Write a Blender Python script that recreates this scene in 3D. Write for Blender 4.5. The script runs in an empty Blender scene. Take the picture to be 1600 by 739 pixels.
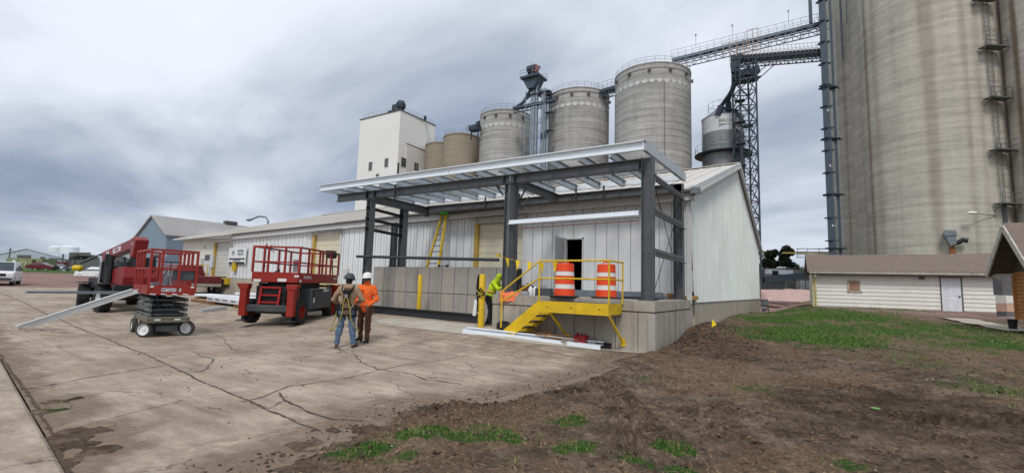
import bpy, bmesh, math, random
import numpy as np
from mathutils import Vector, Matrix
random.seed(7); RNG = np.random.default_rng(11)
SC = bpy.context.scene; COL = SC.collection
rad = math.radians

# ------------------------------------------------------------ camera, sky, sun, exposure
FPX, PITCH, ROLL, YAW, EYE = 736.0, rad(6.04), rad(1.71), rad(32.6), 1.64
CAM = Vector((3.51, -12.47, EYE))
cd = bpy.data.cameras.new('camera'); cam = bpy.data.objects.new('camera', cd); COL.objects.link(cam)
cd.sensor_width = 36.0; cd.lens = 36.0*FPX/1600.0; cd.clip_start = 0.1; cd.clip_end = 3000
cam.matrix_world = Matrix.Translation(CAM) @ Matrix.Rotation(YAW, 4, 'Z') @ Matrix.Rotation(math.pi/2+PITCH, 4, 'X') @ Matrix.Rotation(ROLL, 4, 'Z')
SC.camera = cam

SUN_EL, SUN_AZ = rad(52), rad(158)
w = bpy.data.worlds.new('World'); SC.world = w; w.use_nodes = True
nt = w.node_tree; nt.nodes.clear()
def N(nt, t, **k):
    n = nt.nodes.new(t)
    for a, b in k.items(): setattr(n, a, b)
    return n
def L(nt, a, b): nt.links.new(a, b)
wo = N(nt, 'ShaderNodeOutputWorld'); bg = N(nt, 'ShaderNodeBackground'); bg.inputs[1].default_value = 0.1
sky = N(nt, 'ShaderNodeTexSky'); sky.sky_type = 'NISHITA'; sky.sun_disc = False; sky.sun_elevation = SUN_EL; sky.sun_rotation = SUN_AZ
tc = N(nt, 'ShaderNodeTexCoord'); sep = N(nt, 'ShaderNodeSeparateXYZ'); L(nt, tc.outputs['Generated'], sep.inputs[0])
def M(nt, op, a, b=None, c=None, clamp=False):
    n = N(nt, 'ShaderNodeMath', operation=op); n.use_clamp = clamp
    for i, v in enumerate((a, b, c)):
        if v is None: continue
        if isinstance(v, (int, float)): n.inputs[i].default_value = v
        else: L(nt, v, n.inputs[i])
    return n.outputs[0]
# overcast layer: noise on a plane above the head, so that the bands run to the horizon
zz = M(nt, 'ADD', M(nt, 'MAXIMUM', sep.outputs[2], 0.0), 0.27)
px_ = M(nt, 'DIVIDE', sep.outputs[0], zz); py_ = M(nt, 'DIVIDE', sep.outputs[1], zz)
cmb = N(nt, 'ShaderNodeCombineXYZ'); L(nt, px_, cmb.inputs[0]); L(nt, py_, cmb.inputs[1])
mp = N(nt, 'ShaderNodeMapping'); L(nt, cmb.outputs[0], mp.inputs[0]); mp.inputs['Rotation'].default_value = (0, 0, rad(62)); mp.inputs['Scale'].default_value = (0.66, 0.86, 1); mp.inputs['Location'].default_value = (2.2, 0.35, 0)
n1 = N(nt, 'ShaderNodeTexNoise'); n1.inputs['Scale'].default_value = 1.0; n1.inputs['Detail'].default_value = 9; n1.inputs['Roughness'].default_value = 0.53; n1.inputs['Distortion'].default_value = 0.5
L(nt, mp.outputs[0], n1.inputs[0])
n2 = N(nt, 'ShaderNodeTexNoise'); n2.inputs['Scale'].default_value = 0.42; n2.inputs['Detail'].default_value = 3; L(nt, mp.outputs[0], n2.inputs[0])
cl = M(nt, 'ADD', M(nt, 'ADD', M(nt, 'MULTIPLY', n1.outputs[0], 0.95), M(nt, 'MULTIPLY', n2.outputs[0], 0.55)), -.14)
# heavier cloud low in the west, brighter overhead
west = M(nt, 'ADD', M(nt, 'MULTIPLY', sep.outputs[0], -0.80), M(nt, 'MULTIPLY', sep.outputs[1], 0.10))
low = M(nt, 'SUBTRACT', 0.42, sep.outputs[2])
cl = M(nt, 'SUBTRACT', cl, M(nt, 'MULTIPLY', M(nt, 'MAXIMUM', low, -0.1), M(nt, 'ADD', 0.16, M(nt, 'MULTIPLY', M(nt, 'MAXIMUM', west, 0.0), 0.34))))
ramp = N(nt, 'ShaderNodeValToRGB'); L(nt, cl, ramp.inputs[0])
def s2l(c): return tuple((x/12.92 if x <= .04045 else ((x+.055)/1.055)**2.4) for x in [v/255 for v in c])
el = ramp.color_ramp.elements
while len(el) > 1: el.remove(el[-1])
def stop(p, c, k=10.0):
    e = ramp.color_ramp.elements.new(p); r = s2l(c); e.color = (r[0]*k/10, r[1]*k/10, r[2]*k/10, 1)
el[0].position = 0.0; r_ = s2l((132, 146, 168)); el[0].color = (*r_, 1)
stop(.36, (130, 144, 168)); stop(.43, (148, 160, 181)); stop(.495, (171, 181, 197)); stop(.55, (192, 200, 213)); stop(.61, (210, 217, 229)); stop(.70, (226, 232, 242)); stop(1.0, (240, 243, 247))
mul = N(nt, 'ShaderNodeVectorMath', operation='SCALE'); L(nt, ramp.outputs[0], mul.inputs[0]); mul.inputs['Scale'].default_value = 10.0
mix = N(nt, 'ShaderNodeMix', data_type='RGBA'); mix.inputs[0].default_value = 0.96
L(nt, sky.outputs[0], mix.inputs[6]); L(nt, mul.outputs[0], mix.inputs[7]); L(nt, mix.outputs[2], bg.inputs[0]); L(nt, bg.outputs[0], wo.inputs[0])
sd = bpy.data.lights.new('sun', 'SUN'); sd.energy = 1.5; sd.angle = rad(12); sd.color = (1, .97, .93)
so = bpy.data.objects.new('sun', sd); COL.objects.link(so)
sdir = Vector((math.sin(SUN_AZ)*math.cos(SUN_EL), math.cos(SUN_AZ)*math.cos(SUN_EL), math.sin(SUN_EL)))
so.rotation_euler = (-sdir).to_track_quat('-Z', 'Y').to_euler()
SC.view_settings.view_transform = 'Standard'; SC.view_settings.look = 'None'; SC.view_settings.gamma = 1; SC.view_settings.exposure = 0.18
SC.render.engine = 'CYCLES'; SC.cycles.max_bounces = 5; SC.cycles.diffuse_bounces = 3; SC.cycles.glossy_bounces = 2
try: SC.cycles.use_denoising = True
except Exception: pass

# ------------------------------------------------------------ surveying: rays of the photograph's camera into the place
def cray(u, v):
    x = (u-800)/FPX; z = -(v-369.5)/FPX; c, s = math.cos(ROLL), math.sin(ROLL)
    xr = x*c-z*s; zu = x*s+z*c; cp, sp = math.cos(PITCH), math.sin(PITCH)
    return Vector((xr, cp-zu*sp, sp+zu*cp))
def c2w(x, y, z): # camera-levelled frame (right, ahead, height) to world
    c, s = math.cos(YAW), math.sin(YAW); return Vector((CAM.x+x*c-y*s, CAM.y+x*s+y*c, z))
def ray(u, v):
    d = cray(u, v); c, s = math.cos(YAW), math.sin(YAW); return Vector((d.x*c-d.y*s, d.x*s+d.y*c, d.z))
def GZ(u, v, z=0.0): d = ray(u, v); return CAM+d*((z-EYE)/d.z)
def PX(u, v, x): d = ray(u, v); return CAM+d*((x-CAM.x)/d.x)
def PY(u, v, y): d = ray(u, v); return CAM+d*((y-CAM.y)/d.y)
def D(u, v, dist): d = ray(u, v); return CAM+d*(dist/cray(u, v).y)
def sst(a, b, x):
    t = np.clip((np.asarray(x, float)-a)/(b-a), 0, 1); return t*t*(3-2*t)
def yard_z(x, y): # height of the slab: flat near the camera, rising to the dock and to the far left
    x = np.asarray(x, float); y = np.asarray(y, float)
    near = .36*sst(0.2, 5.0, -x)*sst(-5.5, 0.8, y)*(1-sst(18, 40, -x))
    far = np.interp(-x, [14, 25, 50, 88, 4000], [0, .33, .62, 1.95, 2.1])
    return near+far
def G(u, v):
    z = 0.0; p = None
    for _ in range(60):
        p = GZ(u, v, z) if cray(u, v).z < 0 else None
        if p is None: return D(u, v, 80)
        z = .5*z+.5*min(1.5, float(yard_z(p.x, p.y)))
    p.z = float(yard_z(p.x, p.y)); return p

# ------------------------------------------------------------ objects, labels
def tagp(o, label=None, cat=None, group=None, kind=None):
    if label: o['label'] = label
    if cat: o['category'] = cat
    if group: o['group'] = group
    if kind: o['kind'] = kind
    return o
def thing(name, label, cat, loc=(0, 0, 0), rotz=0.0, group=None):
    o = bpy.data.objects.new(name, None); COL.objects.link(o); o.location = loc; o.rotation_euler = (0, 0, rotz); o.empty_display_size = .2
    return tagp(o, label, cat, group)
def copy_tree(o, loc, rotz=None, label=None, scale=None):
    c = o.copy(); COL.objects.link(c); c.location = loc
    if rotz is not None: c.rotation_euler = (0, 0, rotz)
    if scale: c.scale = scale
    if label: c['label'] = label
    for ch in list(o.children):
        k = ch.copy(); COL.objects.link(k); k.parent = c
        for g in list(ch.children):
            q = g.copy(); COL.objects.link(q); q.parent = k
    return c

def wmat(o):
    m = Matrix.Translation(o.location) @ o.rotation_euler.to_matrix().to_4x4()
    return wmat(o.parent) @ m if o.parent else m
# ------------------------------------------------------------ mesh builder
def frame(d, up=(0, 0, 1)):
    d = Vector(d).normalized(); up = Vector(up)
    if abs(d.dot(up)) > .995: up = Vector((0, 1, 0)) if abs(d.y) < .9 else Vector((1, 0, 0))
    s = d.cross(up).normalized(); u = s.cross(d).normalized(); return d, s, u
class MB:
    def __init__(self): self.v = []; self.f = []; self.m = []
    def add(self, vs, fs, m=0):
        b = len(self.v); self.v += [tuple(p) for p in vs]
        self.f += [tuple(i+b for i in f) for f in fs]; self.m += [m]*len(fs); return self
    def hexa(self, p, m=0): # 8 points: bottom ring then top ring
        return self.add(p, [(3, 2, 1, 0), (4, 5, 6, 7), (0, 1, 5, 4), (1, 2, 6, 5), (2, 3, 7, 6), (3, 0, 4, 7)], m)
    def box(self, c, s, rz=0.0, m=0, R=None):
        c = Vector(c); h = [x/2 for x in s]; R = R or Matrix.Rotation(rz, 3, 'Z')
        p = [c+R@Vector((sx*h[0], sy*h[1], sz*h[2])) for sz in (-1, 1) for sx, sy in ((-1, -1), (1, -1), (1, 1), (-1, 1))]
        return self.hexa(p, m)
    def bx(self, x0, x1, y0, y1, z0, z1, m=0): return self.box(((x0+x1)/2, (y0+y1)/2, (z0+z1)/2), (abs(x1-x0), abs(y1-y0), abs(z1-z0)), 0, m)
    def bar(self, p, q, w, h, up=(0, 0, 1), m=0, off=(0, 0)): # w sideways, h along up
        p, q = Vector(p), Vector(q); d, s, u = frame(q-p, up); o = s*off[0]+u*off[1]
        pts = []
        for c in (p+o, q+o):
            pts += [c-s*w/2-u*h/2, c+s*w/2-u*h/2, c+s*w/2+u*h/2, c-s*w/2+u*h/2]
        return self.hexa(pts, m)
    def ibeam(self, p, q, depth, width, up=(0, 0, 1), t=.014, m=0):
        self.bar(p, q, t*.8, depth-2*t-.001, up, m)
        self.bar(p, q, width, t, up, m, (0, depth/2-t/2)); return self.bar(p, q, width, t, up, m, (0, -depth/2+t/2))
    def cee(self, p, q, depth, width, up=(0, 0, 1), side=1, t=.006, m=0, zed=False):
        self.bar(p, q, t, depth-2*t, up, m)
        s2 = -side if zed else side
        self.bar(p, q, width, t, up, m, (side*width/2, depth/2-t/2)); self.bar(p, q, width, t, up, m, (s2*width/2, -depth/2+t/2))
        self.bar(p, q, t, .02, up, m, (side*(width-t/2), depth/2-t-.0105)); return self.bar(p, q, t, .02, up, m, (s2*(width-t/2), -depth/2+t+.0105))
    def tube(self, pts, r, n=8, m=0, cap=True):
        pts = [Vector(p) for p in pts]; k = len(pts); rr = r if isinstance(r, (list, tuple)) else [r]*k
        vs = []; up = None
        for i, p in enumerate(pts):
            a = pts[max(i-1, 0)]; b = pts[min(i+1, k-1)]; d, s, u = frame(b-a)
            if up is not None:
                s = d.cross(up); s = s.normalized() if s.length > 1e-6 else frame(d)[1]; u = s.cross(d)
            up = u
            vs += [p+(s*math.cos(2*math.pi*j/n)+u*math.sin(2*math.pi*j/n))*rr[i] for j in range(n)]
        fs = [(i*n+j, i*n+(j+1) % n, (i+1)*n+(j+1) % n, (i+1)*n+j) for i in range(k-1) for j in range(n)]
        if cap: fs += [tuple(range(n))[::-1], tuple(range((k-1)*n, k*n))]
        return self.add(vs, fs, m)
    def cyl(self, p, q, r, n=16, m=0): return self.tube([p, q], r, n, m)
    def lathe(self, prof, c=(0, 0, 0), axis=(0, 0, 1), n=24, m=0, a0=0.0, a1=2*math.pi): # prof: (radius, height)
        c = Vector(c); d, s, u = frame(axis); full = abs(a1-a0-2*math.pi) < 1e-6; nn = n if full else n+1
        vs = []
        for r, h in prof:
            for j in range(nn):
                a = a0+(a1-a0)*j/n; vs.append(c+d*h+(s*math.cos(a)+u*math.sin(a))*r)
        fs = []
        for i in range(len(prof)-1):
            for j in range(n):
                k = (j+1) % nn if full else j+1
                fs.append((i*nn+j, (i+1)*nn+j, (i+1)*nn+k, i*nn+k))
        return self.add(vs, fs, m)
    def prism(self, poly, o, ax, ay, ex, m=0): # polygon in the plane (ax, ay) at o, extruded by the vector ex
        o, ax, ay, ex = Vector(o), Vector(ax), Vector(ay), Vector(ex); n = len(poly)
        a = [o+ax*x+ay*y for x, y in poly]; b = [p+ex for p in a]
        return self.add(a+b, [tuple(range(n))[::-1], tuple(range(n, 2*n))]+[(i, (i+1) % n, n+(i+1) % n, n+i) for i in range(n)], m)
    def ball(self, c, r, m=0, n=10, k=7):
        r = (r, r, r) if isinstance(r, (int, float)) else r; vs = []; c = Vector(c)
        for i in range(k+1):
            t = math.pi*i/k
            for j in range(n):
                a = 2*math.pi*j/n; vs.append(c+Vector((r[0]*math.sin(t)*math.cos(a), r[1]*math.sin(t)*math.sin(a), r[2]*math.cos(t))))
        return self.add(vs, [(i*n+j, (i+1)*n+j, (i+1)*n+(j+1) % n, i*n+(j+1) % n) for i in range(k) for j in range(n)], m)
    def quad(self, a, b, c, d, m=0): return self.add([a, b, c, d], [(0, 1, 2, 3)], m)
    def build(self, name, mats, parent=None, world=False, smooth=None, bevel=0.0, label=None, fix=True):
        mats = mats if isinstance(mats, (list, tuple)) else [mats]
        me = bpy.data.meshes.new(name); vs = self.v
        if world and parent is not None:
            M_ = wmat(parent).inverted(); vs = [tuple(M_@Vector(p)) for p in vs]
        me.from_pydata(vs, [], self.f)
        for m in mats: me.materials.append(m)
        me.polygons.foreach_set('material_index', self.m)
        if fix:
            bm = bmesh.new(); bm.from_mesh(me); bmesh.ops.recalc_face_normals(bm, faces=bm.faces); bm.to_mesh(me); bm.free()
        if smooth:
            me.polygons.foreach_set('use_smooth', [True]*len(me.polygons))
            try: me.set_sharp_from_angle(angle=rad(smooth))
            except Exception: pass
        me.update(); o = bpy.data.objects.new(name, me); COL.objects.link(o)
        if parent is not None: o.parent = parent
        if bevel:
            b = o.modifiers.new('bevel', 'BEVEL'); b.width = bevel; b.segments = 1; b.limit_method = 'ANGLE'; b.angle_limit = rad(50)
        if label: o['label'] = label
        return o
def text(name, body, size, p, xdir, ydir, mat, parent, extrude=.004, align='CENTER', world=True, xs=1.0):
    cu = bpy.data.curves.new(name, 'FONT'); cu.body = body; cu.size = size; cu.extrude = extrude; cu.align_x = align; cu.align_y = 'CENTER'; cu.resolution_u = 2
    t = bpy.data.objects.new(name, cu); COL.objects.link(t)
    me = bpy.data.meshes.new_from_object(t.evaluated_get(bpy.context.evaluated_depsgraph_get())); bpy.data.objects.remove(t)
    me.name = name; me.materials.clear(); me.materials.append(mat)
    x = Vector(xdir).normalized(); y = Vector(ydir).normalized(); z = x.cross(y).normalized(); y = z.cross(x)
    R = Matrix((x*xs, y, z)).transposed().to_4x4(); T = Matrix.Translation(p) @ R
    if world and parent is not None: T = wmat(parent).inverted() @ T
    me.transform(T); o = bpy.data.objects.new(name, me); COL.objects.link(o)
    if parent is not None: o.parent = parent
    return o

# ------------------------------------------------------------ materials
def mat(name, c, rough=.7, metal=0.0, var=.12, sc=2.0, streak=0.0, streak_c=(60, 52, 44), sz=(1, 1, 1), bump=0.0, bsc=40.0, grime=0.0, grime_c=(70, 60, 50), gsc=1.3, spec=.4, emit=None, attr=None, attr_c=(80, 60, 45), fine=0.0):
    m = bpy.data.materials.new(name); m.use_nodes = True; nt = m.node_tree; b = nt.nodes['Principled BSDF']
    c0 = s2l(c); b.inputs['Roughness'].default_value = rough; b.inputs['Metallic'].default_value = metal; b.inputs['Specular IOR Level'].default_value = spec
    tc = N(nt, 'ShaderNodeTexCoord'); mp = N(nt, 'ShaderNodeMapping'); L(nt, tc.outputs['Object'], mp.inputs[0]); mp.inputs['Scale'].default_value = sz
    n = N(nt, 'ShaderNodeTexNoise'); n.inputs['Scale'].default_value = sc; n.inputs['Detail'].default_value = 6; n.inputs['Roughness'].default_value = .62; L(nt, mp.outputs[0], n.inputs[0])
    r = N(nt, 'ShaderNodeValToRGB'); L(nt, n.outputs[0], r.inputs[0]); e = r.color_ramp.elements
    e[0].position = .3; e[1].position = .7; e[0].color = tuple(x*(1-var) for x in c0)+(1,); e[1].color = tuple(min(1, x*(1+var)) for x in c0)+(1,)
    out = r.outputs[0]
    def over(out, fac, col):
        x = N(nt, 'ShaderNodeMix', data_type='RGBA'); L(nt, fac, x.inputs[0]); L(nt, out, x.inputs[6]); x.inputs[7].default_value = (*s2l(col), 1); return x.outputs[2]
    def mask(vec, scale, lo, hi, amt, det=5):
        q = N(nt, 'ShaderNodeTexNoise'); q.inputs['Scale'].default_value = scale; q.inputs['Detail'].default_value = det; q.inputs['Roughness'].default_value = .6; L(nt, vec, q.inputs[0])
        g = N(nt, 'ShaderNodeMapRange'); L(nt, q.outputs[0], g.inputs[0]); g.inputs[1].default_value = lo; g.inputs[2].default_value = hi; g.inputs[4].default_value = amt; return g.outputs[0]
    if streak:
        m2 = N(nt, 'ShaderNodeMapping'); L(nt, tc.outputs['Object'], m2.inputs[0]); m2.inputs['Scale'].default_value = (3.2, 3.2, .16)
        out = over(out, mask(m2.outputs[0], 1.5, .5, .78, streak), streak_c)
    if grime: out = over(out, mask(tc.outputs['Object'], gsc, .52, .72, grime, 8), grime_c)
    if fine: out = over(out, mask(tc.outputs['Object'], 55, .5, .75, fine, 4), tuple(x*.55 for x in c))
    if attr:
        a = N(nt, 'ShaderNodeAttribute'); a.attribute_name = attr; out = over(out, a.outputs['Fac'], attr_c)
    L(nt, out, b.inputs['Base Color'])
    if bump:
        q = N(nt, 'ShaderNodeTexNoise'); q.inputs['Scale'].default_value = bsc; q.inputs['Detail'].default_value = 5; L(nt, mp.outputs[0], q.inputs[0])
        bp = N(nt, 'ShaderNodeBump'); bp.inputs['Strength'].default_value = bump; bp.inputs['Distance'].default_value = .02; L(nt, q.outputs[0], bp.inputs['Height']); L(nt, bp.outputs[0], b.inputs['Normal'])
    if emit: b.inputs['Emission Color'].default_value = (*s2l(emit[0]), 1); b.inputs['Emission Strength'].default_value = emit[1]
    return m
K = dict(
 siding=mat('white_siding', (224, 226, 226), .55, 0, .05, .6, streak=.22, streak_c=(150, 150, 146), grime=.25, grime_c=(170, 168, 160), gsc=.5),
 siding2=mat('gable_siding', (222, 226, 222), .55, 0, .05, .5, streak=.28, streak_c=(158, 164, 160), grime=.3, grime_c=(178, 184, 178), gsc=.35),
 roofw=mat('pale_metal_roof', (205, 200, 192), .6, 0, .08, .35, grime=.3, grime_c=(170, 163, 152), gsc=.3),
 trimw=mat('white_trim', (205, 206, 205), .55, 0, .08, 2, streak=.2, streak_c=(130, 128, 122)),
 trimd=mat('dark_gutter', (92, 88, 84), .6, 0, .2, 3),
 cream=mat('cream_door_panel', (214, 207, 182), .6, 0, .06, 1.2, streak=.2, streak_c=(168, 160, 135)),
 ochre=mat('yellow_door_frame', (190, 160, 80), .6, 0, .12, 3, grime=.3, grime_c=(140, 120, 75)),
 conc=mat('cast_concrete', (168, 161, 149), .9, 0, .2, 1.7, streak=.65, streak_c=(98, 92, 82), grime=.35, grime_c=(112, 104, 92), gsc=.9, bump=.35, bsc=22, fine=.25),
 concl=mat('foundation_concrete', (178, 170, 154), .9, 0, .1, 1.2, streak=.35, streak_c=(130, 116, 94), grime=.35, grime_c=(140, 124, 100), bump=.3, bsc=20, fine=.2),
 joint=mat('dark_joint', (62, 58, 54), .95, 0, .2, 3),
 steel=mat('grey_primed_steel', (92, 95, 98), .5, .1, .12, 2.5, streak=.25, streak_c=(60, 63, 66), grime=.45, grime_c=(108, 108, 106)),
 steeld=mat('dark_grey_steel', (58, 61, 65), .5, .1, .12, 2.5),
 galv=mat('galvanised_steel', (196, 204, 210), .42, .55, .12, 3.5, grime=.25, grime_c=(160, 170, 178), gsc=5, spec=.5),
 galvd=mat('weathered_galvanised', (140, 150, 158), .5, .5, .15, 3),
 galvb=mat('bright_white_steel', (230, 237, 242), .4, .05, .05, 3),
 yel=mat('safety_yellow_paint', (222, 184, 26), .45, 0, .10, 4, grime=.5, grime_c=(158, 128, 52), gsc=5, streak=.3, streak_c=(150, 116, 50), fine=.12),
 yelw=mat('worn_yellow_paint', (205, 172, 40), .55, 0, .12, 6, grime=.5, grime_c=(140, 118, 50), gsc=5),
 black=mat('black_rubber', (38, 38, 39), .85, 0, .2, 6, grime=.5, grime_c=(86, 78, 68), gsc=4),
 blk=mat('black_metal', (30, 31, 33), .5, 0, .2, 4),
 dark=mat('dark_interior', (16, 16, 18), .9, 0, .1),
 char=mat('charcoal_paint', (70, 74, 78), .5, 0, .1, 3, grime=.35, grime_c=(104, 98, 88), gsc=3),
 red=mat('red_paint', (150, 42, 32), .48, 0, .16, 4, grime=.55, grime_c=(136, 58, 46), gsc=3),
 redd=mat('red_paint_deep', (168, 34, 34), .4, 0, .1, 2, grime=.25, grime_c=(120, 50, 44), gsc=2.5),
 maroon=mat('maroon_car_paint', (104, 22, 32), .25, .1, .06, 2, spec=.6),
 white=mat('white_paint', (226, 228, 228), .4, 0, .05, 2, grime=.15, grime_c=(180, 176, 168)),
 glass=mat('dark_glass', (44, 54, 58), .08, 0, .1, 1, spec=.9),
 chrome=mat('bare_metal', (190, 192, 194), .25, .9, .1, 5),
 wood=mat('lumber', (150, 112, 78), .85, 0, .2, 3, sz=(1, 1, 1), grime=.4, grime_c=(100, 74, 52), gsc=4, bump=.2),
 wood2=mat('broken_lath_wood', (166, 122, 84), .85, 0, .22, 5, grime=.35, grime_c=(96, 70, 50), gsc=6),
 orange=mat('traffic_orange', (232, 72, 24), .5, 0, .08, 4, grime=.2, grime_c=(170, 66, 36), gsc=5),
 refl=mat('white_reflective_band', (224, 220, 214), .35, 0, .05, 4, grime=.2, grime_c=(180, 170, 160), gsc=6),
 brick=mat('brown_boards', (176, 122, 74), .8, 0, .12, 3, streak=.3, streak_c=(96, 62, 38)),
 shing=mat('brown_shingles', (124, 110, 100), .95, 0, .3, 14, sz=(1, 1, 3), grime=.4, grime_c=(100, 84, 76), gsc=2.5, bump=.4, bsc=18),
 shedw=mat('cream_white_clapboard', (228, 227, 218), .6, 0, .05, 1.4, grime=.3, grime_c=(186, 180, 158), gsc=1.2, streak=.15, streak_c=(150, 142, 120)),
 wornw=mat('peeling_white_paint', (190, 184, 174), .8, 0, .12, 6, grime=.8, grime_c=(112, 100, 88), gsc=7),
 rust=mat('rusty_steel', (142, 92, 56), .85, 0, .25, 4),
 blueb=mat('blue_grey_siding', (128, 146, 160), .6, 0, .06, .5, streak=.3, streak_c=(100, 116, 130)),
 greyroof=mat('old_grey_roof', (160, 157, 154), .7, 0, .1, .25, grime=.6, grime_c=(196, 194, 190), gsc=.22),
 greyd=mat('dark_weathered_boards', (98, 98, 100), .8, 0, .12, 1),
 twhite=mat('white_stucco', (236, 233, 228), .8, 0, .04, .12, streak=.2, streak_c=(190, 186, 180)),
 olive=mat('olive_siding', (134, 138, 104), .7, 0, .1, 1),
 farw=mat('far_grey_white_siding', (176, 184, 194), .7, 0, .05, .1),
 tank=mat('white_tank', (228, 232, 234), .5, 0, .03, .1),
 skin=mat('skin', (112, 76, 58), .6, 0, .1, 20), skin2=mat('skin_light', (180, 134, 110), .6, 0, .1, 20),
 hoodie=mat('tan_canvas', (158, 132, 108), .95, 0, .14, 14, grime=.4, grime_c=(120, 98, 80), gsc=9, bump=.3, bsc=60),
 jeans=mat('blue_denim', (88, 108, 134), .95, 0, .2, 12, grime=.5, grime_c=(128, 146, 168), gsc=6, bump=.3, bsc=60),
 brown=mat('brown_work_trousers', (86, 60, 44), .95, 0, .18, 12, grime=.4, grime_c=(110, 82, 62), gsc=8, bump=.3, bsc=60),
 hiori=mat('hi_vis_orange_cloth', (240, 108, 42), .85, 0, .14, 14, grime=.35, grime_c=(196, 84, 40), gsc=8, bump=.25, bsc=30),
 hivis=mat('hi_vis_lime_cloth', (196, 226, 40), .85, 0, .08, 12),
 blackc=mat('black_cloth', (34, 34, 38), .95, 0, .2, 12), boot=mat('brown_leather', (96, 70, 54), .8, 0, .2, 20),
 hat=mat('white_hard_hat', (236, 236, 234), .35), hatg=mat('dark_grey_hard_hat', (66, 70, 76), .6), glove=mat('black_gloves', (40, 38, 38), .9),
 strapy=mat('yellow_webbing', (150, 138, 56), .85, 0, .4, 60, grime=.6, grime_c=(84, 78, 40), gsc=40), strapb=mat('black_webbing', (28, 28, 30), .9),
 flag=mat('yellow_pennant', (240, 206, 20), .7, 0, .06, 5), red2=mat('red_plastic', (140, 26, 30), .5), green=mat('green_plastic', (72, 176, 70), .5),
 wrap=mat('white_plastic_wrap', (222, 224, 228), .35, 0, .08, 4, bump=.5, bsc=9), ink=mat('dark_print', (34, 36, 44), .6), inkb=mat('blue_grey_print', (84, 90, 112), .6),
 stainm=mat('hood_sheet_metal', (126, 134, 138), .45, .6, .2, 5, grime=.5, grime_c=(90, 84, 76), gsc=6),
 leg=mat('slate_blue_steel', (70, 82, 94), .55, .1, .1, .6), legd=mat('dark_conveyor_steel', (56, 64, 74), .6, .1, .15, 1),
 binw=mat('bin_white_band', (206, 208, 210), .5), bing=mat('perforated_bin_steel', (132, 134, 136), .5, .3, .2, .6, streak=.4, streak_c=(76, 78, 84)),
 lamp=mat('lamp_lens', (236, 236, 230), .3),
)
def silo_mat(name, c, ringvar, stain=(96, 72, 50)): # each silo's own pattern comes from where it stands
    m = bpy.data.materials.new(name); m.use_nodes = True; nt = m.node_tree; b = nt.nodes['Principled BSDF']; b.inputs['Roughness'].default_value = .92; b.inputs['Specular IOR Level'].default_value = .2
    tc = N(nt, 'ShaderNodeTexCoord'); oi = N(nt, 'ShaderNodeObjectInfo'); va = N(nt, 'ShaderNodeVectorMath', operation='MULTIPLY_ADD'); L(nt, oi.outputs['Location'], va.inputs[0]); va.inputs[1].default_value = (1.7, 1.7, 0); L(nt, tc.outputs['Object'], va.inputs[2])
    sx3 = N(nt, 'ShaderNodeSeparateXYZ'); L(nt, oi.outputs['Location'], sx3.inputs[0]); cx3 = N(nt, 'ShaderNodeCombineXYZ'); L(nt, sx3.outputs[0], cx3.inputs[2]); vb = N(nt, 'ShaderNodeVectorMath', operation='ADD'); L(nt, va.outputs[0], vb.inputs[0]); L(nt, cx3.outputs[0], vb.inputs[1])
    def nz(sz, sc, det=6, ro=.6):
        mp = N(nt, 'ShaderNodeMapping'); L(nt, vb.outputs[0], mp.inputs[0]); mp.inputs['Scale'].default_value = sz
        n = N(nt, 'ShaderNodeTexNoise'); n.inputs['Scale'].default_value = sc; n.inputs['Detail'].default_value = det; n.inputs['Roughness'].default_value = ro; L(nt, mp.outputs[0], n.inputs[0]); return n.outputs[0]
    a = nz((.10, .10, 1.5), 1.0, 8, .65); c2 = nz((1, 1, 1), .16, 5); d = nz((1.2, 1.2, .05), 1.0, 5); f = nz((1, 1, 2.5), 1.2, 6, .7)
    v = M(nt, 'ADD', M(nt, 'MULTIPLY', M(nt, 'SUBTRACT', a, .5), ringvar*3.4), M(nt, 'MULTIPLY', M(nt, 'SUBTRACT', c2, .5), ringvar*1.6))
    v = M(nt, 'ADD', v, M(nt, 'MULTIPLY', M(nt, 'SUBTRACT', d, .5), ringvar*1.2)); v = M(nt, 'ADD', v, M(nt, 'MULTIPLY', M(nt, 'SUBTRACT', f, .5), ringvar*1.6))
    v = M(nt, 'ADD', v, 1.0)
    sc = N(nt, 'ShaderNodeVectorMath', operation='SCALE'); sc.inputs[0].default_value = s2l(c); L(nt, v, sc.inputs['Scale'])
    at = N(nt, 'ShaderNodeAttribute'); at.attribute_name = 'stain'
    x = N(nt, 'ShaderNodeMix', data_type='RGBA'); L(nt, at.outputs['Fac'], x.inputs[0]); L(nt, sc.outputs[0], x.inputs[6]); x.inputs[7].default_value = (*s2l(stain), 1)
    L(nt, x.outputs[2], b.inputs['Base Color']); return m
# ------------------------------------------------------------ ground
_T = RNG.random((512, 512))
def vnoise(x, y, s=1.0, o=0):
    x = np.asarray(x, float)*s+o*37.7+1000; y = np.asarray(y, float)*s+o*91.3+1000
    xi = np.floor(x).astype(int); yi = np.floor(y).astype(int); fx = x-xi; fy = y-yi; fx = fx*fx*(3-2*fx); fy = fy*fy*(3-2*fy)
    g = lambda a, b: _T[a % 512, b % 512]
    return (g(xi, yi)*(1-fx)+g(xi+1, yi)*fx)*(1-fy)+(g(xi, yi+1)*(1-fx)+g(xi+1, yi+1)*fx)*fy
def fbm(x, y, s=1.0, oct=4, o=0, ro=.5):
    t = 0; a = 1; n = 0
    for k in range(oct): t = t+a*vnoise(x, y, s*2**k, o+k); n += a; a *= ro
    return t/n
EY = [-60, -14, -9.95, -9.24, -8.53, -8.22, -7.53, -6.98, -6.75, -5.95, -5.39, -4.72, -3.44, -2.64, -2.16, -.39, .05, .3, 400]
EX = [-.2, -.5, -.70, -.9, -1.03, -1.09, -1.14, -.9, -.55, -.57, -.2, -.39, -.21, -.19, -.74, -.62, -.15, -.25, -.25]
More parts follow.
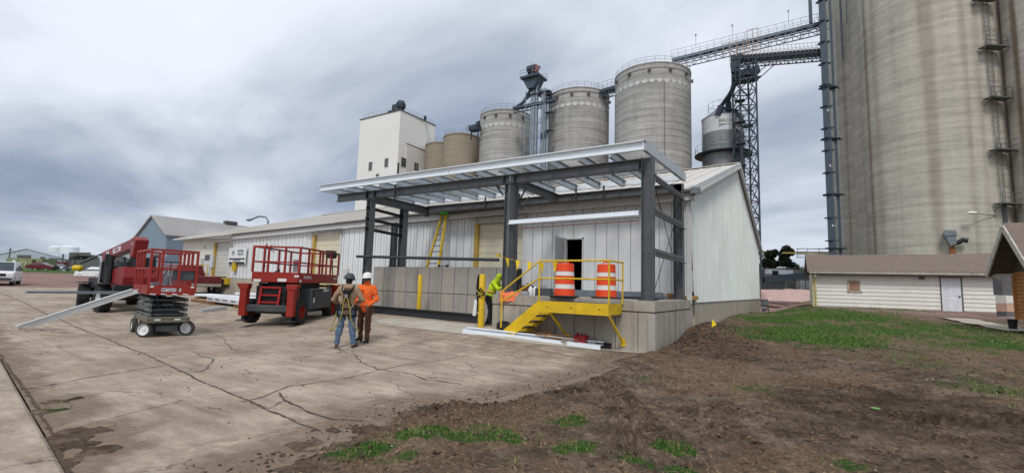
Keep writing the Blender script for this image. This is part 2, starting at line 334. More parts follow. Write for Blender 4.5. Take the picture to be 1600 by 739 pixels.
def edge_x(y): return np.interp(y, EY, EX)
def curb_y(x): return -9.95-(np.asarray(x, float)+9.5)*.1314
blobs = [(GZ(u, v), r, h) for u, v, r, h in ((100, 626, .30, .10), (88, 642, .34, .09), (75, 655, .3, .06), (125, 680, .42, .10), (100, 700, .42, .10), (140, 705, .3, .07), (60, 640, .2, .05), (90, 730, .3, .09), (25, 590, .28, .04), (8, 565, .3, .05), (520, 672, .3, .05), (560, 668, .35, .06), (480, 695, .3, .06))]
tracks = [(GZ(1010, 725), GZ(955, 600), .25), (GZ(1180, 720), GZ(1060, 640), .24), (GZ(650, 655), GZ(720, 632), .2), (GZ(1290, 655), GZ(1520, 700), .25), (GZ(990, 712), GZ(925, 585), .27), (GZ(690, 672), GZ(775, 628), .24), (GZ(1235, 600), GZ(1400, 628), .25), (GZ(1110, 640), GZ(1330, 690), .26), (GZ(830, 632), GZ(905, 600), .24), (GZ(1400, 660), GZ(1600, 668), .28)]
def gz(x, y, detail=True):
    x = np.asarray(x, float); y = np.asarray(y, float)
    z = yard_z(np.minimum(x, edge_x(y)), y)*np.where(x > -.6, np.exp(-np.clip(x+.6, 0, 9)*1.2), 1)
    wob = (fbm(x, y, 1.3, 4, 3)-.5)*.9
    s = x-edge_x(y)+wob*.55
    up = sst(-.25, .55, s)
    s2 = (curb_y(x)-.46)-y; up2 = sst(-.12, .3, s2+(fbm(x, y, 2.1, 4, 8)-.5)*.5)
    s3 = -43-x+(fbm(x, y, .3, 3, 5)-.5)*3; up3 = sst(-1, 1.5, s3)*.9
    u = np.maximum(np.maximum(up, up2*.95), up3)
    z = z-.11+.155*u
    bm_ = np.zeros_like(x)
    for p, r, h in blobs:
        d = np.hypot(x-p.x, y-p.y)/r+(fbm(x, y, 3.5, 4, 12)-.5)*1.5
        bm_ = np.maximum(bm_, (h*.45+.085)*(1-sst(.35, 1.15, d)))
    z = z+bm_*(1-u)*(.8+.4*fbm(x, y, 7, 3, 15))
    rise = .88*sst(-5, 27, y)*sst(-.3, 3.5, x)+.10*sst(-9, 0, y)*sst(.5, 5, x)
    z = z+rise*np.where(x > -.3, 1, 0)
    z = z+np.where(x > -.3, 1, 0)*(.40*np.exp(-((x-.55)/1.1)**2-((y-4.6)/1.9)**2)+.22*np.exp(-((x-1.0)/.8)**2-((y-1.2)/1.6)**2)+.5*np.exp(-((x-.2)/1.3)**2-((y-14)/9.0)**2))
    if detail:
        m = np.clip(np.maximum(up, up2), 0, 1)
        z = z+m*((fbm(x, y, .8, 3, 20)-.5)*.10+(fbm(x, y, 5, 4, 21, .65)-.5)*.10+(fbm(x, y, 14, 3, 27, .6)-.5)*.04+(np.abs(fbm(x, y, 9, 2, 24)-.5))*-.03)
        rut = fbm(x*.35+y*.2, y*1.6-x*.5, 1.6, 3, 40); z = z+m*(rut-.5)*.05*sst(9, 3, np.hypot(x-3.5, y+12.5)*.35)
        for a, b, wd in tracks:
            dx, dy = b.x-a.x, b.y-a.y; ln = math.hypot(dx, dy); dx /= ln; dy /= ln
            al = (x-a.x)*dx+(y-a.y)*dy; ac = -(x-a.x)*dy+(y-a.y)*dx+.12*np.sin(al*1.1)
            mk = sst(wd, wd*.75, np.abs(ac))*sst(-.3, .2, al)*sst(ln+.3, ln-.2, al)*m
            z = z+mk*(-.035+.085*np.clip(np.sin(2*math.pi*(al+np.abs(ac)*.8)/.17), -.4, .8))*(.5+fbm(x, y, 2.5, 2, 50))
    return z
def grid_mesh(name, xs, ys, zf, matl, kind='structure', attrs=None, smooth=True, label=None):
    X, Y = np.meshgrid(xs, ys); Z = zf(X, Y); nx, ny = len(xs), len(ys)
    co = np.stack([X, Y, Z], -1).reshape(-1, 3).astype(np.float32)
    i = np.arange((nx-1)*(ny-1)); r = i//(nx-1); c = i % (nx-1); a = r*nx+c
    fc = np.stack([a, a+1, a+1+nx, a+nx], -1).astype(np.int32)
    me = bpy.data.meshes.new(name); me.vertices.add(len(co)); me.vertices.foreach_set('co', co.ravel())
    me.loops.add(fc.size); me.loops.foreach_set('vertex_index', fc.ravel()); me.polygons.add(len(fc))
    me.polygons.foreach_set('loop_start', np.arange(0, fc.size, 4, dtype=np.int32)); me.polygons.foreach_set('use_smooth', np.full(len(fc), smooth))
    me.update(calc_edges=True)
    if attrs:
        for k, f in attrs.items():
            at = me.attributes.new(k, 'FLOAT', 'POINT'); at.data.foreach_set('value', f(X, Y).ravel().astype(np.float32))
    me.materials.append(matl); o = bpy.data.objects.new(name, me); COL.objects.link(o); tagp(o, label=label, kind=kind); return o
def spaced(a, b, st, lo, hi, g=1.07, cap=60):
    mid = list(np.arange(a, b+1e-6, st)); s = st; p = b; up = []
    while p < hi: s = min(s*g, cap); p += s; up.append(p)
    s = st; p = a; dn = []
    while p > lo: s = min(s*g, cap); p -= s; dn.append(p)
    return np.array(dn[::-1]+mid+up)
# where grass grows: (pixel centre, radius in metres, amount)
tufts = [(675, 671, .2, 1), (700, 676, .2, .6), (628, 684, .2, 1), (655, 680, .2, .9), (552, 706, .22, 1), (575, 700, .2, .9), (612, 696, .12, .6), (535, 716, .12, .5), (600, 722, .12, .5), (640, 712, .15, .5), (745, 684, .32, .5), (780, 675, .35, .55), (760, 664, .3, .35), (897, 659, .3, .8), (888, 698, .26, .9), (905, 704, .18, .7), (985, 718, .2, .9), (1055, 699, .2, 1), (1064, 733, .15, .9), (1180, 612, .45, .35), (1585, 624, .6, .35), (1320, 727, .22, .6), (812, 686, .1, .5), (845, 680, .1, .4), (1000, 590, .4, .25), (790, 715, .2, .4)]
tufts += [(70, 628, .16, .6), (100, 628, .18, .7), (90, 634, .15, .5), (30, 596, .1, .5)]
tuftw = [(GZ(u, v, .05), r, a) for u, v, r, a in tufts]
lawn = [(1400, 512, 3.2, .5, .6), (1480, 512, 3.2, .45, .6), (1550, 520, 3.0, .45, .6), (1200, 522, 1.0, .9, .4), (1225, 500, 2.4, 1, .5), (1285, 500, 2.6, 1, .5), (1270, 520, 1.8, 1, .45), (1320, 500, 2.4, 1, .55), (1215, 512, 1.6, 1, .45), (1260, 500, 2.2, 1, .5), (1235, 520, 1.5, 1, .4), (1300, 512, 2.0, .7, .5), (1330, 494, 2.2, .9, .6), (1400, 491, 2.2, .6, .7), (1450, 490, 2.0, .5, .7), (1290, 528, 1.5, .8, .4), (1230, 488, 2.5, 1, .6), (1560, 540, 1.6, .5, .4), (1440, 530, 1.2, .25, .4), (1600, 540, 2.0, .5, .4), (1350, 520, 1.2, .4, .4), (1480, 545, 1.5, .35, .3), (1590, 600, 1.2, .3, .3), (1410, 560, 1.5, .25, .2), (1500, 580, 1.6, .25, .2)]
lawnw = [(GZ(u, v, z), r, a) for u, v, r, a, z in lawn]
def f_grass(x, y):
    nz = (fbm(x, y, 2.6, 4, 60, .6)-.5); g = np.zeros_like(x)
    for p, r, a in tuftw+lawnw:
        g = np.maximum(g, a*sst(1.15, .2, np.hypot(x-p.x, y-p.y)/r+nz*2.4))
    far = sst(36, 60, y)*sst(-20, 10, x)
    strip = sst(-56, -60, x)*(1-sst(-74, -78, x))*.8
    return np.clip(np.maximum(np.maximum(g, far*.8), strip*.0+sst(-75, -78, x)*.85), 0, 1)
def f_dry(x, y): # bleached straw over the soil
    d = fbm(x, y, .55, 4, 70)+.35*(fbm(x, y, 6, 3, 71)-.5)
    big = sst(.44, .62, d)*sst(-3, 1, x-edge_x(y)-.5)
    patch = sst(16, 22, np.hypot(x-3.5, y+12.5))*sst(-2, 3, x)*.65
    return np.clip(np.maximum(big*.75, patch*sst(.35, .6, fbm(x, y, .9, 3, 75))), 0, 1)
def f_damp(x, y):
    d = np.exp(-((x-.8)/1.6)**2-((y-3.4)/3.4)**2)+.8*np.exp(-((x-1.2)/1.5)**2-((y+.2)/1.5)**2); q = GZ(1500, 660); d = d+.6*np.exp(-((x-q.x)/2.4)**2-((y-q.y)/1.0)**2)+.55*sst(.55, .7, fbm(x, y, .55, 4, 97))
    return np.clip(d*(.5+fbm(x, y, 2.2, 4, 98)), 0, 1)*np.where(x > -1.5, 1, 0)
def f_grav(x, y): # reddish gravel beyond the slab and behind the gable
    a = sst(-42, -45, x)*sst(-77, -73, x); b = sst(29.5, 31.5, y)*sst(3.5, .5, x)*sst(-30, -5, x)
    q = c2w(23.6, 25.2, 0); c = sst(5.0, 3.6, np.hypot((x-q.x)*.8, (y-q.y)*1.0))
    return np.clip(np.maximum(np.maximum(a, b), c), 0, 1)
def ground_mat():
    m = bpy.data.materials.new('soil_and_grass'); m.use_nodes = True; nt = m.node_tree; b = nt.nodes['Principled BSDF']; b.inputs['Roughness'].default_value = .97; b.inputs['Specular IOR Level'].default_value = .12
    geo = N(nt, 'ShaderNodeNewGeometry')
    def nz(sc, det=6, ro=.6, s=(1, 1, 1)):
        mp = N(nt, 'ShaderNodeMapping'); L(nt, geo.outputs['Position'], mp.inputs[0]); mp.inputs['Scale'].default_value = s
        n = N(nt, 'ShaderNodeTexNoise'); n.inputs['Scale'].default_value = sc; n.inputs['Detail'].default_value = det; n.inputs['Roughness'].default_value = ro; L(nt, mp.outputs[0], n.inputs[0]); return n.outputs[0]
    def rp(f, stops):
        r = N(nt, 'ShaderNodeValToRGB'); L(nt, f, r.inputs[0]); e = r.color_ramp.elements
        while len(e) > 1: e.remove(e[-1])
        e[0].position = stops[0][0]; e[0].color = (*s2l(stops[0][1]), 1)
        for p, c in stops[1:]: e.new(p).color = (*s2l(c), 1)
        return r.outputs[0]
    def mx(f, a, c):
        x = N(nt, 'ShaderNodeMix', data_type='RGBA'); L(nt, f, x.inputs[0]); L(nt, a, x.inputs[6]); L(nt, c, x.inputs[7]); return x.outputs[2]
    def at(n): a = N(nt, 'ShaderNodeAttribute'); a.attribute_name = n; return a.outputs['Fac']
    soil = rp(M(nt, 'ADD', M(nt, 'MULTIPLY', nz(2.2, 8), .5), M(nt, 'MULTIPLY', nz(14, 6, .7), .5)), [(.33, (60, 50, 42)), (.44, (97, 82, 69)), (.53, (127, 109, 93)), (.62, (158, 139, 120)), (.76, (194, 175, 154))])
    straw = rp(nz(26, 5, .75), [(.32, (82, 64, 48)), (.5, (136, 110, 86)), (.66, (186, 158, 126))])
    grass = rp(nz(30, 5, .7), [(.3, (36, 58, 26)), (.5, (64, 96, 40)), (.7, (108, 128, 62))])
    grav = rp(M(nt, 'ADD', M(nt, 'MULTIPLY', nz(9, 4, .8), .7), M(nt, 'MULTIPLY', nz(.35, 3, .5, (.3, 1, 1)), .3)), [(.3, (104, 82, 76)), (.5, (150, 122, 114)), (.7, (186, 158, 148))])
    dk_ = N(nt, 'ShaderNodeMix', data_type='RGBA'); L(nt, M(nt, 'MULTIPLY', at('damp'), .55), dk_.inputs[0]); L(nt, soil, dk_.inputs[6]); dk_.inputs[7].default_value = (*s2l((56, 44, 36)), 1); soil = dk_.outputs[2]
    brk = nz(18, 5, .75)
    fd = M(nt, 'MULTIPLY', at('dry'), M(nt, 'MULTIPLY', M(nt, 'SUBTRACT', brk, .36, clamp=True), 5.0, clamp=True), clamp=True)
    fg = M(nt, 'MULTIPLY', M(nt, 'SUBTRACT', M(nt, 'ADD', at('grass'), M(nt, 'MULTIPLY', brk, .9)), .62), 3.0, clamp=True)
    c = mx(fd, soil, straw); c = mx(fg, c, grass); c = mx(at('gravel'), c, grav); L(nt, c, b.inputs['Base Color'])
    bp = N(nt, 'ShaderNodeBump'); bp.inputs['Strength'].default_value = 1.0; bp.inputs['Distance'].default_value = .05
    L(nt, M(nt, 'ADD', nz(22, 7, .75), M(nt, 'MULTIPLY', nz(70, 4, .7), .5)), bp.inputs['Height']); L(nt, bp.outputs[0], b.inputs['Normal'])
    return m
xs = spaced(-1.6, 8.4, .034, -900, 1000, 1.09); ys = spaced(-11.3, 1.0, .036, -300, 1500, 1.075)
ground = grid_mesh('ground', xs, ys, gz, ground_mat(), attrs=dict(damp=f_damp, grass=f_grass, dry=f_dry, gravel=f_grav))
def gh(x, y): return float(gz(np.array([x]), np.array([y]))[0])
def Gd(u, v): # ground hit on the soil side
    z = .2; p = GZ(u, v, z)
    for _ in range(60): p = GZ(u, v, z); z = .6*z+.4*min(1.45, gh(p.x, p.y))
    p.z = gh(p.x, p.y); return p

def yard_mat():
    m = bpy.data.materials.new('old_concrete_slab'); m.use_nodes = True; nt = m.node_tree; b = nt.nodes['Principled BSDF']; b.inputs['Roughness'].default_value = .88; b.inputs['Specular IOR Level'].default_value = .25
    geo = N(nt, 'ShaderNodeNewGeometry')
    def nz(sc, det=6, ro=.6, s=(1, 1, 1), rz=0):
        mp = N(nt, 'ShaderNodeMapping'); L(nt, geo.outputs['Position'], mp.inputs[0]); mp.inputs['Scale'].default_value = s; mp.inputs['Rotation'].default_value = (0, 0, rz)
        n = N(nt, 'ShaderNodeTexNoise'); n.inputs['Scale'].default_value = sc; n.inputs['Detail'].default_value = det; n.inputs['Roughness'].default_value = ro; L(nt, mp.outputs[0], n.inputs[0]); return n.outputs[0]
    v = M(nt, 'ADD', M(nt, 'MULTIPLY', nz(.9, 8, .65), .42), M(nt, 'MULTIPLY', nz(1.0, 7, .65, (.9, 4.5, 1), rad(-25)), .34))
    v = M(nt, 'ADD', v, M(nt, 'MULTIPLY', nz(16, 5, .75), .24)); v = M(nt, 'ADD', M(nt, 'MULTIPLY', M(nt, 'SUBTRACT', v, .5), .95), .515)
    r = N(nt, 'ShaderNodeValToRGB'); L(nt, v, r.inputs[0]); e = r.color_ramp.elements
    e[0].position = .30; e[0].color = (*s2l((108, 95, 83)), 1); e[1].position = .70; e[1].color = (*s2l((208, 195, 176)), 1)
    for p, c in ((.43, (139, 124, 109)), (.51, (163, 148, 131)), (.59, (185, 170, 151))): e.new(p).color = (*s2l(c), 1)
    def over(out, f, lo, hi, amt, col):
        g = N(nt, 'ShaderNodeMapRange'); L(nt, f, g.inputs[0]); g.inputs[1].default_value = lo; g.inputs[2].default_value = hi; g.inputs[4].default_value = amt
        x = N(nt, 'ShaderNodeMix', data_type='RGBA'); L(nt, g.outputs[0], x.inputs[0]); L(nt, out, x.inputs[6]); x.inputs[7].default_value = (*s2l(col), 1); return x.outputs[2]
    out = over(r.outputs[0], nz(.35, 6, .6), .5, .68, .45, (126, 104, 84))      # tracked-in soil
    out = over(out, nz(2.4, 7, .7, (.6, 2.2, 1), rad(-30)), .60, .70, .55, (112, 92, 76))  # scattered mud smears
    out = over(out, nz(34, 3, .6), .68, .74, .7, (72, 58, 48))                   # small clods and pits
    fa = N(nt, 'ShaderNodeAttribute'); fa.attribute_name = 'film'
    ff = M(nt, 'MULTIPLY', M(nt, 'SUBTRACT', M(nt, 'ADD', fa.outputs['Fac'], M(nt, 'MULTIPLY', nz(3.2, 9, .75), 2.0)), 1.35, clamp=True), 1.9, clamp=True)
    xf = N(nt, 'ShaderNodeMix', data_type='RGBA'); L(nt, M(nt, 'MULTIPLY', ff, M(nt, 'ADD', .25, M(nt, 'MULTIPLY', nz(9, 6, .75), 1.0)), clamp=True), xf.inputs[0]); L(nt, out, xf.inputs[6]); xf.inputs[7].default_value = (*s2l((112, 93, 76)), 1); out = xf.outputs[2]
    # hairline crazing
    mp = N(nt, 'ShaderNodeMapping'); L(nt, geo.outputs['Position'], mp.inputs[0])
    wv = N(nt, 'ShaderNodeTexNoise'); wv.inputs['Scale'].default_value = 1.6; wv.inputs['Detail'].default_value = 4; L(nt, mp.outputs[0], wv.inputs[0])
    ad = N(nt, 'ShaderNodeVectorMath', operation='MULTIPLY_ADD'); L(nt, wv.outputs[1], ad.inputs[0]); ad.inputs[1].default_value = (.9, .9, 0); L(nt, mp.outputs[0], ad.inputs[2])
    vo = N(nt, 'ShaderNodeTexVoronoi', feature='DISTANCE_TO_EDGE'); vo.inputs['Scale'].default_value = .62; L(nt, ad.outputs[0], vo.inputs['Vector'])
    ck = M(nt, 'MULTIPLY', M(nt, 'LESS_THAN', vo.outputs['Distance'], .006), M(nt, 'GREATER_THAN', nz(.5, 2), .5))
    x = N(nt, 'ShaderNodeMix', data_type='RGBA'); L(nt, M(nt, 'MULTIPLY', ck, .6), x.inputs[0]); L(nt, out, x.inputs[6]); x.inputs[7].default_value = (*s2l((84, 72, 62)), 1)
    L(nt, x.outputs[2], b.inputs['Base Color'])
    bp = N(nt, 'ShaderNodeBump'); bp.inputs['Strength'].default_value = .45; bp.inputs['Distance'].default_value = .012
    L(nt, M(nt, 'SUBTRACT', M(nt, 'ADD', nz(30, 6, .75), M(nt, 'MULTIPLY', nz(3, 5), 1.2)), M(nt, 'MULTIPLY', ck, 1.0)), bp.inputs['Height']); L(nt, bp.outputs[0], b.inputs['Normal'])
    return m
YM = yard_mat()
xs = spaced(-12, 0, .11, -43.5, 0.6, 1.05, 2); xs = xs[xs <= .61]; ys = spaced(-10, 5, .25, -10.2, 15, 1.05, 1)
def yardf(X, Y): return yard_z(X, Y)+(fbm(X, Y, .25, 3, 90)-.5)*.02
X0 = xs
class _: pass
# slab clipped along the curb line: rows follow the curb
def yard_grid():
    Yn = np.linspace(0, 1, 220)**1.5
    X, T = np.meshgrid(xs, Yn); Y = curb_y(X)+(15.0-curb_y(X))*T
    return X, Y
_X, _Y = yard_grid(); _Z = yardf(_X, _Y); _n = len(xs)
co = np.stack([_X, _Y, _Z], -1).reshape(-1, 3)
fs = [(r*_n+c, r*_n+c+1, (r+1)*_n+c+1, (r+1)*_n+c) for r in range(219) for c in range(_n-1)]
mb = MB(); mb.add([tuple(p) for p in co], fs); yard = mb.build('concrete_yard', YM, smooth=180, fix=False); tagp(yard, kind='structure')
def f_film(x, y):
    f = sst(-1.6, .05, x-edge_x(y))
    for p, r, h in blobs: f = np.maximum(f, sst(2.4, .7, np.hypot(x-p.x, y-p.y)/r))
    f = np.maximum(f, sst(.8, .0, y-curb_y(x))*.9); f = np.maximum(f, .62*np.exp(-((x+3.2)/3.4)**2-((y+2.2)/1.9)**2)); return np.maximum(f, .4*np.exp(-((x+13)/6.)**2-((y+1.5)/4.)**2))
at_ = yard.data.attributes.new('film', 'FLOAT', 'POINT'); at_.data.foreach_set('value', f_film(_X, _Y).ravel().astype(np.float32))
def yz(x, y): return float(yard_z(x, y)+(fbm(np.array([float(x)]), np.array([float(y)]), .25, 3, 90)[0]-.5)*.02)
# raised curb strip at the street edge
mb = MB(); n = 60
pr = [(0.0, -.2), (0.0, .035), (-.03, .055), (-.44, .05), (-.46, -.2)]
vs = []
for i in range(n+1):
    x = -60+i*(62.5/n); y = float(curb_y(x))-.035; z = float(yard_z(x, y))
    vs += [(x, y+a, z+b) for a, b in pr]
mb.add(vs, [(i*5+j, i*5+j+1, (i+1)*5+j+1, (i+1)*5+j) for i in range(n) for j in range(4)])
tagp(mb.build('curb', YM), kind='structure')
# open joints and cracks in the slab, filled with soil
def crack(mb, pix, w0, jit=.02, wob=1.0):
    P = [G(u, v) for u, v in pix]; pts = []
    for a, b in zip(P[:-1], P[1:]):
        k = max(2, int((b-a).length/.09))
        for i in range(k): pts.append(a.lerp(b, i/k))
    pts.append(P[-1]); off = 0; vs = []
    for i, p in enumerate(pts):
        d = (pts[min(i+1, len(pts)-1)]-pts[max(i-1, 0)]); d.z = 0; d.normalize(); s = Vector((-d.y, d.x, 0))
        off = off*.8+random.uniform(-jit, jit); w = w0*.72*(.35+1.2*random.random()*wob)
        for sg in (-1, 1):
            q = p+s*(off+sg*w/2); vs.append((q.x, q.y, yz(q.x, q.y)+.005))
    mb.add(vs, [(2*i, 2*i+1, 2*i+3, 2*i+2) for i in range(len(pts)-1)])
mb = MB()
crack(mb, [(0, 457), (40, 474), (77, 492.6), (97, 500), (162, 527), (243, 561), (307, 592), (396, 630), (400, 631), (459, 658), (498, 674)], .045, .012)
crack(mb, [(38, 609), (150, 588), (259, 571)], .03, .006); crack(mb, [(4, 537), (70, 529), (141, 521)], .022, .006)
crack(mb, [(0, 486), (90, 480)], .02, .006); crack(mb, [(10, 561), (50, 559)], .015); crack(mb, [(150, 660), (210, 643), (300, 622)], .012, .01)
crack(mb, [(521.5, 545), (554, 555.5), (575, 572), (592.6, 578), (646, 585), (667, 592.6), (720, 600)], .035, .03)
crack(mb, [(592.6, 578), (545, 590), (504, 597), (453, 604), (432.6, 612), (400, 623.7), (380, 628)], .03, .02)
crack(mb, [(437, 613), (443, 623.7), (468, 635.5), (489, 646), (518.5, 656), (566, 658.7)], .05, .02)
crack(mb, [(592.6, 578), (652, 567), (696, 561.5), (755.5, 549.6), (800, 542), (860, 538)], .02, .02)
crack(mb, [(421, 640), (441, 628)], .025); crack(mb, [(315.5, 557), (336, 561), (330, 569), (323.6, 577.5), (299, 583.6), (275, 580)], .03, .03)
crack(mb, [(370, 557), (400, 551), (470, 552), (560, 549), (620, 557)], .014, .015); crack(mb, [(240, 552), (300, 548), (316, 557)], .014, .02)
crack(mb, [(77, 670), (97, 663)], .015); crack(mb, [(330, 520), (350, 527), (352, 536), (371, 551)], .016, .03); crack(mb, [(170, 516), (196, 514), (220, 513)], .02, .02)
crack(mb, [(0, 553), (38, 609), (60, 640), (77, 668), (97, 722), (106, 739)], .05, .012)
tagp(mb.build('slab_cracks', mat('crack_soil', (84, 69, 57), .95, var=.3, sc=20), fix=False), kind='structure')
# pale new apron strip in front of the dock
mb = MB(); ap = [(584, 500), (600, 508), (640, 512), (690, 518), (750, 524), (800, 533), (870, 541), (960, 549), (1010, 553), (1020, 553), (1021, 549), (975, 541), (880, 531), (800, 521), (746, 508), (690, 502), (620, 497)]
pp = [G(u, v) for u, v in ap]; cxy = sum((Vector(p) for p in pp), Vector())/len(pp)
top = pp[:9]; bot = [pp[16], pp[15], pp[14], pp[14].lerp(pp[13], .5), pp[13], pp[13].lerp(pp[12], .5), pp[12], pp[11], pp[10]]
vs = []
for a, b in zip(top, bot):
    for t in np.linspace(0, 1, 9): q = a.lerp(b, float(t)); vs.append((q.x, q.y, yz(q.x, q.y)+.009))
mb.add(vs, [(i*9+j, i*9+j+1, (i+1)*9+j+1, (i+1)*9+j) for i in range(8) for j in range(8)])
tagp(mb.build('pale_apron', mat('pale_concrete', (186, 178, 164), .88, var=.1, sc=1.5, grime=.75, grime_c=(150, 132, 114), gsc=1.1, fine=.3), fix=False), kind='structure')

# grass blades, straw, clods: nobody could count them
def blades(name, pts, h, w, cols, lay=0.0, label=None):
    n = len(pts); a = RNG.random(n)*6.283; hh = h*(.5+RNG.random(n)); lean = (RNG.random((n, 2))-.5)*2
    lx = lean[:, 0]*hh*(.35+lay*2.4); ly = lean[:, 1]*hh*(.35+lay*2.4); zt = hh*(1-.85*lay)*(.6+.4*RNG.random(n))
    P = np.array(pts); ww = w*(.6+.8*RNG.random(n)); dx = np.cos(a)*ww/2; dy = np.sin(a)*ww/2
    v0 = P-np.stack([dx, dy, np.zeros(n)], 1); v1 = P+np.stack([dx, dy, np.zeros(n)], 1)
    mid = P+np.stack([lx*.4, ly*.4, zt*.6], 1); v2 = mid+np.stack([dx, dy, 0*dx], 1)*.7; v3 = mid-np.stack([dx, dy, 0*dx], 1)*.7; v4 = P+np.stack([lx, ly, zt], 1)
    co = np.stack([v0, v1, v2, v3, v4], 1).reshape(-1, 3); b = np.arange(n)*5
    me = bpy.data.meshes.new(name); quads = np.stack([b, b+1, b+2, b+3], 1); tris = np.stack([b+3, b+2, b+4], 1)
    li = np.concatenate([quads.ravel(), tris.ravel()]).astype(np.int32); me.vertices.add(len(co)); me.vertices.foreach_set('co', co.astype(np.float32).ravel())
    me.loops.add(len(li)); me.loops.foreach_set('vertex_index', li); me.polygons.add(2*n)
    me.polygons.foreach_set('loop_start', np.concatenate([np.arange(n)*4, 4*n+np.arange(n)*3]).astype(np.int32))
    mi = RNG.integers(0, len(cols), n); me.polygons.foreach_set('material_index', np.concatenate([mi, mi]).astype(np.int32)); me.update(calc_edges=True)
    for c in cols: me.materials.append(c)
    o = bpy.data.objects.new(name, me); COL.objects.link(o); tagp(o, label=label, kind='stuff'); return o
pts = []
for p, r, a in tuftw:
    k = int(620*a*r*r/.09*.6); k = min(k, 1500); q = RNG.normal(0, r*.62, (k, 2)); X = p.x+q[:, 0]; Y = p.y+q[:, 1]
    keep = fbm(X, Y, 9, 3, 61)+.25*(RNG.random(len(X))-.5) > .5; X, Y = X[keep], Y[keep]; pts += list(zip(X, Y, gz(X, Y)-.005))
gm = [mat('grass_blade_a', (84, 120, 50), .8, var=.1), mat('grass_blade_b', (122, 146, 74), .8, var=.1), mat('grass_blade_c', (58, 86, 36), .8, var=.1)]
blades('grass', pts, .055, .006, gm+[mat('grass_blade_dead', (168, 150, 104), .9)], label='tufts of short green grass in the bare soil')
pts = []
for p, r, a in lawnw:
    k = int(2300*r*a*a); q = RNG.normal(0, r*.5, (k, 2)); X = p.x+q[:, 0]; Y = p.y+q[:, 1]; keep = (fbm(X, Y, 1.2, 3, 61) > .42) & (X > .3); X, Y = X[keep], Y[keep]; pts += list(zip(X, Y, gz(X, Y)-.005))
blades('lawn_grass', pts, .055, .02, gm, label='green lawn grass in front of the long shed')
n = 30000; X = RNG.uniform(-1.3, 10, n); Y = -11.6+(RNG.random(n)**1.5)*13; s = X-edge_x(Y); keep = (s > .35) & (fbm(X, Y, .8, 3, 77)+.4*f_dry(X, Y) > .52); X, Y = X[keep], Y[keep]
sm = [mat('straw_a', (176, 142, 104), .9, var=.15), mat('straw_b', (136, 104, 76), .9, var=.15), mat('straw_c', (204, 176, 136), .9, var=.1)]
blades('dry_straw', list(zip(X, Y, gz(X, Y))), .045, .005, sm, lay=.85, label='bleached straw and dead grass over the soil')
def clods(name, pts, sizes, mats, label):
    base = np.array([(1, 0, 0), (-1, 0, 0), (0, 1, 0), (0, -1, 0), (0, 0, 1), (0, 0, -1)], float)
    F = np.array([(0, 2, 4), (2, 1, 4), (1, 3, 4), (3, 0, 4), (2, 0, 5), (1, 2, 5), (3, 1, 5), (0, 3, 5)])
    n = len(pts); V = base[None]*(.55+.8*RNG.random((n, 6, 1)))*np.array(sizes)[:, None, None]*np.array([1, 1, .6])
    a = RNG.random(n)*6.28; ca, sa = np.cos(a), np.sin(a); x = V[..., 0]*ca[:, None]-V[..., 1]*sa[:, None]; y = V[..., 0]*sa[:, None]+V[..., 1]*ca[:, None]
    co = np.stack([x, y, V[..., 2]], -1)+np.array(pts)[:, None, :]; f = (F[None]+(np.arange(n)*6)[:, None, None]).reshape(-1, 3)
    me = bpy.data.meshes.new(name); me.vertices.add(n*6); me.vertices.foreach_set('co', co.astype(np.float32).ravel()); me.loops.add(f.size); me.loops.foreach_set('vertex_index', f.ravel().astype(np.int32))
    me.polygons.add(len(f)); me.polygons.foreach_set('loop_start', np.arange(0, f.size, 3, dtype=np.int32)); me.polygons.foreach_set('material_index', np.repeat(RNG.integers(0, len(mats), n), 8).astype(np.int32)); me.update(calc_edges=True)
    for m in mats: me.materials.append(m)
    o = bpy.data.objects.new(name, me); COL.objects.link(o); return tagp(o, label=label, kind='stuff')
n = 16000; X = RNG.uniform(-1.5, 10, n); Y = -11.6+RNG.random(n)**1.6*16; keep = (X-edge_x(Y) > .0); X, Y = X[keep], Y[keep]
cm = [mat('clod_a', (84, 66, 54), .95, var=.2), mat('clod_b', (110, 88, 72), .95, var=.2), mat('clod_c', (66, 52, 42), .95, var=.2)]
clods('soil_clods', list(zip(X, Y, gz(X, Y)+.002)), RNG.random(len(X))**3*.032+.006, cm, 'crumbled clods of dark soil')
n = 2600; X = .3+np.abs(RNG.normal(0, .9, n)); Y = RNG.uniform(-.6, 8, n); clods('spoil_clods', list(zip(X, Y, gz(X, Y)+.004)), RNG.random(n)**3*.055+.012, cm, 'lumps of freshly dug soil heaped against the dock and gable')
n = 1400; X = -.9+RNG.normal(0, .9, n)-.2; Y = RNG.uniform(-10.5, -1, n); n = 2600; Y = RNG.uniform(-10.5, -.4, n); X = edge_x(Y)-np.abs(RNG.normal(0, .22, n))+.12; 
X2 = RNG.uniform(-16, -1.5, 1800); Y2 = RNG.uniform(-9.6, 1, 1800); X = np.concatenate([X, X2]); Y = np.concatenate([Y, Y2])
clods('slab_crumbs', list(zip(X, Y, yard_z(X, Y)+.006)), RNG.random(len(X))**8*.02+.003, cm, 'crumbs of soil scattered over the slab')
n = 420; X = RNG.uniform(-1.2, 9, n); Y = -11.4+RNG.random(n)**1.4*14; keep = X-edge_x(Y) > .1; X, Y = X[keep], Y[keep]
clods('pebbles', list(zip(X, Y, gz(X, Y)+.006)), RNG.random(len(X))**3*.02+.006, [mat('pebble_a', (176, 166, 156), .8, var=.1), mat('pebble_b', (140, 118, 108), .8, var=.1)], 'pale pebbles in the soil')
p = Gd(963, 601); mb = MB(); mb.ball((0, 0, 0), (.055, .045, .04), n=12, k=8); o = mb.build('stone', mat('white_stone', (206, 200, 190), .8, var=.1), smooth=60); o.location = (p.x, p.y, p.z+.02); tagp(o, 'pale round stone alone on the churned soil', 'stone')
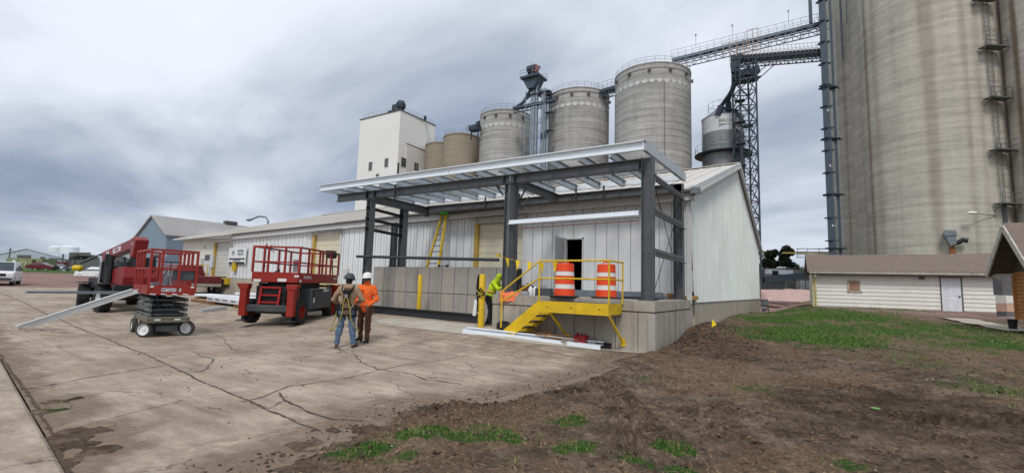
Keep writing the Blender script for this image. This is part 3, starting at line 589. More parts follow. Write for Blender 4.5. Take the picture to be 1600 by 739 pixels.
p = Gd(1368, 640); mb = MB(); mb.prism([(-.06, 0), (-.02, .025), (.06, .015), (.04, -.015), (-.03, -.02)], (0, 0, 0), (1, 0, 0), (0, 1, .1), (0, 0, .012)); o = mb.build('scrap', mat('bright_green', (120, 172, 96), .7)); o.location = (p.x, p.y, p.z+.015); tagp(o, 'small bright green scrap lying on the dark soil', 'scrap')
# ------------------------------------------------------------ the long white warehouse
def eave(x): return float(np.interp(-x, [0, 14, 22, 30, 38], [5.12, 4.98, 4.80, 4.62, 4.5]))
def ridge(x): return float(np.interp(-x, [0, 33, 41, 52], [8.92, 8.18, 7.95, 7.7]))
def sill(x): return float(np.interp(-x, [0, 6, 17, 30, 38], [1.36, 1.56, 1.50, 1.66, 1.70]))
WY, FY, RY = 4.4, 28.7, 16.6
wh = thing('warehouse', 'long white metal-sided warehouse with a pale low gable roof behind the dock', 'warehouse', (-19, 16.5, 0))
def wall_piece(mb, x0, x1, zb, zt, y=WY, ribs=True, sp=.42, th=.05, hump=.034): # zb, zt: functions of x
    mb.hexa([(x0, y, zb(x0)), (x1, y, zb(x1)), (x1, y+th, zb(x1)), (x0, y+th, zb(x0)), (x0, y, zt(x0)), (x1, y, zt(x1)), (x1, y+th, zt(x1)), (x0, y+th, zt(x0))])
    if ribs:
        x = math.floor(x0/sp)*sp+sp
        while x < x1-.05:
            if x > x0+.05: mb.hexa([(x-.018, y-hump, zb(x)+.004), (x+.018, y-hump, zb(x)+.004), (x+.034, y+.001, zb(x)+.004), (x-.034, y+.001, zb(x)+.004), (x-.018, y-hump, zt(x)-.004), (x+.018, y-hump, zt(x)-.004), (x+.034, y+.001, zt(x)-.004), (x-.034, y+.001, zt(x)-.004)])
            x += sp
    x = math.floor(x0/sp)*sp+sp*.5  # thin strips midway between ribs, coloured as the shade in the sheet seams
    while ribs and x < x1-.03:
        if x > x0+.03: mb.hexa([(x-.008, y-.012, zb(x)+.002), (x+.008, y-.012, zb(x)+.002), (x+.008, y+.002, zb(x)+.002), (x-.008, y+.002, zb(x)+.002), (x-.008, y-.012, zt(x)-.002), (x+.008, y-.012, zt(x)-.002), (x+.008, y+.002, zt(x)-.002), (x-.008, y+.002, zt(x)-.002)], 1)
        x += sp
def cst(v): return lambda x: v
lip = lambda x: eave(x)-.36        # underside of the eave band
# openings along the front wall: (x0, x1, top)
D3, D2, D1 = (-9.2, -6.63, 4.38), (-21.0, -18.5, 4.27), (-32.4, -30.2, 4.12)
PD = (-4.74, -3.93, 3.60)
mb = MB()
segs = [(-30.0, D2[0]), (D2[1], D3[0]), (D3[1], PD[0]), (PD[1], -.02)]
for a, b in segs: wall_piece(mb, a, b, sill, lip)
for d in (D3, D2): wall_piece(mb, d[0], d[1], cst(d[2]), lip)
K['seam_shade'] = mat('painted_seam_shade', (140, 142, 142), .8, var=.1)  # flat grey that paints the shadow line of the panel gaps
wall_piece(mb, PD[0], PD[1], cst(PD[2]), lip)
mb.build('wall', [K['siding'], K['seam_shade']], wh, world=True)
mb = MB()                                            # older set-out section at the far left end
for a, b in ((-37.2, D1[0]), (D1[1], -30.02)): wall_piece(mb, a, b, sill, lambda x: 4.42, y=WY-.02, sp=1.4, hump=.006)
wall_piece(mb, D1[0], D1[1], cst(D1[2]), lambda x: 4.42, y=WY-.02, ribs=False)
mb.build('wall', mat('cream_white_siding', (214, 212, 202), .6, var=.05, sc=.8, streak=.3, streak_c=(170, 160, 136)), wh, world=True, label='older smooth wall section at the far end')
mb = MB(); mb.bx(-37.2, -37.15, WY, FY, 1.6, 4.5); mb.bx(-37.2, 0, FY-.05, FY, 1.3, 4.55); mb.build('wall', K['siding'], wh, world=True)
# newer lower panels on the dock side, with a band and trim
mb = MB(); 
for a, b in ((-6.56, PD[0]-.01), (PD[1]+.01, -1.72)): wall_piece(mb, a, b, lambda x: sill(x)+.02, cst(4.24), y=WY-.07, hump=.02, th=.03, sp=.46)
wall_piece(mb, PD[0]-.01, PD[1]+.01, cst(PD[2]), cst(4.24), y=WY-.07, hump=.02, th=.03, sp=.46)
mb.bar((-6.6, WY-.1, 4.27), (-1.7, WY-.1, 4.30), .05, .05); mb.bar((-1.68, WY-.1, 1.6), (-1.68, WY-.1, 4.27), .07, .05, up=(1, 0, 0)); mb.bar((-6.58, WY-.1, 1.5), (-6.58, WY-.1, 4.25), .05, .05, up=(1, 0, 0))
mb.build('lower_panel', [mat('newer_white_panel', (226, 227, 227), .5, var=.04, sc=.8, streak=.15, streak_c=(168, 168, 166)), K['seam_shade']], wh, world=True)
# insulation and blocking showing under the siding
mb = MB()
for x in np.arange(-6.5, -.2, .52): mb.bx(x, x+.48, WY-.03, WY+.1, 1.38, 1.5+random.uniform(0, .06))
mb.build('sill_blocking', mat('sill_foam_and_timber', (168, 128, 74), .95, var=.3, sc=7, grime=.7, grime_c=(96, 72, 46), gsc=3), wh, world=True)
# foundation
mb = MB(); mb.hexa([(-37.2, WY-.03, -.3), (-.02, WY-.03, -.3), (-.02, WY+.4, -.3), (-37.2, WY+.4, -.3), (-37.2, WY-.03, 1.70), (-.02, WY-.03, 1.36), (-.02, WY+.4, 1.36), (-37.2, WY+.4, 1.70)])
mb.bx(-.35, 0.045, WY+.42, FY, -.3, 1.245); mb.build('foundation', K['concl'], wh, world=True)
mb = MB(); mb.bx(-37, -.4, WY+.45, FY-.1, 1.2, 1.3); mb.build('floor', K['conc'], wh, world=True)
# gable wall: sheet with ribs, its lower left corner peeled away from the frame
mb = MB()
def groof(y, x=0): # height of the roof underside over the gable
    e = eave(x)-.12; r = ridge(x)-.14; return e+(r-e)*(1-abs(y-RY)/(RY-WY))
ys_ = list(np.arange(WY+.0, FY, .62))
pts = []
for i in range(int((FY-WY)/.305)):
    y0 = WY+i*.305; y1 = min(FY, y0+.305); k = max(0, 1-(y0-WY)/.62); sh = .12*k
    b0 = 1.25; t0, t1 = groof(y0), groof(y1)
    yy = y0+(.16 if i == 0 else 0)
    mb.hexa([(0-.03+sh, yy, b0), (0.03+sh, yy, b0), (.03+sh*.4, y1, b0), (-.03+sh*.4, y1, b0), (-.03, y0, t0), (.03, y0, t0), (.03, y1, t1), (-.03, y1, t1)])
    if i % 1 == 0 and i > 0: mb.hexa([(.03, y0-.03, b0+.01), (.065+sh, y0-.012, b0+.01), (.065+sh, y0+.012, b0+.01), (.03, y0+.03, b0+.01), (.03, y0-.03, t0-.01), (.065, y0-.012, t0-.01), (.065, y0+.012, t0-.01), (.03, y0+.03, t0-.01)])
mb.build('gable_wall', K['siding2'], wh, world=True)
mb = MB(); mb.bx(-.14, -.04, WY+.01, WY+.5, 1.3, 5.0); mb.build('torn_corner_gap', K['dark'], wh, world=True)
mb = MB(); mb.box((-.03, WY-.06, 3.2), (.16, .05, 3.9), 0, 0); mb.box((.03, WY+.2, 2.0), (.03, .3, .7), 0, 0, R=Matrix.Rotation(rad(3), 3, 'X')); mb.bar((.05, WY+.25, 1.255), (.05, FY, 1.255), .03, .03, m=1)
mb.build('corner_trim', [K['trimw'], K['trimd']], wh, world=True)
# roof sheets with standing seams, fascia band, gutter, rake trim
mb = MB()
for side in (0, 1):
    xs_ = [0.22, -8, -14, -22, -30, -37.6]
    for a, b in zip(xs_[:-1], xs_[1:]):
        ye, yr = ((WY-.28), RY) if side == 0 else ((FY+.3), RY)
        mb.hexa([(a, ye, eave(a)-.0), (b, ye, eave(b)-.0), (b, yr, ridge(b)), (a, yr, ridge(a)), (a, ye, eave(a)+.05), (b, ye, eave(b)+.05), (b, yr, ridge(b)+.05), (a, yr, ridge(a)+.05)])
x = 0.0
while x > -37.4:
    mb.bar((x, WY-.27, eave(x)+.06), (x, RY, ridge(x)+.06), .05, .035); x -= .61
mb.bar((.22, RY, ridge(0)+.08), (-37.6, RY, ridge(-37.6)+.08), .5, .03)
mb.build('roof', K['roofw'], wh, world=True)
mb = MB(); xs_ = [0.2, -7, -14, -22, -30]
for a, b in zip(xs_[:-1], xs_[1:]):
    mb.bar((a, WY-.13, eave(a)-.20), (b+.001, WY-.13, eave(b)-.20), .2, .32)
mb.bar((-29.6, WY-.35, 4.55), (-37.5, WY-.35, 4.42), .55, .10); mb.build('fascia', K['trimw'], wh, world=True)
mb = MB()
for a, b in zip(xs_[:-1], xs_[1:]): mb.bar((a, WY-.30, eave(a)-.06), (b+.001, WY-.30, eave(b)-.06), .1, .07)
mb.bar((-7.2, WY-.25, 4.95), (-11.2, WY-.27, 4.62+.25), .06, .04)
mb.build('gutter', K['trimd'], wh, world=True)
mb = MB()
for s, yy in ((0, WY-.32), (1, FY+.3)):
    mb.bar((.20, yy, eave(0)-.06), (.20, RY, ridge(0)-.06), .10, .34, m=0); mb.bar((.262, yy, eave(0)-.16), (.262, RY, ridge(0)-.16), .02, .07, m=0)
mb.build('rake_trim', K['trimw'], wh, world=True)
mb = MB(); p = PX(1076, 292, .28); mb.box((.26, WY-.38, 5.03), (.3, .22, .2)); mb.bar((.3, WY-.45, 5.14), (.4, WY-.45, 5.0), .12, .02); mb.build('gutter_end', K['stainm'], wh, world=True)
# overhead doors
def overhead(d, zb, mat_, bent=0):
    x0, x1, zt = d; mb = MB(); n = max(6, int((zt-zb)/.30)); h = (zt-zb)/n
    for i in range(n): mb.bx(x0+.1, x1-.1, WY+.10, WY+.14, zb+i*h+.008, zb+(i+1)*h-.008); mb.bx(x0+.1, x1-.1, WY+.118, WY+.128, zb+i*h-.009, zb+i*h+.009)
    o = mb.build('overhead_door', mat_, wh, world=True, bevel=.006)
    mb = MB()
    mb.bx(x0-.06, x0+.13, WY-.06, WY+.098, zb-.1, zt); mb.bx(x1-.10, x1+.04, WY-.05, WY+.098, zb-.1, zt, 1)
    mb.bx(x0-.06, x1+.06, WY-.06, WY+.098, zt+.001, zt+.07, 1); mb.build('door_frame', [K['ochre'], K['trimw']], o, world=True)
    return o
overhead(D3, 1.4, K['cream']); overhead(D2, 1.5, K['cream']); overhead(D1, 1.72, mat('grey_door_panel', (198, 198, 192), .6, var=.05, sc=2))
# wrinkled header panels over two of the doors
for d in (D3, D2):
    mb = MB(); x0, x1, zt = d
    mb.bx(x0-.05, x1+.05, WY-.10, WY-.075, zt+.02, lip(x0)-.02)
    for i in range(7): x = x0+.1+i*(x1-x0-.2)/6; mb.bx(x-.02, x+.02, WY-.13, WY-.101, zt+.03, lip(x0)-.05)
    mb.bar((x0-.4, WY-.22, lip(x0)+.0), (x1+.3, WY-.22, lip(x1)+.02), .2, .03); mb.build('door_header', mat('weathered_header_panel', (186, 182, 174), .6, var=.12, sc=3, streak=.6, streak_c=(110, 104, 98)), wh, world=True)
# personnel door: open leaf swung outward on the left, frame, unlit room behind
mb = MB(); zb = 1.42
for x in (PD[0]+.02, PD[1]-.02): mb.bx(x-.03, x+.03, WY-.11, WY+.08, zb, PD[2])
mb.bx(PD[0]-.01, PD[1]+.01, WY-.11, WY+.08, PD[2]-.055, PD[2]+.01); fr = mb.build('door_frame', K['trimw'], wh, world=True)
mb = MB(); hx, hy = PD[0]+.0, WY-.12; a = rad(-88); c = Vector((hx+math.cos(a)*.44, hy+math.sin(a)*.44, (zb+PD[2])/2+.02))
mb.box(c, (.86, .045, PD[2]-zb-.05), a); lf = mb.build('door_leaf', mat('grey_steel_door', (168, 172, 172), .5, var=.06, sc=2, grime=.3, grime_c=(130, 130, 126)), wh, world=True, bevel=.004)
mb = MB(); e = Vector((hx+math.cos(a)*.78, hy+math.sin(a)*.78, 2.45)); mb.ball(e+Vector((.05, -.05, 0)), .035); mb.build('handle', K['chrome'], lf, world=True)
# dark room lining so that the doorway shows no daylight
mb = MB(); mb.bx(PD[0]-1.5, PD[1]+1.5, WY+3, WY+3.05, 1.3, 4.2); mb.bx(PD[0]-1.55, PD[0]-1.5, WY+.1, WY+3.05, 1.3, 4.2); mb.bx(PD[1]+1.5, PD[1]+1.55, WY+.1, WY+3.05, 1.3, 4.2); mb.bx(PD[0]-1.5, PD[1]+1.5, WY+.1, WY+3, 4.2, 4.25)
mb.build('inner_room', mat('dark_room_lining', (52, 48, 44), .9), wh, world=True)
# dock bumpers / yellow dock leveller, side door and rail at the far end
mb = MB(); mb.bx(-32.3, -29.8, WY-.25, WY-.03, 1.2, 1.62, 0); mb.bx(-30.6, -30.2, WY-.42, WY-.25, 1.25, 1.55, 1); mb.bx(-31.9, -31.5, WY-.42, WY-.25, 1.25, 1.55, 1); mb.build('dock_leveller', [K['yelw'], K['black']], wh, world=True)
mb = MB(); mb.bx(-21.2, -18.3, WY-.22, WY-.03, 1.1, 1.48, 0); mb.bx(-19.0, -18.7, WY-.4, WY-.22, 1.1, 1.45, 1); mb.bx(-20.9, -20.6, WY-.4, WY-.22, 1.1, 1.45, 1); mb.build('dock_leveller', [mat('cream_dock_plate', (206, 190, 140), .7, var=.12, sc=4, grime=.5, grime_c=(150, 120, 70)), K['black']], wh, world=True)
def pw(u, v, y=WY-.1): return PY(u, v, y)
mb = MB(); a = pw(320, 396); b = pw(325.5, 428); mb.bx(a.x, b.x, WY-.07, WY-.03, b.z, a.z); sdr = mb.build('side_door', K['trimw'], wh, world=True)
mb = MB(); mb.bx(a.x+.03, b.x-.03, WY-.09, WY-.072, a.z-.5, a.z-.1); mb.build('pane', K['glass'], sdr, world=True)
sr = thing('handrail', 'yellow pipe handrail beside the far side door', 'handrail', (pw(312, 430).x, WY-1.0, 1.2)); mb = MB()
A_, B_ = PY(302, 413, WY-1.2), PY(325, 414, WY-1.2)
for t in (0, .35, .7, 1): q = A_.lerp(B_, t); mb.cyl((q.x, q.y, q.z), (q.x, q.y, q.z-1.5), .028, 6)
mb.cyl(A_, B_, .028, 6); mb.cyl(A_-Vector((0, 0, .5)), B_-Vector((0, 0, .5)), .025, 6); mb.build('rail', K['yelw'], sr, world=True); mb = MB(); mb.bx(A_.x-.1, B_.x+.1, WY-1.25, WY-.05, A_.z-1.2, A_.z-1.1); mb.build('platform', K['conc'], sr, world=True)
for (u, v, w_, h_) in ((314, 409, .45, .5), (331, 408, .35, .9), (318, 385, .3, .06)):
    q = pw(u, v); mb = MB(); mb.box((q.x, WY-.1, q.z), (w_, .14, h_)); mb.build('wall_box', K['trimw'], wh, world=True)
eb = MB(); q = pw(367, 417); eb.box((q.x, WY-.14, q.z), (.36, .16, .55)); o = eb.build('yellow_box', K['yelw']); tagp(o, 'small yellow box mounted under the company sign', 'electrical box')
eb = MB(); q = pw(539, 424); eb.box((q.x, WY-.10, q.z), (.42, .03, .42)); nb = eb.build('notice', K['white']); tagp(nb, 'small white notice on the ribbed wall behind the two talking workers', 'notice')
eb = MB(); 
for dz in (-.1, 0, .1): eb.box((q.x, WY-.12, q.z+dz), (.34, .004, .025))
eb.build('print', mat('faded_red_print', (150, 96, 96), .7), nb)
# company sign
a, b = pw(360.5, 389), pw(384, 412.5); sx0, sx1, sz0, sz1 = a.x-.1, b.x, b.z+.0, a.z+.05
sg = thing('company_sign', 'white company sign with a round logo and two black bars beside the far overhead door', 'sign', ((sx0+sx1)/2, WY-.14, sz0))
mb = MB(); mb.bx(sx0, sx1, WY-.15, WY-.11, sz0, sz1); mb.build('board', K['white'], sg, world=True)
W_, H_ = sx1-sx0, sz1-sz0; mb = MB()
mb.bx(sx0+.05*W_, sx1-.04*W_, WY-.156, WY-.151, sz0+.27*H_, sz0+.36*H_); mb.bx(sx0+.05*W_, sx1-.04*W_, WY-.156, WY-.151, sz0+.0*H_, sz0+.13*H_)
c = Vector((sx0+.27*W_, WY-.156, sz0+.70*H_)); R_ = .16*H_
for i in range(18):
    if i in (2, 3): continue
    t0, t1 = 2*math.pi*i/18, 2*math.pi*(i+1)/18
    mb.quad(c+Vector((math.cos(t0)*R_, 0, math.sin(t0)*R_)), c+Vector((math.cos(t1)*R_, 0, math.sin(t1)*R_)), c+Vector((math.cos(t1)*R_*.84, 0, math.sin(t1)*R_*.84)), c+Vector((math.cos(t0)*R_*.84, 0, math.sin(t0)*R_*.84)))
for i in range(4): mb.box(c+Vector((R_*.35, -.002, (-.3+i*.3)*R_)), (R_*.36, .004, R_*.2), 0, 0)
mb.box(c+Vector((-R_*.35, -.002, R_*.2)), (R_*.6, .004, R_*.25)); mb.box(c+Vector((-R_*.1, -.002, -R_*.25)), (R_*1.1, .004, R_*.16)); mb.box(c+Vector((R_*.35, -.002, R_*1.1)), (R_*.12, .004, R_*.5)); mb.build('logo', K['ink'], sg, world=True)
text('lettering', 'CENTRAL', .24*H_*.9, (sx0+.68*W_, WY-.157, sz0+.80*H_), (1, 0, 0), (0, 0, 1), K['ink'], sg, xs=.8)
text('lettering', 'VALLEY AG', .22*H_*.9, (sx0+.70*W_, WY-.157, sz0+.60*H_), (1, 0, 0), (0, 0, 1), K['ink'], sg, xs=.66)
text('lettering', 'COOPERATIVE', .13*H_, (sx0+.5*W_, WY-.157, sz0+.20*H_), (1, 0, 0), (0, 0, 1), K['inkb'], sg)
# stains low on the far wall: soot and rust on the foundation are in its material; weeds of stacked junk are separate
# gas meter and vent at the far gable corner
gm_ = thing('gas_meter', 'grey gas meter and pipes at the far foot of the gable wall', 'gas meter', (.3, 28.9, gh(.4, 28.9))); mb = MB()
z0 = gm_.location.z; mb.box((.35, 28.9, z0+.85), (.4, .4, .45)); mb.cyl((.2, 28.7, z0-.1), (.2, 28.7, z0+1.1), .05, 8); mb.cyl((.55, 29.1, z0-.1), (.55, 29.1, z0+.7), .05, 8); mb.ball((.3, 28.85, z0+.35), .2); mb.bx(.06, .1, 28.3, 28.75, 1.3, 2.6); mb.build('meter_body', K['stainm'], gm_, world=True)

# ------------------------------------------------------------ dock and retaining wall
DT = 1.37
dk = thing('concrete_dock', 'new poured concrete loading dock with a capped top edge and yellow stairs against it', 'loading dock', (-2.6, 2, 0)); mb = MB()
DX = -5.12
mb.bx(DX, 0, 0, WY-.04, -.35, 1.05); mb.build('dock_base', K['conc'], dk, world=True)
mb = MB(); mb.bx(DX-.015, .015, -.015, WY-.04, 1.075, DT); mb.build('dock_cap', K['conc'], dk, world=True, bevel=.012)
mb = MB(); mb.bx(DX+.02, -.02, .02, WY-.1, 1.051, 1.074)
for x in np.arange(-4.7, -.2, .61): mb.bx(x-.007, x+.007, -.004, .01, .0, 1.05)
for y in (.95, 1.5, 2.2, 2.8, 3.4): mb.bx(-.01, .004, y-.006, y+.006, .0, 1.05)
mb.build('form_joint', K['joint'], dk, world=True)
mb = MB(); mb.bx(-.16, .03, -.035, .16, -.1, 1.0); mb.build('corner_pour', mat('fresh_grey_concrete', (168, 164, 156), .9, var=.08, sc=3, grime=.2), dk, world=True, bevel=.01)
rw = thing('retaining_wall', 'tall grey concrete panel wall left of the dock with a two-row joint pattern', 'retaining wall', (-9.5, 2.2, .2)); mb = MB()
RX0, RX1, RZ, RZm = -13.0, -5.72, 2.33, 1.28
n = 11; w_ = (RX1-RX0)/n
gw = [mat('wall_panel_a', (172, 166, 155), .9, var=.13, sc=1.2, streak=.4, streak_c=(112, 104, 94), bump=.3, bsc=20, grime=.3, grime_c=(128, 118, 106), fine=.2), mat('wall_panel_b', (164, 160, 152), .9, var=.12, sc=1.6, streak=.45, streak_c=(108, 100, 92), bump=.3, bsc=20, grime=.3, grime_c=(168, 166, 166), fine=.2)]
for i in range(n):
    for (z0, z1) in ((-.1, RZm-.013), (RZm+.013, RZ)):
        mb.bx(RX0+i*w_+.011, RX0+(i+1)*w_-.011, 2.0+random.uniform(0, .004), 2.3, z0, z1, i % 2)
mb.build('panel_face', gw, rw, world=True); mb = MB(); mb.bx(RX0+.01, RX1-.01, 2.012, 2.32, -.1, RZ-.012); mb.bx(RX0+.01, RX1-.01, 2.32, 2.75, -.1, RZ-.03); mb.build('joint_core', K['joint'], rw, world=True)

# ------------------------------------------------------------ steel canopy frame
cf = thing('canopy_frame', 'unfinished grey steel canopy frame with bright galvanised purlins over the dock', 'canopy frame', (-6.5, 2, DT))
S_, G_ = K['steel'], K['galv']
def column(p, z1, d=.30, wdt=.26, along='x', m=S_, world=True):
    mb = MB(); up = (1, 0, 0) if along == 'x' else (0, 1, 0); mb.ibeam((p[0], p[1], p[2]+.02), (p[0], p[1], z1), d, wdt, up=up, t=.016); mb.box((p[0], p[1], p[2]+.01), (d+.12, wdt+.12, .02)); 
    o = mb.build('column', m, cf, world=True)
    mb = MB()
    for sx in (-1, 1):
        for sy in (-1, 1): mb.cyl((p[0]+sx*(d/2+.03), p[1]+sy*.09, p[2]+.02), (p[0]+sx*(d/2+.03), p[1]+sy*.09, p[2]+.07), .014, 6)
    mb.build('anchor_bolt', K['steeld'], o, world=True); return o
BT, BB = 5.26, 4.94       # front beam top and underside
column((-.215, .19, DT), BT+.02, .30, .28, 'x'); column((-.20, 3.62, DT), 5.22, .30, .28, 'x')
column((-4.70, .18, DT), BB+.04, .28, .22, 'x'); column((-4.78, .62, DT), BB, .18, .18, 'x')
column((-11.33, .19, .28), BB, .24, .26, 'x'); column((-11.52, 2.2, RZ), 4.86, .26, .28, 'x'); column((-12.1, 2.25, RZ), 4.30, .22, .22, 'x')
mb = MB()                                         # plates closing the mid column into a box as in the photo
mb.bx(-4.69, -4.60, .045, .05, DT+.02, BB-.02); mb.build('column_plate', K['steel'], cf, world=True)
for z in (4.75, 3.72, 2.62, DT+.28):
    for dx in (-.05, .05): bolt = MB(); bolt.cyl((-.215+dx, .05, z), (-.215+dx, .035, z), .016, 6); bolt.build('bolt', K['blk'], cf, world=True)
def member(name, p, q, d, wd, m=S_, t=.016): mb = MB(); mb.ibeam(p, q, d, wd, t=t); return mb.build(name, m, cf, world=True)
zc = (BT+BB)/2
member('beam', (-.37, .19, zc), (-4.70, .19, zc), .30, .20); member('beam', (-4.74, .19, zc), (-13.45, .19, zc+.03), .30, .20)
member('beam', (-.1, 3.62, 5.08), (-7.0, 3.62, 5.06), .28, .2); member('beam', (-7.03, 3.62, 5.06), (-11.5, 3.62, 5.07), .28, .2)
member('cross_beam', (-11.33, .36, 4.98), (-11.45, 3.55, 4.98), .34, .2); member('cross_beam', (-4.72, .42, 5.08), (-4.72, 3.5, 5.08), .26, .18); 
mb = MB(); mb.bx(-11.58, -11.34, 3.56, 3.60, 4.72, 5.18); mb.build('end_plate', K['steeld'], cf, world=True)
for x, y in ((-9.9, .07), (-8.1, 3.5), (-2.8, 3.5), (-1.0, 3.5), (-6.4, 3.5), (-3.9, 3.5)): mb = MB(); mb.bx(x-.03, x+.03, y-.02, y+.02, 4.78, 5.38); mb.build('clip_plate', K['steeld'], cf, world=True)
for x in (-.43, -4.5, -4.92, -11.1, -11.56):
    mb = MB(); mb.bx(x-.008, x+.008, .08, .30, BB+.01, BT-.01)
    for z in (BB+.07, BB+.16, BB+.25):
        for y in (.12, .26): mb.cyl((x-.02, y, z), (x+.02, y, z), .014, 6)
    mb.build('bolted_end_plate', K['steeld'], cf, world=True)
# side girts between the right-hand columns, rod bracing
for z in (4.72, 3.77, 2.66):
    mb = MB(); mb.cee((-.05, .30, z), (-.05, 3.55, z), .22, .09, side=-1, zed=True, t=.008); mb.bar((-.02, .34, z+.03), (-.02, 3.5, z+.03), .012, .05); mb.build('girt', K['steel'], cf, world=True)
for z0, z1 in ((4.52, 4.5), (4.08, 3.9), (3.68, 3.4)):
    mb = MB(); mb.cee((-11.33, -.05, z0+.05), (-11.6, 2.3, z0), .12, .06, side=1, t=.008); mb.build('girt', K['steeld'], cf, world=True)
def rod(p, q, r=.011): mb = MB(); mb.cyl(p, q, r, 6); return mb.build('brace_rod', K['steeld'], cf, world=True)
rod((-.12, .4, 4.65), (-.12, 3.5, 1.75)); rod((-.12, 3.5, 4.5), (-.12, .4, 1.6))
for q in ([(-4.62, .5, 4.3), (-4.35, .62, 4.9)], [(-5.0, .22, 4.6), (-5.25, .22, 4.92)], [(-4.7, .9, 4.2), (-4.6, 1.2, 4.7)]): mb = MB(); mb.tube(q, .03, 6); mb.build('knee_brace', K['steeld'], cf, world=True)
# horizontal girts across the bays
mb = MB(); mb.cee((-4.60, 0.0, 3.66), (-.42, 0.0, 3.72), .14, .075, side=-1, t=.006, zed=True); mb.build('girt', K['galvb'], cf, world=True, label='bright galvanised girt across the right-hand bay')
mb = MB(); mb.bar((-4.4, .14, 3.47), (-.45, .14, 3.53), .05, .025); mb.build('sag_angle', mat('primer_red_angle', (168, 128, 118), .7), cf, world=True)
mb = MB(); mb.cyl((-11.75, 0.0, 2.64), (-4.95, 0.0, 2.47), .055, 8); mb.build('girt', K['steeld'], cf, world=True, label='dark pipe rail across the left-hand bay')
# roof purlins and edge channels
PZ = 5.42; FYr, BKr = -.26, 3.74
def pz(y): return PZ
nP = 15; x = -.9; xsP = list(np.linspace(-1.15, -13.3, 14))
for x in xsP:
    mb = MB(); mb.cee((x, FYr+.07, PZ), (x-.02, BKr, PZ), .22, .085, side=1, zed=True, t=.006); mb.build('purlin', G_, cf, world=True)
for y in (1.3, 2.6): mb = MB(); mb.bar((-.2, y, PZ+.06), (-13.3, y, PZ+.06), .03, .03); mb.build('sag_strap', K['galvd'], cf, world=True)
def edge(p, q, name='edge_channel'): mb = MB(); mb.cee(p, q, .27, .09, side=-1, t=.007); return mb.build(name, K['galvb'], cf, world=True)
zF = 5.49
edge((-.19, FYr, zF), (-6.96, FYr, zF+.02)); edge((-6.98, FYr-.004, zF+.02), (-14.05, FYr-.004, zF+.04))
mb = MB(); mb.cee((-.13, FYr-.02, zF), (.0, BKr+.05, zF-.02), .29, .09, side=-1, t=.007); mb.build('edge_channel', K['galv'], cf, world=True)
mb = MB(); mb.cee((-14.0, FYr+.01, zF+.03), (-14.0, BKr, zF+.03), .24, .08, side=1, t=.007); mb.build('edge_channel', K['galv'], cf, world=True)
mb = MB(); mb.cee((-.1, BKr-.1, zF-.06), (-13.9, BKr-.1, zF-.06), .16, .08, side=1, t=.007); mb.build('eave_channel', K['galvb'], cf, world=True)
# ------------------------------------------------------------ silos, headhouse, conveyors
def lathe_attr(name, prof, c, n, matl, parent, attr=None, smooth=40, warp=0.0):
    mb = MB(); mb.lathe(prof, (0, 0, 0), (0, 0, 1), n); me_v = mb.v
    if warp:
        out = []
        for (x, y, z) in me_v:
            a = math.atan2(y, x); k = 1+warp*(fbm(np.array([a*3+z*.02]), np.array([z*.5]), 1.0, 3, 33)[0]-.5); out.append((x*k, y*k, z))
        mb.v = out
    o = mb.build(name, matl, parent, smooth=smooth, fix=False)
    if attr:
        me = o.data; co = np.array(mb.v); at = me.attributes.new('stain', 'FLOAT', 'POINT'); at.data.foreach_set('value', attr(co).astype(np.float32))
    o.location = Vector(c)-parent.location; return o
def ringed(r, z0, z1, step, lip=.05):
    pr = [(r, z0)]; z = z0
    while z < z1-step*.5: pr += [(r-.0, z+.02), (r+lip*.0, z+step-.16), (r-lip*.9, z+step-.08), (r, z+step)]; z += step
    return pr
GS = silo_mat('ringed_grey_concrete', (168, 167, 164), .42, (232, 230, 226)); TS = silo_mat('tan_old_concrete', (152, 142, 124), .2); BS = silo_mat('big_silo_concrete', (182, 177, 165), .34, (98, 76, 54))
def rail_ring(parent, c, r, z, n=20, h=1.05, m=None, a0=0, a1=2*math.pi, t=.032):
    mb = MB(); pts = [(c[0]+r*math.cos(a0+(a1-a0)*i/n), c[1]+r*math.sin(a0+(a1-a0)*i/n), z) for i in range(n+1)]
    for hh in (h, h*.5): mb.tube([(x, y, z+hh) for x, y, z in pts], t, 4, cap=False)
    for x, y, z in pts[:n if abs(a1-a0-2*math.pi) < 1e-3 else n+1]: mb.bar((x, y, z), (x, y, z+h), t*1.4, t*1.4, up=(0, 1, 0))
    return mb.build('top_railing', m or K['galvd'], parent, world=True)
def diamonds(co_r, h, r, n=60):
    pass
silos = [('grey ringed concrete silo, the widest of the three and nearest the steel bin', -20.8, 72.8, 6.83, 41.0), ('grey ringed concrete silo in the middle, right of the truss tower', -35.4, 72.0, 6.02, 39.6), ('grey ringed concrete silo left of the truss tower, beside the tan silo', -52.8, 71.7, 5.7, 38.5)]
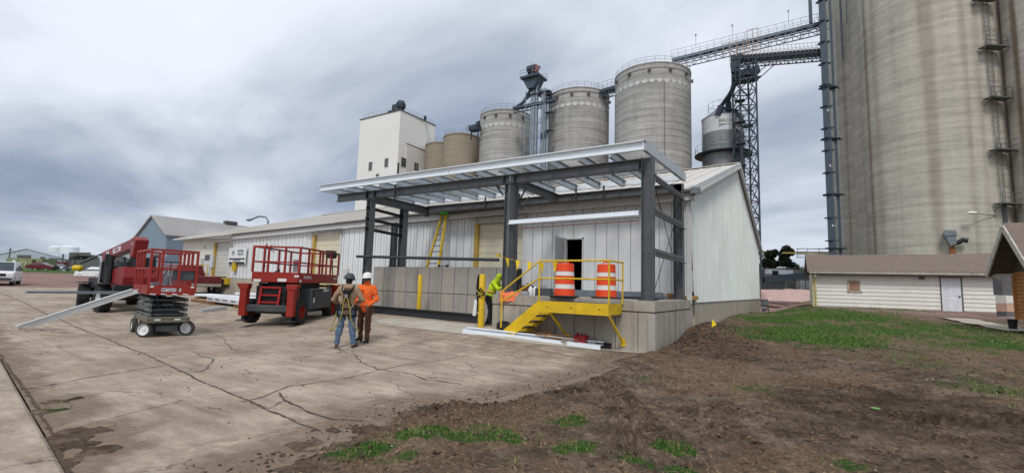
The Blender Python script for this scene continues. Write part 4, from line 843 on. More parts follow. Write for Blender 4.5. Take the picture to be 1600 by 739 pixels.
for lb, x, y, r, h in silos:
    t = thing('concrete_silo', lb, 'silo', (x, y, 0), 0, 'grey ringed silos behind the warehouse')
    step = 1.22; pr = ringed(r, 0, h-1.0, step, .055); pr += [(r, h-1.0), (r, h), (r+.10, h+.01), (r+.10, h+.22), (r-.1, h+.24), (0, h+1.2)]
    lathe_attr('silo_wall', pr, (x, y, 0), 72, GS, t, attr=lambda co: np.zeros(len(co)), smooth=30)
    mb = MB(); nd = int(2*math.pi*r/1.25); zc = h-3.1 # painted white diamonds under the rim
    for i in range(nd):
        a = 2*math.pi*i/nd; da = 2*math.pi/nd*.52; R_ = r+.03
        P = lambda an, z: (x+R_*math.cos(an), y+R_*math.sin(an), z)
        mb.quad(P(a-da, zc), P(a, zc-.42), P(a+da, zc), P(a, zc+.42))
    mb.build('painted_diamond', mat('faded_white_paint', (205, 205, 202), .9, var=.08, sc=2), t, world=True, fix=False)
    rail_ring(t, (x, y), r-.1, h+.24, 26)
    for i in range(12):
        mb = MB(); a = 2*math.pi*(i+.4)/12; mb.box((x+(r+.15)*math.cos(a), y+(r+.15)*math.sin(a), h-1.2), (.5, .5, .45), a); mb.build('vent_box', K['trimd'], t, world=True)
    a = -1.0
    if r < 6.5: continue
    mb = MB(); mb.cyl((x+(r+.1)*math.cos(a), y+(r+.1)*math.sin(a), 20), (x+(r+.1)*math.cos(a), y+(r+.1)*math.sin(a), h-3.6), .045, 6); mb.build('downpipe', K['greyd'], t, world=True)
for lb, x, y, r, h in (('tan concrete silo with a smooth wall between the white headhouse and the grey silos', -63.8, 70.2, 4.2, 34.9), ('tan concrete silo mostly hidden behind the white headhouse', -71.5, 72.5, 4.2, 34.6)):
    t = thing('concrete_silo', lb, 'silo', (x, y, 0), 0, 'tan silos beside the headhouse')
    lathe_attr('silo_wall', [(r, z) for z in np.linspace(0, h, 14)]+[(r+.12, h), (r+.12, h+.35), (0, h+.6)], (x, y, 0), 48, TS, t, attr=lambda co: np.zeros(len(co)), smooth=30)
    rail_ring(t, (x, y), r-.1, h+.35, 14)
q = D(742, 201, 98); t = thing('roof_hoist', 'small dark machine house with railing on top of the tan silo', 'machine house', tuple(q)); mb = MB(); mb.box(q, (2.2, 1.6, 1.1)); mb.box(q+Vector((.8, 0, .9)), (.7, .7, .8)); mb.bar(q+Vector((-.9, 0, -.5)), q+Vector((-.9, 0, -2.4)), .2, .2, up=(0, 1, 0)); mb.bar(q+Vector((.9, 0, -.5)), q+Vector((.9, 0, -2.4)), .2, .2, up=(0, 1, 0)); mb.build('housing', K['legd'], t, world=True); rail_ring(t, (q.x-.6, q.y), 1.5, q.z-.5, 8)
# white headhouse
hh = thing('headhouse', 'tall white windowed grain elevator headhouse left of the silos', 'grain elevator', (-82.6, 68, 0)); HX0, HX1, HY0, HY1, HZ = -89.6, -75.73, 62, 73.9, 41.3
mb = MB(); mb.bx(HX0, HX1, HY0, HY1, 0, HZ); mb.build('wall', K['twhite'], hh, world=True)
mb = MB(); mb.bx(HX0-.15, HX1+.15, HY0-.15, HY1+.15, HZ, HZ+.22); mb.build('roof_edge', K['trimd'], hh, world=True)
mb = MB(); mb.bx(HX1-10, HX1-.02, HY1, HY1+14, 0, 30.5); mb.prism([(0, 30.5), (0, 33.4), (14, 30.5)], (HX1-.03, HY1, 0), (0, 1, 0), (0, 0, 1), (-9, 0, 0)); mb.build('wing', K['twhite'], hh, world=True)
mb = MB(); mb.bar((HX1-.02, HY1, 33.5), (HX1-.02, HY1+14, 30.6), .3, .18); mb.build('wing_roof_edge', K['trimd'], hh, world=True)
def win(u, v, w_, h_, face):
    p = PY(u, v, HY0) if face == 'f' else PX(u, v, HX1); mb = MB()
    if face == 'f': mb.box((p.x, HY0-.04, p.z), (w_+.3, .08, h_+.3))
    else: mb.box((HX1+.04, p.y, p.z), (.08, w_+.3, h_+.3))
    o = mb.build('window', mat('window_surround', (170, 166, 160), .8) if 'wsur' not in K else K['wsur'], hh, world=True); K.setdefault('wsur', o.data.materials[0]); mb = MB()
    for i in (-1, 1):
        for j in (-1, 0, 1):
            if face == 'f': mb.box((p.x+i*w_*.25, HY0-.1, p.z+j*h_/3), (w_*.44, .04, h_*.29))
            else: mb.box((HX1+.1, p.y+i*w_*.25, p.z+j*h_/3), (.04, w_*.44, h_*.29))
    mb.build('pane', K['glass'], o, world=True)
for a in ((579, 260, 1.0, 1.9, 'f'), (604, 254.5, 1.0, 1.9, 'f'), (630.5, 254, 1.5, 2.0, 'r'), (650, 261, 1.5, 1.9, 'r'), (669.5, 263, 1.4, 1.2, 'r'), (590, 275, .8, .8, 'f'), (655, 284, 1.2, 1.2, 'r'), (601, 288, 1, .9, 'f')): win(*a)
p = PX(651, 257, HX1); mb = MB(); mb.bx(HX1, HX1+.12, p.y-3.6, p.y+3.4, p.z-4.5, p.z+4.0); mb.build('patched_panel', mat('patch_white', (216, 213, 208), .8, var=.05, sc=.3), hh, world=True)
mb = MB(); mb.bar((HX1+.14, p.y-3.8, p.z+4.1), (HX1+.14, p.y+5.6, p.z+3.9), .06, .18); q = PX(624, 265, HX1); mb.bx(HX1-.03, HX1+.05, HY0-.05, HY0+.5, 24.6, 29); mb.build('soot_streak', K['trimd'], hh, world=True)
mb = MB(); mb.box((HX1-2.5, HY0+1.5, HZ+1.2), (2.2, 1.8, 2)); mb.lathe([(0, 0), (1.1, 0), (1.2, .8), (.8, 1.6), (0, 1.7)], (HX1-1.6, HY0+1.5, HZ+1.4), n=12); mb.box((HX1-4.0, HY0+1.5, HZ+.8), (2.6, 1.2, .6)); mb.build('roof_blower', K['legd'], hh, world=True, smooth=30)
mb = MB(); mb.cyl((HX1+.2, HY0+8, HZ+.5), (HX1+1.6, HY0+6.5, HZ+.3), .35, 8); mb.build('spout', K['legd'], hh, world=True)
mb = MB()
pts = [(HX0+1, HY0+.3), (HX1-.3, HY0+.3), (HX1-.3, HY1-.4)]
for (a, b) in zip(pts[:-1], pts[1:]):
    A_, B_ = Vector((*a, HZ+.2)), Vector((*b, HZ+.2))
    mb = MB()
    for hgt in (.6, 1.15): mb.cyl(A_+Vector((0, 0, hgt)), B_+Vector((0, 0, hgt)), .03, 4)
    for i in range(9): c = A_.lerp(B_, i/8); mb.cyl(c, c+Vector((0, 0, 1.15)), .035, 4)
    mb.build('top_railing', K['galvd'], hh, world=True)
# elevator truss tower between the silos
ttw = thing('elevator_tower', 'galvanised bucket elevator tower with a red-topped head between the grey silos', 'elevator tower', (-44.5, 66, 0))
TY = 65.0
def T(u, v): return PY(u, v, TY)
mb = MB()
for u, r in ((831.5, .30), (835.2, .36), (839.5, .36), (848.2, .30), (852.5, .42), (856.5, .28)):
    top = {831.5: 150, 835.2: 122, 839.5: 122, 848.2: 140, 852.5: 140, 856.5: 160}[u]; a = T(u, top); mb.cyl((a.x, TY, 0), (a.x, TY, a.z), r, 8)
mb.build('leg_trunk', K['galvd'], ttw, world=True)
mb = MB(); a, b = T(829, 0), T(857, 0)
for z in np.arange(4, 40, 3.0):
    for y in (TY-.8, TY+1.4): mb.bar((a.x, y, z), (b.x-.4, y, z), .09, .09)
    mb.bar((a.x, TY-.8, z), (b.x-.4, TY-.8, z+3), .07, .07)
for x in (a.x, b.x): 
    for y in (TY-.8, TY+1.4): mb.bar((x, y, 0), (x, y, 40), .14, .14, up=(0, 1, 0))
mb.build('truss', K['galvd'], ttw, world=True)
mb = MB(); a, b = T(821, 121), T(851, 124); z = (a.z+b.z)/2
mb.box(((a.x+b.x)/2-.3, TY, z-.1), (4.2, 3.6, .4)); mb.prism([(-1.9, 0), (1.9, 0), (.7, -2.2), (-.7, -2.2)], ((a.x+b.x)/2-.3, TY-1.2, z-.2), (1, 0, 0), (0, 0, 1), (0, 2.4, 0)); mb.build('head_platform', K['leg'], ttw, world=True)
c_ = Vector(((a.x+b.x)/2-.3, TY, z+.1)); mb = MB(); mb.box(c_+Vector((-.3, 0, .9)), (1.5, 1.3, 1.8)); mb.cyl(c_+Vector((-1.0, -.5, 1.7)), c_+Vector((.9, -.5, 1.7)), .75, 12); mb.cyl(c_+Vector((-.5, 0, 2)), c_+Vector((-.5, 0, 3.6)), .04, 4); mb.build('head_housing', K['legd'], ttw, world=True)
mb = MB(); mb.box(c_+Vector((.9, -.7, 1.5)), (1.3, .6, 1.3), 0, 0, R=Matrix.Rotation(rad(32), 3, 'Y')); mb.build('motor_guard', mat('faded_red_guard', (150, 96, 92), .6), ttw, world=True)
for dy in (-1.8, 1.8):
    mb = MB()
    for hgt in (.6, 1.2): mb.cyl(c_+Vector((-2.1, dy, hgt)), c_+Vector((2.1, dy, hgt)), .045, 4)
    for dx in (-2.1, -.7, .7, 2.1): mb.cyl(c_+Vector((dx, dy, 0)), c_+Vector((dx, dy, 1.2)), .045, 4)
    mb.build('top_railing', K['galvd'], ttw, world=True)
def spout(pts, r, m=K['leg'], nm='spout', par=ttw): mb = MB(); mb.tube(pts, r, 8); return mb.build(nm, m, par, world=True)
spout([T(833, 134), T(818, 160), T(808, 167)], .32); spout([T(833, 146), T(806, 169)], .24); spout([T(838, 138), T(856, 148), T(866, 157)], .3); spout([T(842, 150), T(862, 156)], .22)
mb = MB(); a, b = T(803, 170), T(866, 158); mb.bar(a, b, 1.0, .45); mb.bar(a+Vector((0, 0, -.9)), b+Vector((0, 0, -.9)), .2, .2)
for i in range(10): q = a.lerp(b, i/9); mb.bar(q, q+Vector((0, 0, -.9)), .1, .1, up=(0, 1, 0))
mb.build('bridge', K['leg'], ttw, world=True)
for v in (150, 178, 206): q = T(858, v); mb = MB(); mb.box(q+Vector((.3, -.6, 0)), (1.5, .9, .12)); mb.build('landing', K['leg'], ttw, world=True)
q = T(849.5, 213); mb = MB(); mb.box(q, (.9, .9, 1.3)); mb.build('gear_box', K['leg'], ttw, world=True); q = T(845, 146); mb = MB(); mb.box(q, (4.4, 1.2, .2)); mb.build('landing', K['leg'], ttw, world=True)
# catwalk conveyors
def catwalk(name, lb, A_, B_, m, w_=1.3, dpt=1.5, rails=True, bulky=.5, nseg=18, railm=None, trav=True):
    t = thing(name, lb, 'conveyor', tuple((Vector(A_)+Vector(B_))/2)); A_, B_ = Vector(A_), Vector(B_); d, s, u = frame(B_-A_)
    mb = MB(); mb.bar(A_+u*.0, B_+u*.0, w_*.8, bulky); mb.build('trough', m, t, world=True)
    mb = MB()
    for sg in (-1, 1):
        o = s*sg*w_/2
        mb.bar(A_+o-u*.3, B_+o-u*.3, .14, .14); mb.bar(A_+o-u*dpt, B_+o-u*dpt, .14, .14)
        for i in range(nseg):
            p0 = A_.lerp(B_, i/nseg)+o; p1 = A_.lerp(B_, (i+1)/nseg)+o; mb.bar(p0-u*.3, p0-u*dpt, .09, .09, up=d); mb.bar(p0-u*dpt if i % 2 else p0-u*.3, p1-u*.3 if i % 2 else p1-u*dpt, .08, .08)
    mb.build('truss', m, t, world=True)
    mb = MB()
    for sg in (-1, 1):
        o = s*sg*(w_/2+.3)
        for hgt in (.75, 1.4): mb.bar(A_+o+u*hgt, B_+o+u*hgt, .05, .05)
        for i in range(nseg+1): p0 = A_.lerp(B_, i/nseg)+o; mb.bar(p0, p0+u*1.4, .06, .06, up=d)
    mb.build('railing', railm or K['galvd'], t, world=True); return t
A_ = D(1050, 95, 84); B_ = D(1290, 36, 75)
t1 = catwalk('conveyor_bridge', 'long grey conveyor bridge rising from the widest grey silo to the right-hand leg', A_, B_, mat('blue_grey_bridge_steel', (112, 124, 136), .55, .2), 1.5, 1.5, nseg=20, bulky=.4)
for u, v, hgt in ((1090, 92, 0), (1150, 74, 0), (1232, 48, 0)):
    pass
mb = MB()
for f in (.17, .42, .78): mb = MB(); q = A_.lerp(B_, f)+Vector((0, 0, 1.3)); mb.cyl(q, q+Vector((0, 0, 2.4)), .04, 5); mb.box(q+Vector((0, 0, 2.5)), (.25, .25, .3)); mb.build('light_post', K['galvd'], t1, world=True)
t = catwalk('conveyor_bridge', 'short conveyor bridge joining the two right-hand grey ringed silos at their tops', tuple(D(932, 146, 88)), tuple(D(966, 136, 86)), K['leg'], 1.5, 1.2, nseg=5)
C2 = D(1143, 94, 76); E2 = D(1290, 82, 74)
t2 = catwalk('conveyor_bridge', 'dark level conveyor bridge below the long one, running to the lattice tower', C2, E2, K['legd'], 1.3, 1.2, bulky=1.0, nseg=24, railm=mat('orange_railing', (176, 160, 148), .6))
# lattice support tower
lt = thing('lattice_tower', 'slender dark lattice tower behind the gable wall, beside the steel bin', 'lattice tower', (D(1175, 300, 74).x, D(1175, 300, 74).y, 1))
def lat(uL, uR, z0, z1, dist, m, par, cells, dpt=2.6, th=.13):
    a, b = D(uL, 300, dist), D(uR, 300, dist); dv = (b-a); dv.z = 0; nv = Vector((-dv.y, dv.x, 0)).normalized()*dpt; base = [a, b, b+nv, a+nv]; mb = MB()
    for p in base: mb.bar((p.x, p.y, z0), (p.x, p.y, z1), .26, .26, up=(0, 1, 0))
    for i in range(cells):
        za, zb = z0+(z1-z0)*i/cells, z0+(z1-z0)*(i+1)/cells
        for k in range(4):
            p, q = base[k], base[(k+1) % 4]; mb.bar((p.x, p.y, za), (q.x, q.y, za), th, th); mb.bar((p.x, p.y, za), (q.x, q.y, zb), th*.8, th*.8); mb.bar((q.x, q.y, za), (p.x, p.y, zb), th*.8, th*.8)
    mb.build('truss', m, par, world=True); return base
ztop = D(1170, 92, 74).z; base = lat(1160, 1186, .5, ztop, 74, K['legd'], lt, 15)
for z in np.arange(4, ztop-6, 3.6): mb = MB(); mb.box((base[0].x-.1, base[0].y, z), (1.5, 1.2, .1)); mb.box((base[0].x-.8, base[0].y-.4, z+.6), (.08, .08, 1.1)); mb.box((base[0].x-.1, base[0].y-.6, z+1.1), (1.5, .06, .06)); mb.box((base[0].x+.5, base[0].y-.55, z+.55), (.06, .06, 1.1)); mb.box((base[0].x-.75, base[0].y-.55, z+.6), (.06, .06, 1.1)); mb.build('landing', K['legd'], lt, world=True)
mb = MB(); a, b = D(1150, 118, 75), D(1184, 112, 75); mb.bar(a, b, 1.5, .9)
for dz in (1.1, -1.2): mb.bar(a+Vector((0, .8, dz)), b+Vector((0, .8, dz)), .16, .16); mb.bar(a+Vector((0, -.8, dz)), b+Vector((0, -.8, dz)), .16, .16)
mb.bar(a+Vector((0, 0, -1.3)), b+Vector((0, 0, -1.3)), 2.2, .18)
for i in range(6): q = a.lerp(b, i/5); mb.bar(q+Vector((0, -.8, -1.2)), q+Vector((0, -.8, 1.1)), .12, .12, up=(0, 1, 0))
mb.box(a+Vector((-.1, 0, 1.6)), (1.2, 1.2, 2.4)); mb.box(a+Vector((.2, 0, 2.9)), (1.8, 1.4, .9)); mb.build('drive_house', K['legd'], lt, world=True)
mb = MB(); p = D(1152, 92, 75)
for i in range(5): mb.cyl(p+Vector((-2+i, -1, 0)), p+Vector((-2+i, -1, 2.6)), .05, 4)
for hgt in (1.3, 2.6): mb.cyl(p+Vector((-2, -1, hgt)), p+Vector((2, -1, hgt)), .05, 4)
p = D(1169, 88, 75)
for i in range(3): mb.cyl(p+Vector((i*.8, -1, 0)), p+Vector((i*.8, -1, 4.0)), .05, 4)
mb.cyl(p+Vector((0, -1, 4)), p+Vector((1.6, -1, 4)), .05, 4); mb.build('railing', mat('orange_railing_b', (184, 156, 136), .6), lt, world=True)
mb = MB(); mb.cyl(D(1186, 112, 74), D(1207, 96, 74), .08, 5); mb.cyl(D(1186, 123, 74), D(1214, 98, 74), .08, 5); mb.build('stay', K['legd'], lt, world=True)
# steel bin with a white band
bc = D(1130, 260, 82); bc = Vector((bc.x, bc.y, 0)); bz = D(1130, 176, 78.5).z; br = 3.45
bn = thing('steel_bin', 'small steel bin with a white top band and walkway left of the lattice tower', 'bin', tuple(bc))
mb = MB(); mb.lathe([(br, 0), (br, bz-2.9)], bc, n=36); mb.build('bin_wall', K['bing'], bn, world=True, smooth=30)
mb = MB(); mb.lathe([(br, bz-2.9), (br, bz)], bc, n=36); mb.build('white_band', K['binw'], bn, world=True, smooth=30)
mb = MB(); mb.lathe([(br+.1, bz), (br, bz+.05), (1.6, bz+1.5), (1.2, bz+2.0), (0, bz+2.1)], bc, n=36); mb.build('bin_roof', K['galvd'], bn, world=True, smooth=30)
mb = MB()
for i in range(14):
    a = 2*math.pi*i/14; mb.bar(bc+Vector((br*math.cos(a), br*math.sin(a), 0)), bc+Vector((br*math.cos(a), br*math.sin(a), bz-3)), .1, .16, up=(math.cos(a), math.sin(a), 0))
for z in np.arange(8, bz-3, 2.4): mb.lathe([(br+.03, z), (br+.06, z+.08), (br+.03, z+.16)], bc, n=36)
mb.build('stiffener', mat('bin_stiffener', (150, 152, 152), .5, .4), bn, world=True)
zwk = D(1130, 236, 79).z; mb = MB(); mb.lathe([(br, zwk-.1), (br+1.3, zwk), (br+1.3, zwk+.15), (br, zwk+.1)], bc, n=30); mb.build('walkway', K['legd'], bn, world=True); rail_ring(bn, bc, br+1.2, zwk+.1, 20, 1.5)
rail_ring(bn, bc, 2.4, bz+.9, 12, 2.0)
mb = MB(); 
for dx, dz in ((1.0, 1.0), (2.0, .4), (2.6, -.3)): mb.box(bc+Vector((dx, -1.5, bz+dz)), (1.5, 1.3, .8))
mb.box(bc+Vector((br+.6, -.5, bz-2)), (1.8, 1.6, .2)); mb.build('roof_equipment', K['leg'], bn, world=True)
# spouts into the bin
mb = MB(); a = D(1155, 122, 75); b = D(1127, 166, 79); mb.tube([a, a.lerp(b, .55)+Vector((0, 0, -.2)), b], .32, 8); mb.cyl(b, b+Vector((-.6, 0, -1.6)), .55, 8); mb.build('spout', K['legd'], lt, world=True)
mb = MB(); a = D(1151, 112, 75); b = D(1138, 160, 79); mb.tube([a, b], .3, 8); mb.cyl(b, b+Vector((0, 0, -1.6)), .5, 8); mb.build('spout', K['legd'], lt, world=True)
u_, v_ = 1141, 182.5; p = PY(u_, v_, 0); dv = (Vector((CAM.x, CAM.y, 0))-bc).normalized(); rt = Vector((-dv.y, dv.x, 0)); 
an = rad(16); nv = dv*math.cos(an)+rt*math.sin(an); tv = Vector((-nv.y, nv.x, 0)); pc = bc+nv*(br+.05)+Vector((0, 0, bz-1.4))
mb = MB(); mb.bar(pc-tv*1.5, pc+tv*1.5, .04, 1.05); pl = mb.build('name_plate', K['white'], bn, world=True)
text('lettering', 'BROCK', .95, pc+nv*.04, tv, (0, 0, 1), K['ink'], pl, extrude=.01)
# slate-blue bucket elevator leg beside the big silos
lg = thing('bucket_elevator', 'tall slate-blue twin-trunk bucket elevator leg against the big silos', 'bucket elevator', tuple(D(1308, 395, 73)))
b0 = D(1307, 440, 73); b0.z = 0; mb = MB(); fx = c2w(1, 0, 0)-c2w(0, 0, 0); fx.normalize()
mb.bar(b0-fx*.45, b0-fx*.45+Vector((0, 0, 56)), .95, 1.0, up=(0, 1, 0)); mb.bar(b0+fx*.85, b0+fx*.85+Vector((0, 0, 56)), .35, .5, up=(0, 1, 0))
for z in np.arange(3, 55, 3.6): mb.box(b0+Vector((-fx.x*.45, -fx.y*.45, z)), (1.35, 1.25, .16), YAW)
mb.build('trunk', K['leg'], lg, world=True)
mb = MB()
for z in (9, 17.5, 26.5, 35): mb = MB(); mb.box(b0+Vector((0, 0, z)), (2.3, 1.4, .22), YAW); mb.bar(b0+Vector((0, 0, z)), b0+fx*1.9+Vector((0, 0, z)), .16, .16); mb.build('brace', K['legd'], lg, world=True)
mb = MB()
for z in (12.5, 22, 31): mb = MB(); mb.box(b0-fx*.45+Vector((0, 0, z))-Vector((math.sin(-YAW), math.cos(YAW), 0))*.56, (.5, .03, .32), YAW); mb.build('number_tag', K['white'], lg, world=True)
mb = MB(); q = b0-fx*2.4; mb.bar(Vector((q.x, q.y, 46)), Vector((q.x, q.y, 58)), .5, .5, up=(0, 1, 0)); mb.build('side_trunk', K['leg'], lg, world=True); mb = MB(); mb.bar(b0+fx*2.6+Vector((0, 0, 40)), b0+fx*2.6+Vector((0, 0, 58)), .3, .3, up=(0, 1, 0)); mb.cyl(b0+fx*3.6+Vector((0, 0, 46)), b0+fx*3.6+Vector((0, 0, 58)), .1, 6); mb.build('side_trunk', K['leg'], lg, world=True)
mb = MB()
for i in range(30): z = 3+i*1.1; mb.bar(b0+fx*.55+Vector((0, 0, z)), b0+fx*1.3+Vector((0, 0, z)), .05, .05)
for k in (.55, 1.3): mb.bar(b0+fx*k+Vector((0, 0, 2)), b0+fx*k+Vector((0, 0, 46)), .06, .06, up=(0, 1, 0))
mb.build('ladder', K['galvd'], lg, world=True)

# ------------------------------------------------------------ the big concrete silos on the right
def cyl_from(uL, uR, dist): # centre and radius of an upright cylinder seen between two columns of the photo
    a = ray(uL, 300); b = ray(uR, 300); a.z = b.z = 0; a.normalize(); b.normalize(); m = (a+b).normalized(); s = math.sin(a.angle(b)/2); t_ = dist; r = s*t_; c = Vector((CAM.x, CAM.y, 0))+m*t_; return c, r
bs = thing('big_silo', 'huge grooved concrete silo cluster with brown stains filling the right of the view', 'silo', tuple(c2w(58, 90, 0)))
def hitc(c, r, u, v=200):
    d = ray(u, v); A2 = d.x*d.x+d.y*d.y; B2 = 2*((CAM.x-c.x)*d.x+(CAM.y-c.y)*d.y); C2_ = (CAM.x-c.x)**2+(CAM.y-c.y)**2-r*r; t_ = (-B2-math.sqrt(max(0, B2*B2-4*A2*C2_)))/(2*A2); return CAM+d*t_
def stainf(c, r, spots):
    spots = [(hitc(c, r, u), wd, amt, wob) for u, wd, amt, wob in spots]
    def f(co):
        a = np.arctan2(co[:, 1], co[:, 0]); tot = np.zeros(len(co))
        for p, wd, amt, wob in spots:
            a0 = math.atan2(p.y-c.y, p.x-c.x); d = np.abs((a-a0+math.pi) % (2*math.pi)-math.pi)+wob*(fbm(co[:, 2]*.15, a*0, 1, 3, 44)-.5)
            tot = np.maximum(tot, amt*sst(wd, wd*.15, d)*(.55+.75*fbm(co[:, 2]*.35, a*9, 1.0, 4, 45)))
        return np.clip(tot, 0, 1)
    return f
def smooth_silo(name, c, r, h, spots, n=220, a0=None, warp=.0015):
    pr = [(r, z) for z in np.arange(-1, h+.01, .55)]+[(r-.4, h+.01)]
    o = lathe_attr('silo_wall', pr, (c.x, c.y, 0), n, BS, bs, attr=stainf(c, r, spots), smooth=180, warp=warp); return o
cB, rB = cyl_from(1352, 1592, 88); cC, rC = cyl_from(1583, 1800, 86); cA, rA = cyl_from(1308, 1470, 96); c0, r0 = cyl_from(1299.5, 1400, 104)
smooth_silo('b', cB, rB, 62, [(1456, .13, .36, .14), (1358, .07, .6, .015), (1372, .10, .22, .03), (1515, .06, .3, .06), (1572, .10, .4, .03), (1402, .05, .15, .03), (1535, .06, .2, .03)])
smooth_silo('c', cC, rC, 62, [(1597, .12, .8, .03)]); smooth_silo('a', cA, rA, 62, [(1322, .06, .35, .02), (1341, .05, .9, .01)]); 
smooth_silo('o', c0, r0, D(1303, 30, 95).z, [])
pa, pb = hitc(cA, rA, 1336)+(cA-CAM).normalized()*.3, hitc(cB, rB-.05, 1357); pa.z = pb.z = 0; mb = MB(); dd = (pb-pa); nn = Vector((dd.y, -dd.x, 0)).normalized()
nn = nn if nn.dot(Vector((CAM.x-pa.x, CAM.y-pa.y, 0))) > 0 else -nn; mb.prism([(-.3, -1.5), (-.3, .35), (dd.length*.25, .45), (dd.length*.5, .1), (dd.length, 0), (dd.length, -1.5)], Vector((pa.x, pa.y, -1)), dd.normalized(), nn, (0, 0, 63)); o = mb.build('pilaster', BS, bs, world=True)
# caged ladder with platforms
cl_ = thing('caged_ladder', 'rusty caged ladder with zigzag landings up the face of the big concrete silo', 'ladder', tuple(cB)); dv = (Vector((CAM.x, CAM.y, 0))-cB).normalized()
def on_face(u, v):
    d = ray(u, v); o_ = CAM; A2 = d.x*d.x+d.y*d.y; B2 = 2*((o_.x-cB.x)*d.x+(o_.y-cB.y)*d.y); C2_ = (o_.x-cB.x)**2+(o_.y-cB.y)**2-(rB+.1)**2; t_ = (-B2-math.sqrt(max(0, B2*B2-4*A2*C2_)))/(2*A2); return o_+d*t_
plat = [on_face(1533, 3), on_face(1543, 78), on_face(1550, 157), on_face(1558, 237), on_face(1566, 320)]
for i, p in enumerate(plat):
    nv = (p-cB); nv.z = 0; nv.normalize(); tv = Vector((-nv.y, nv.x, 0)); mb = MB(); a = p-tv*1.3+nv*.6; b = p+tv*1.5+nv*.6; mb.bar(a, b, 1.2, .14)
    for q in (a, a.lerp(b, .5), b): mb.bar(q+nv*.5, q+nv*.5+Vector((0, 0, 1.3)), .07, .07, up=(0, 1, 0))
    for hgt in (.65, 1.3): mb.bar(a+nv*.5+Vector((0, 0, hgt)), b+nv*.5+Vector((0, 0, hgt)), .06, .06)
    mb.bar(a+Vector((0, 0, -.9))-nv*.5, a+nv*.5, .08, .08); mb.build('landing', K['greyd'], cl_, world=True)
    lo = p; hi = plat[i-1] if i else p+Vector((0, 0, 9)); x_ = Vector((p.x, p.y, 0)); mb = MB(); z0, z1 = p.z, hi.z
    for sg in (-.3, .3): mb.bar(x_+tv*sg+nv*.15+Vector((0, 0, z0)), x_+tv*sg+nv*.15+Vector((0, 0, z1+1)), .055, .055, up=(0, 1, 0))
    z = z0
    while z < z1: mb.bar(x_-tv*.3+nv*.15+Vector((0, 0, z)), x_+tv*.3+nv*.15+Vector((0, 0, z)), .03, .03); z += .6
    z = z0+2.2
    while z < z1+1 and True:
        pts = [x_+nv*.15+tv*(.45*math.cos(a_))+nv*(.8*math.sin(a_))+Vector((0, 0, z)) for a_ in np.linspace(math.pi, 0, 7)]; mb.tube(pts, .022, 4, cap=False); z += 2.1
    for a_ in np.linspace(math.pi, 0, 3): q = x_+nv*.15+tv*(.45*math.cos(a_))+nv*(.8*math.sin(a_)); mb.bar(q+Vector((0, 0, z0+2.2)), q+Vector((0, 0, z1+1)), .025, .025, up=(0, 1, 0))
    mb.build('ladder_run', K['greyd'], cl_, world=True)
p = plat[-1]; nv = (p-cB); nv.z = 0; nv.normalize(); mb = MB(); tv = Vector((-nv.y, nv.x, 0))
mb.bar(Vector((p.x, p.y, p.z-9))+nv*.2, Vector((p.x, p.y, p.z))+nv*.2, .5, .06, up=tv); mb.build('ladder_run', K['greyd'], cl_, world=True)
q = on_face(1511, 335); mb = MB(); q2 = on_face(1557, 337); nv = (q-cB); nv.z = 0; nv.normalize(); sl = thing('wall_lamp', 'white lamp on a long thin arm on the big silo wall', 'lamp', tuple(q)); mb.tube([q2, q+nv*1.2], .06, 6); mb.build('arm', K['galvd'], sl, world=True); mb = MB(); mb.ball(q+nv*1.2, (.5, .3, .2)); mb.build('lamp_head', K['lamp'], sl, world=True, smooth=60)
fh = on_face(1483, 372); nv = (fh-cB); nv.z = 0; nv.normalize(); tv = Vector((-nv.y, nv.x, 0)); fh = fh+nv*.1
fv = thing('exhaust_hood', 'sheet-metal exhaust hood with a bent black pipe low on the big silo wall', 'vent', tuple(fh)); mb = MB()
mb.prism([(-.6, 0), (.65, 0), (.55, .65), (-.5, .7)], fh+Vector((0, 0, .2)), tv, (0, 0, 1), nv*.9); mb.prism([(-.45, .18), (.5, .18), (.55, -.8), (-.05, -1.05)], fh, tv, (0, 0, 1), nv*.8); mb.build('hood', K['stainm'], fv, world=True)
mb = MB(); mb.tube([fh+tv*.2+nv*.5+Vector((0, 0, -.75)), fh+tv*.8+nv*.5+Vector((0, 0, -.6)), fh+tv*1.15+nv*.5+Vector((0, 0, -.3)), fh+tv*1.6+nv*.5+Vector((0, 0, -.45))], [.3, .28, .28, .3], 10); mb.build('pipe', K['blk'], fv, world=True, smooth=50)
mb = MB(); mb.bar(fh+tv*.2+nv*.2+Vector((0, 0, -1.1)), fh+tv*.2+nv*.2+Vector((0, 0, -6)), .55, .3, up=(0, 1, 0)); mb.build('post', K['rust'], fv, world=True)
# thin catwalks crossing behind the shed
t = thing('pipe_bridge', 'low yellow and grey pipe bridge behind the shed beside the blue leg', 'pipe bridge', tuple(D(1275, 395, 76))); mb = MB()
for v in (388.5, 393.5, 397.5, 402): mb.bar(D(1244, v, 78), D(1312, v+.5, 76), .14, .14)
for u in (1246, 1262, 1280, 1300): mb.bar(D(u, 388, 77), D(u, 402, 77), .1, .1, up=(0, 1, 0))
mb.build('truss', K['galvd'], t, world=True); mb = MB(); mb.bar(D(1222, 395, 79), D(1305, 396, 76), .2, .22); mb.build('pipe', mat('dull_yellow_pipe', (170, 150, 84), .6), t, world=True)
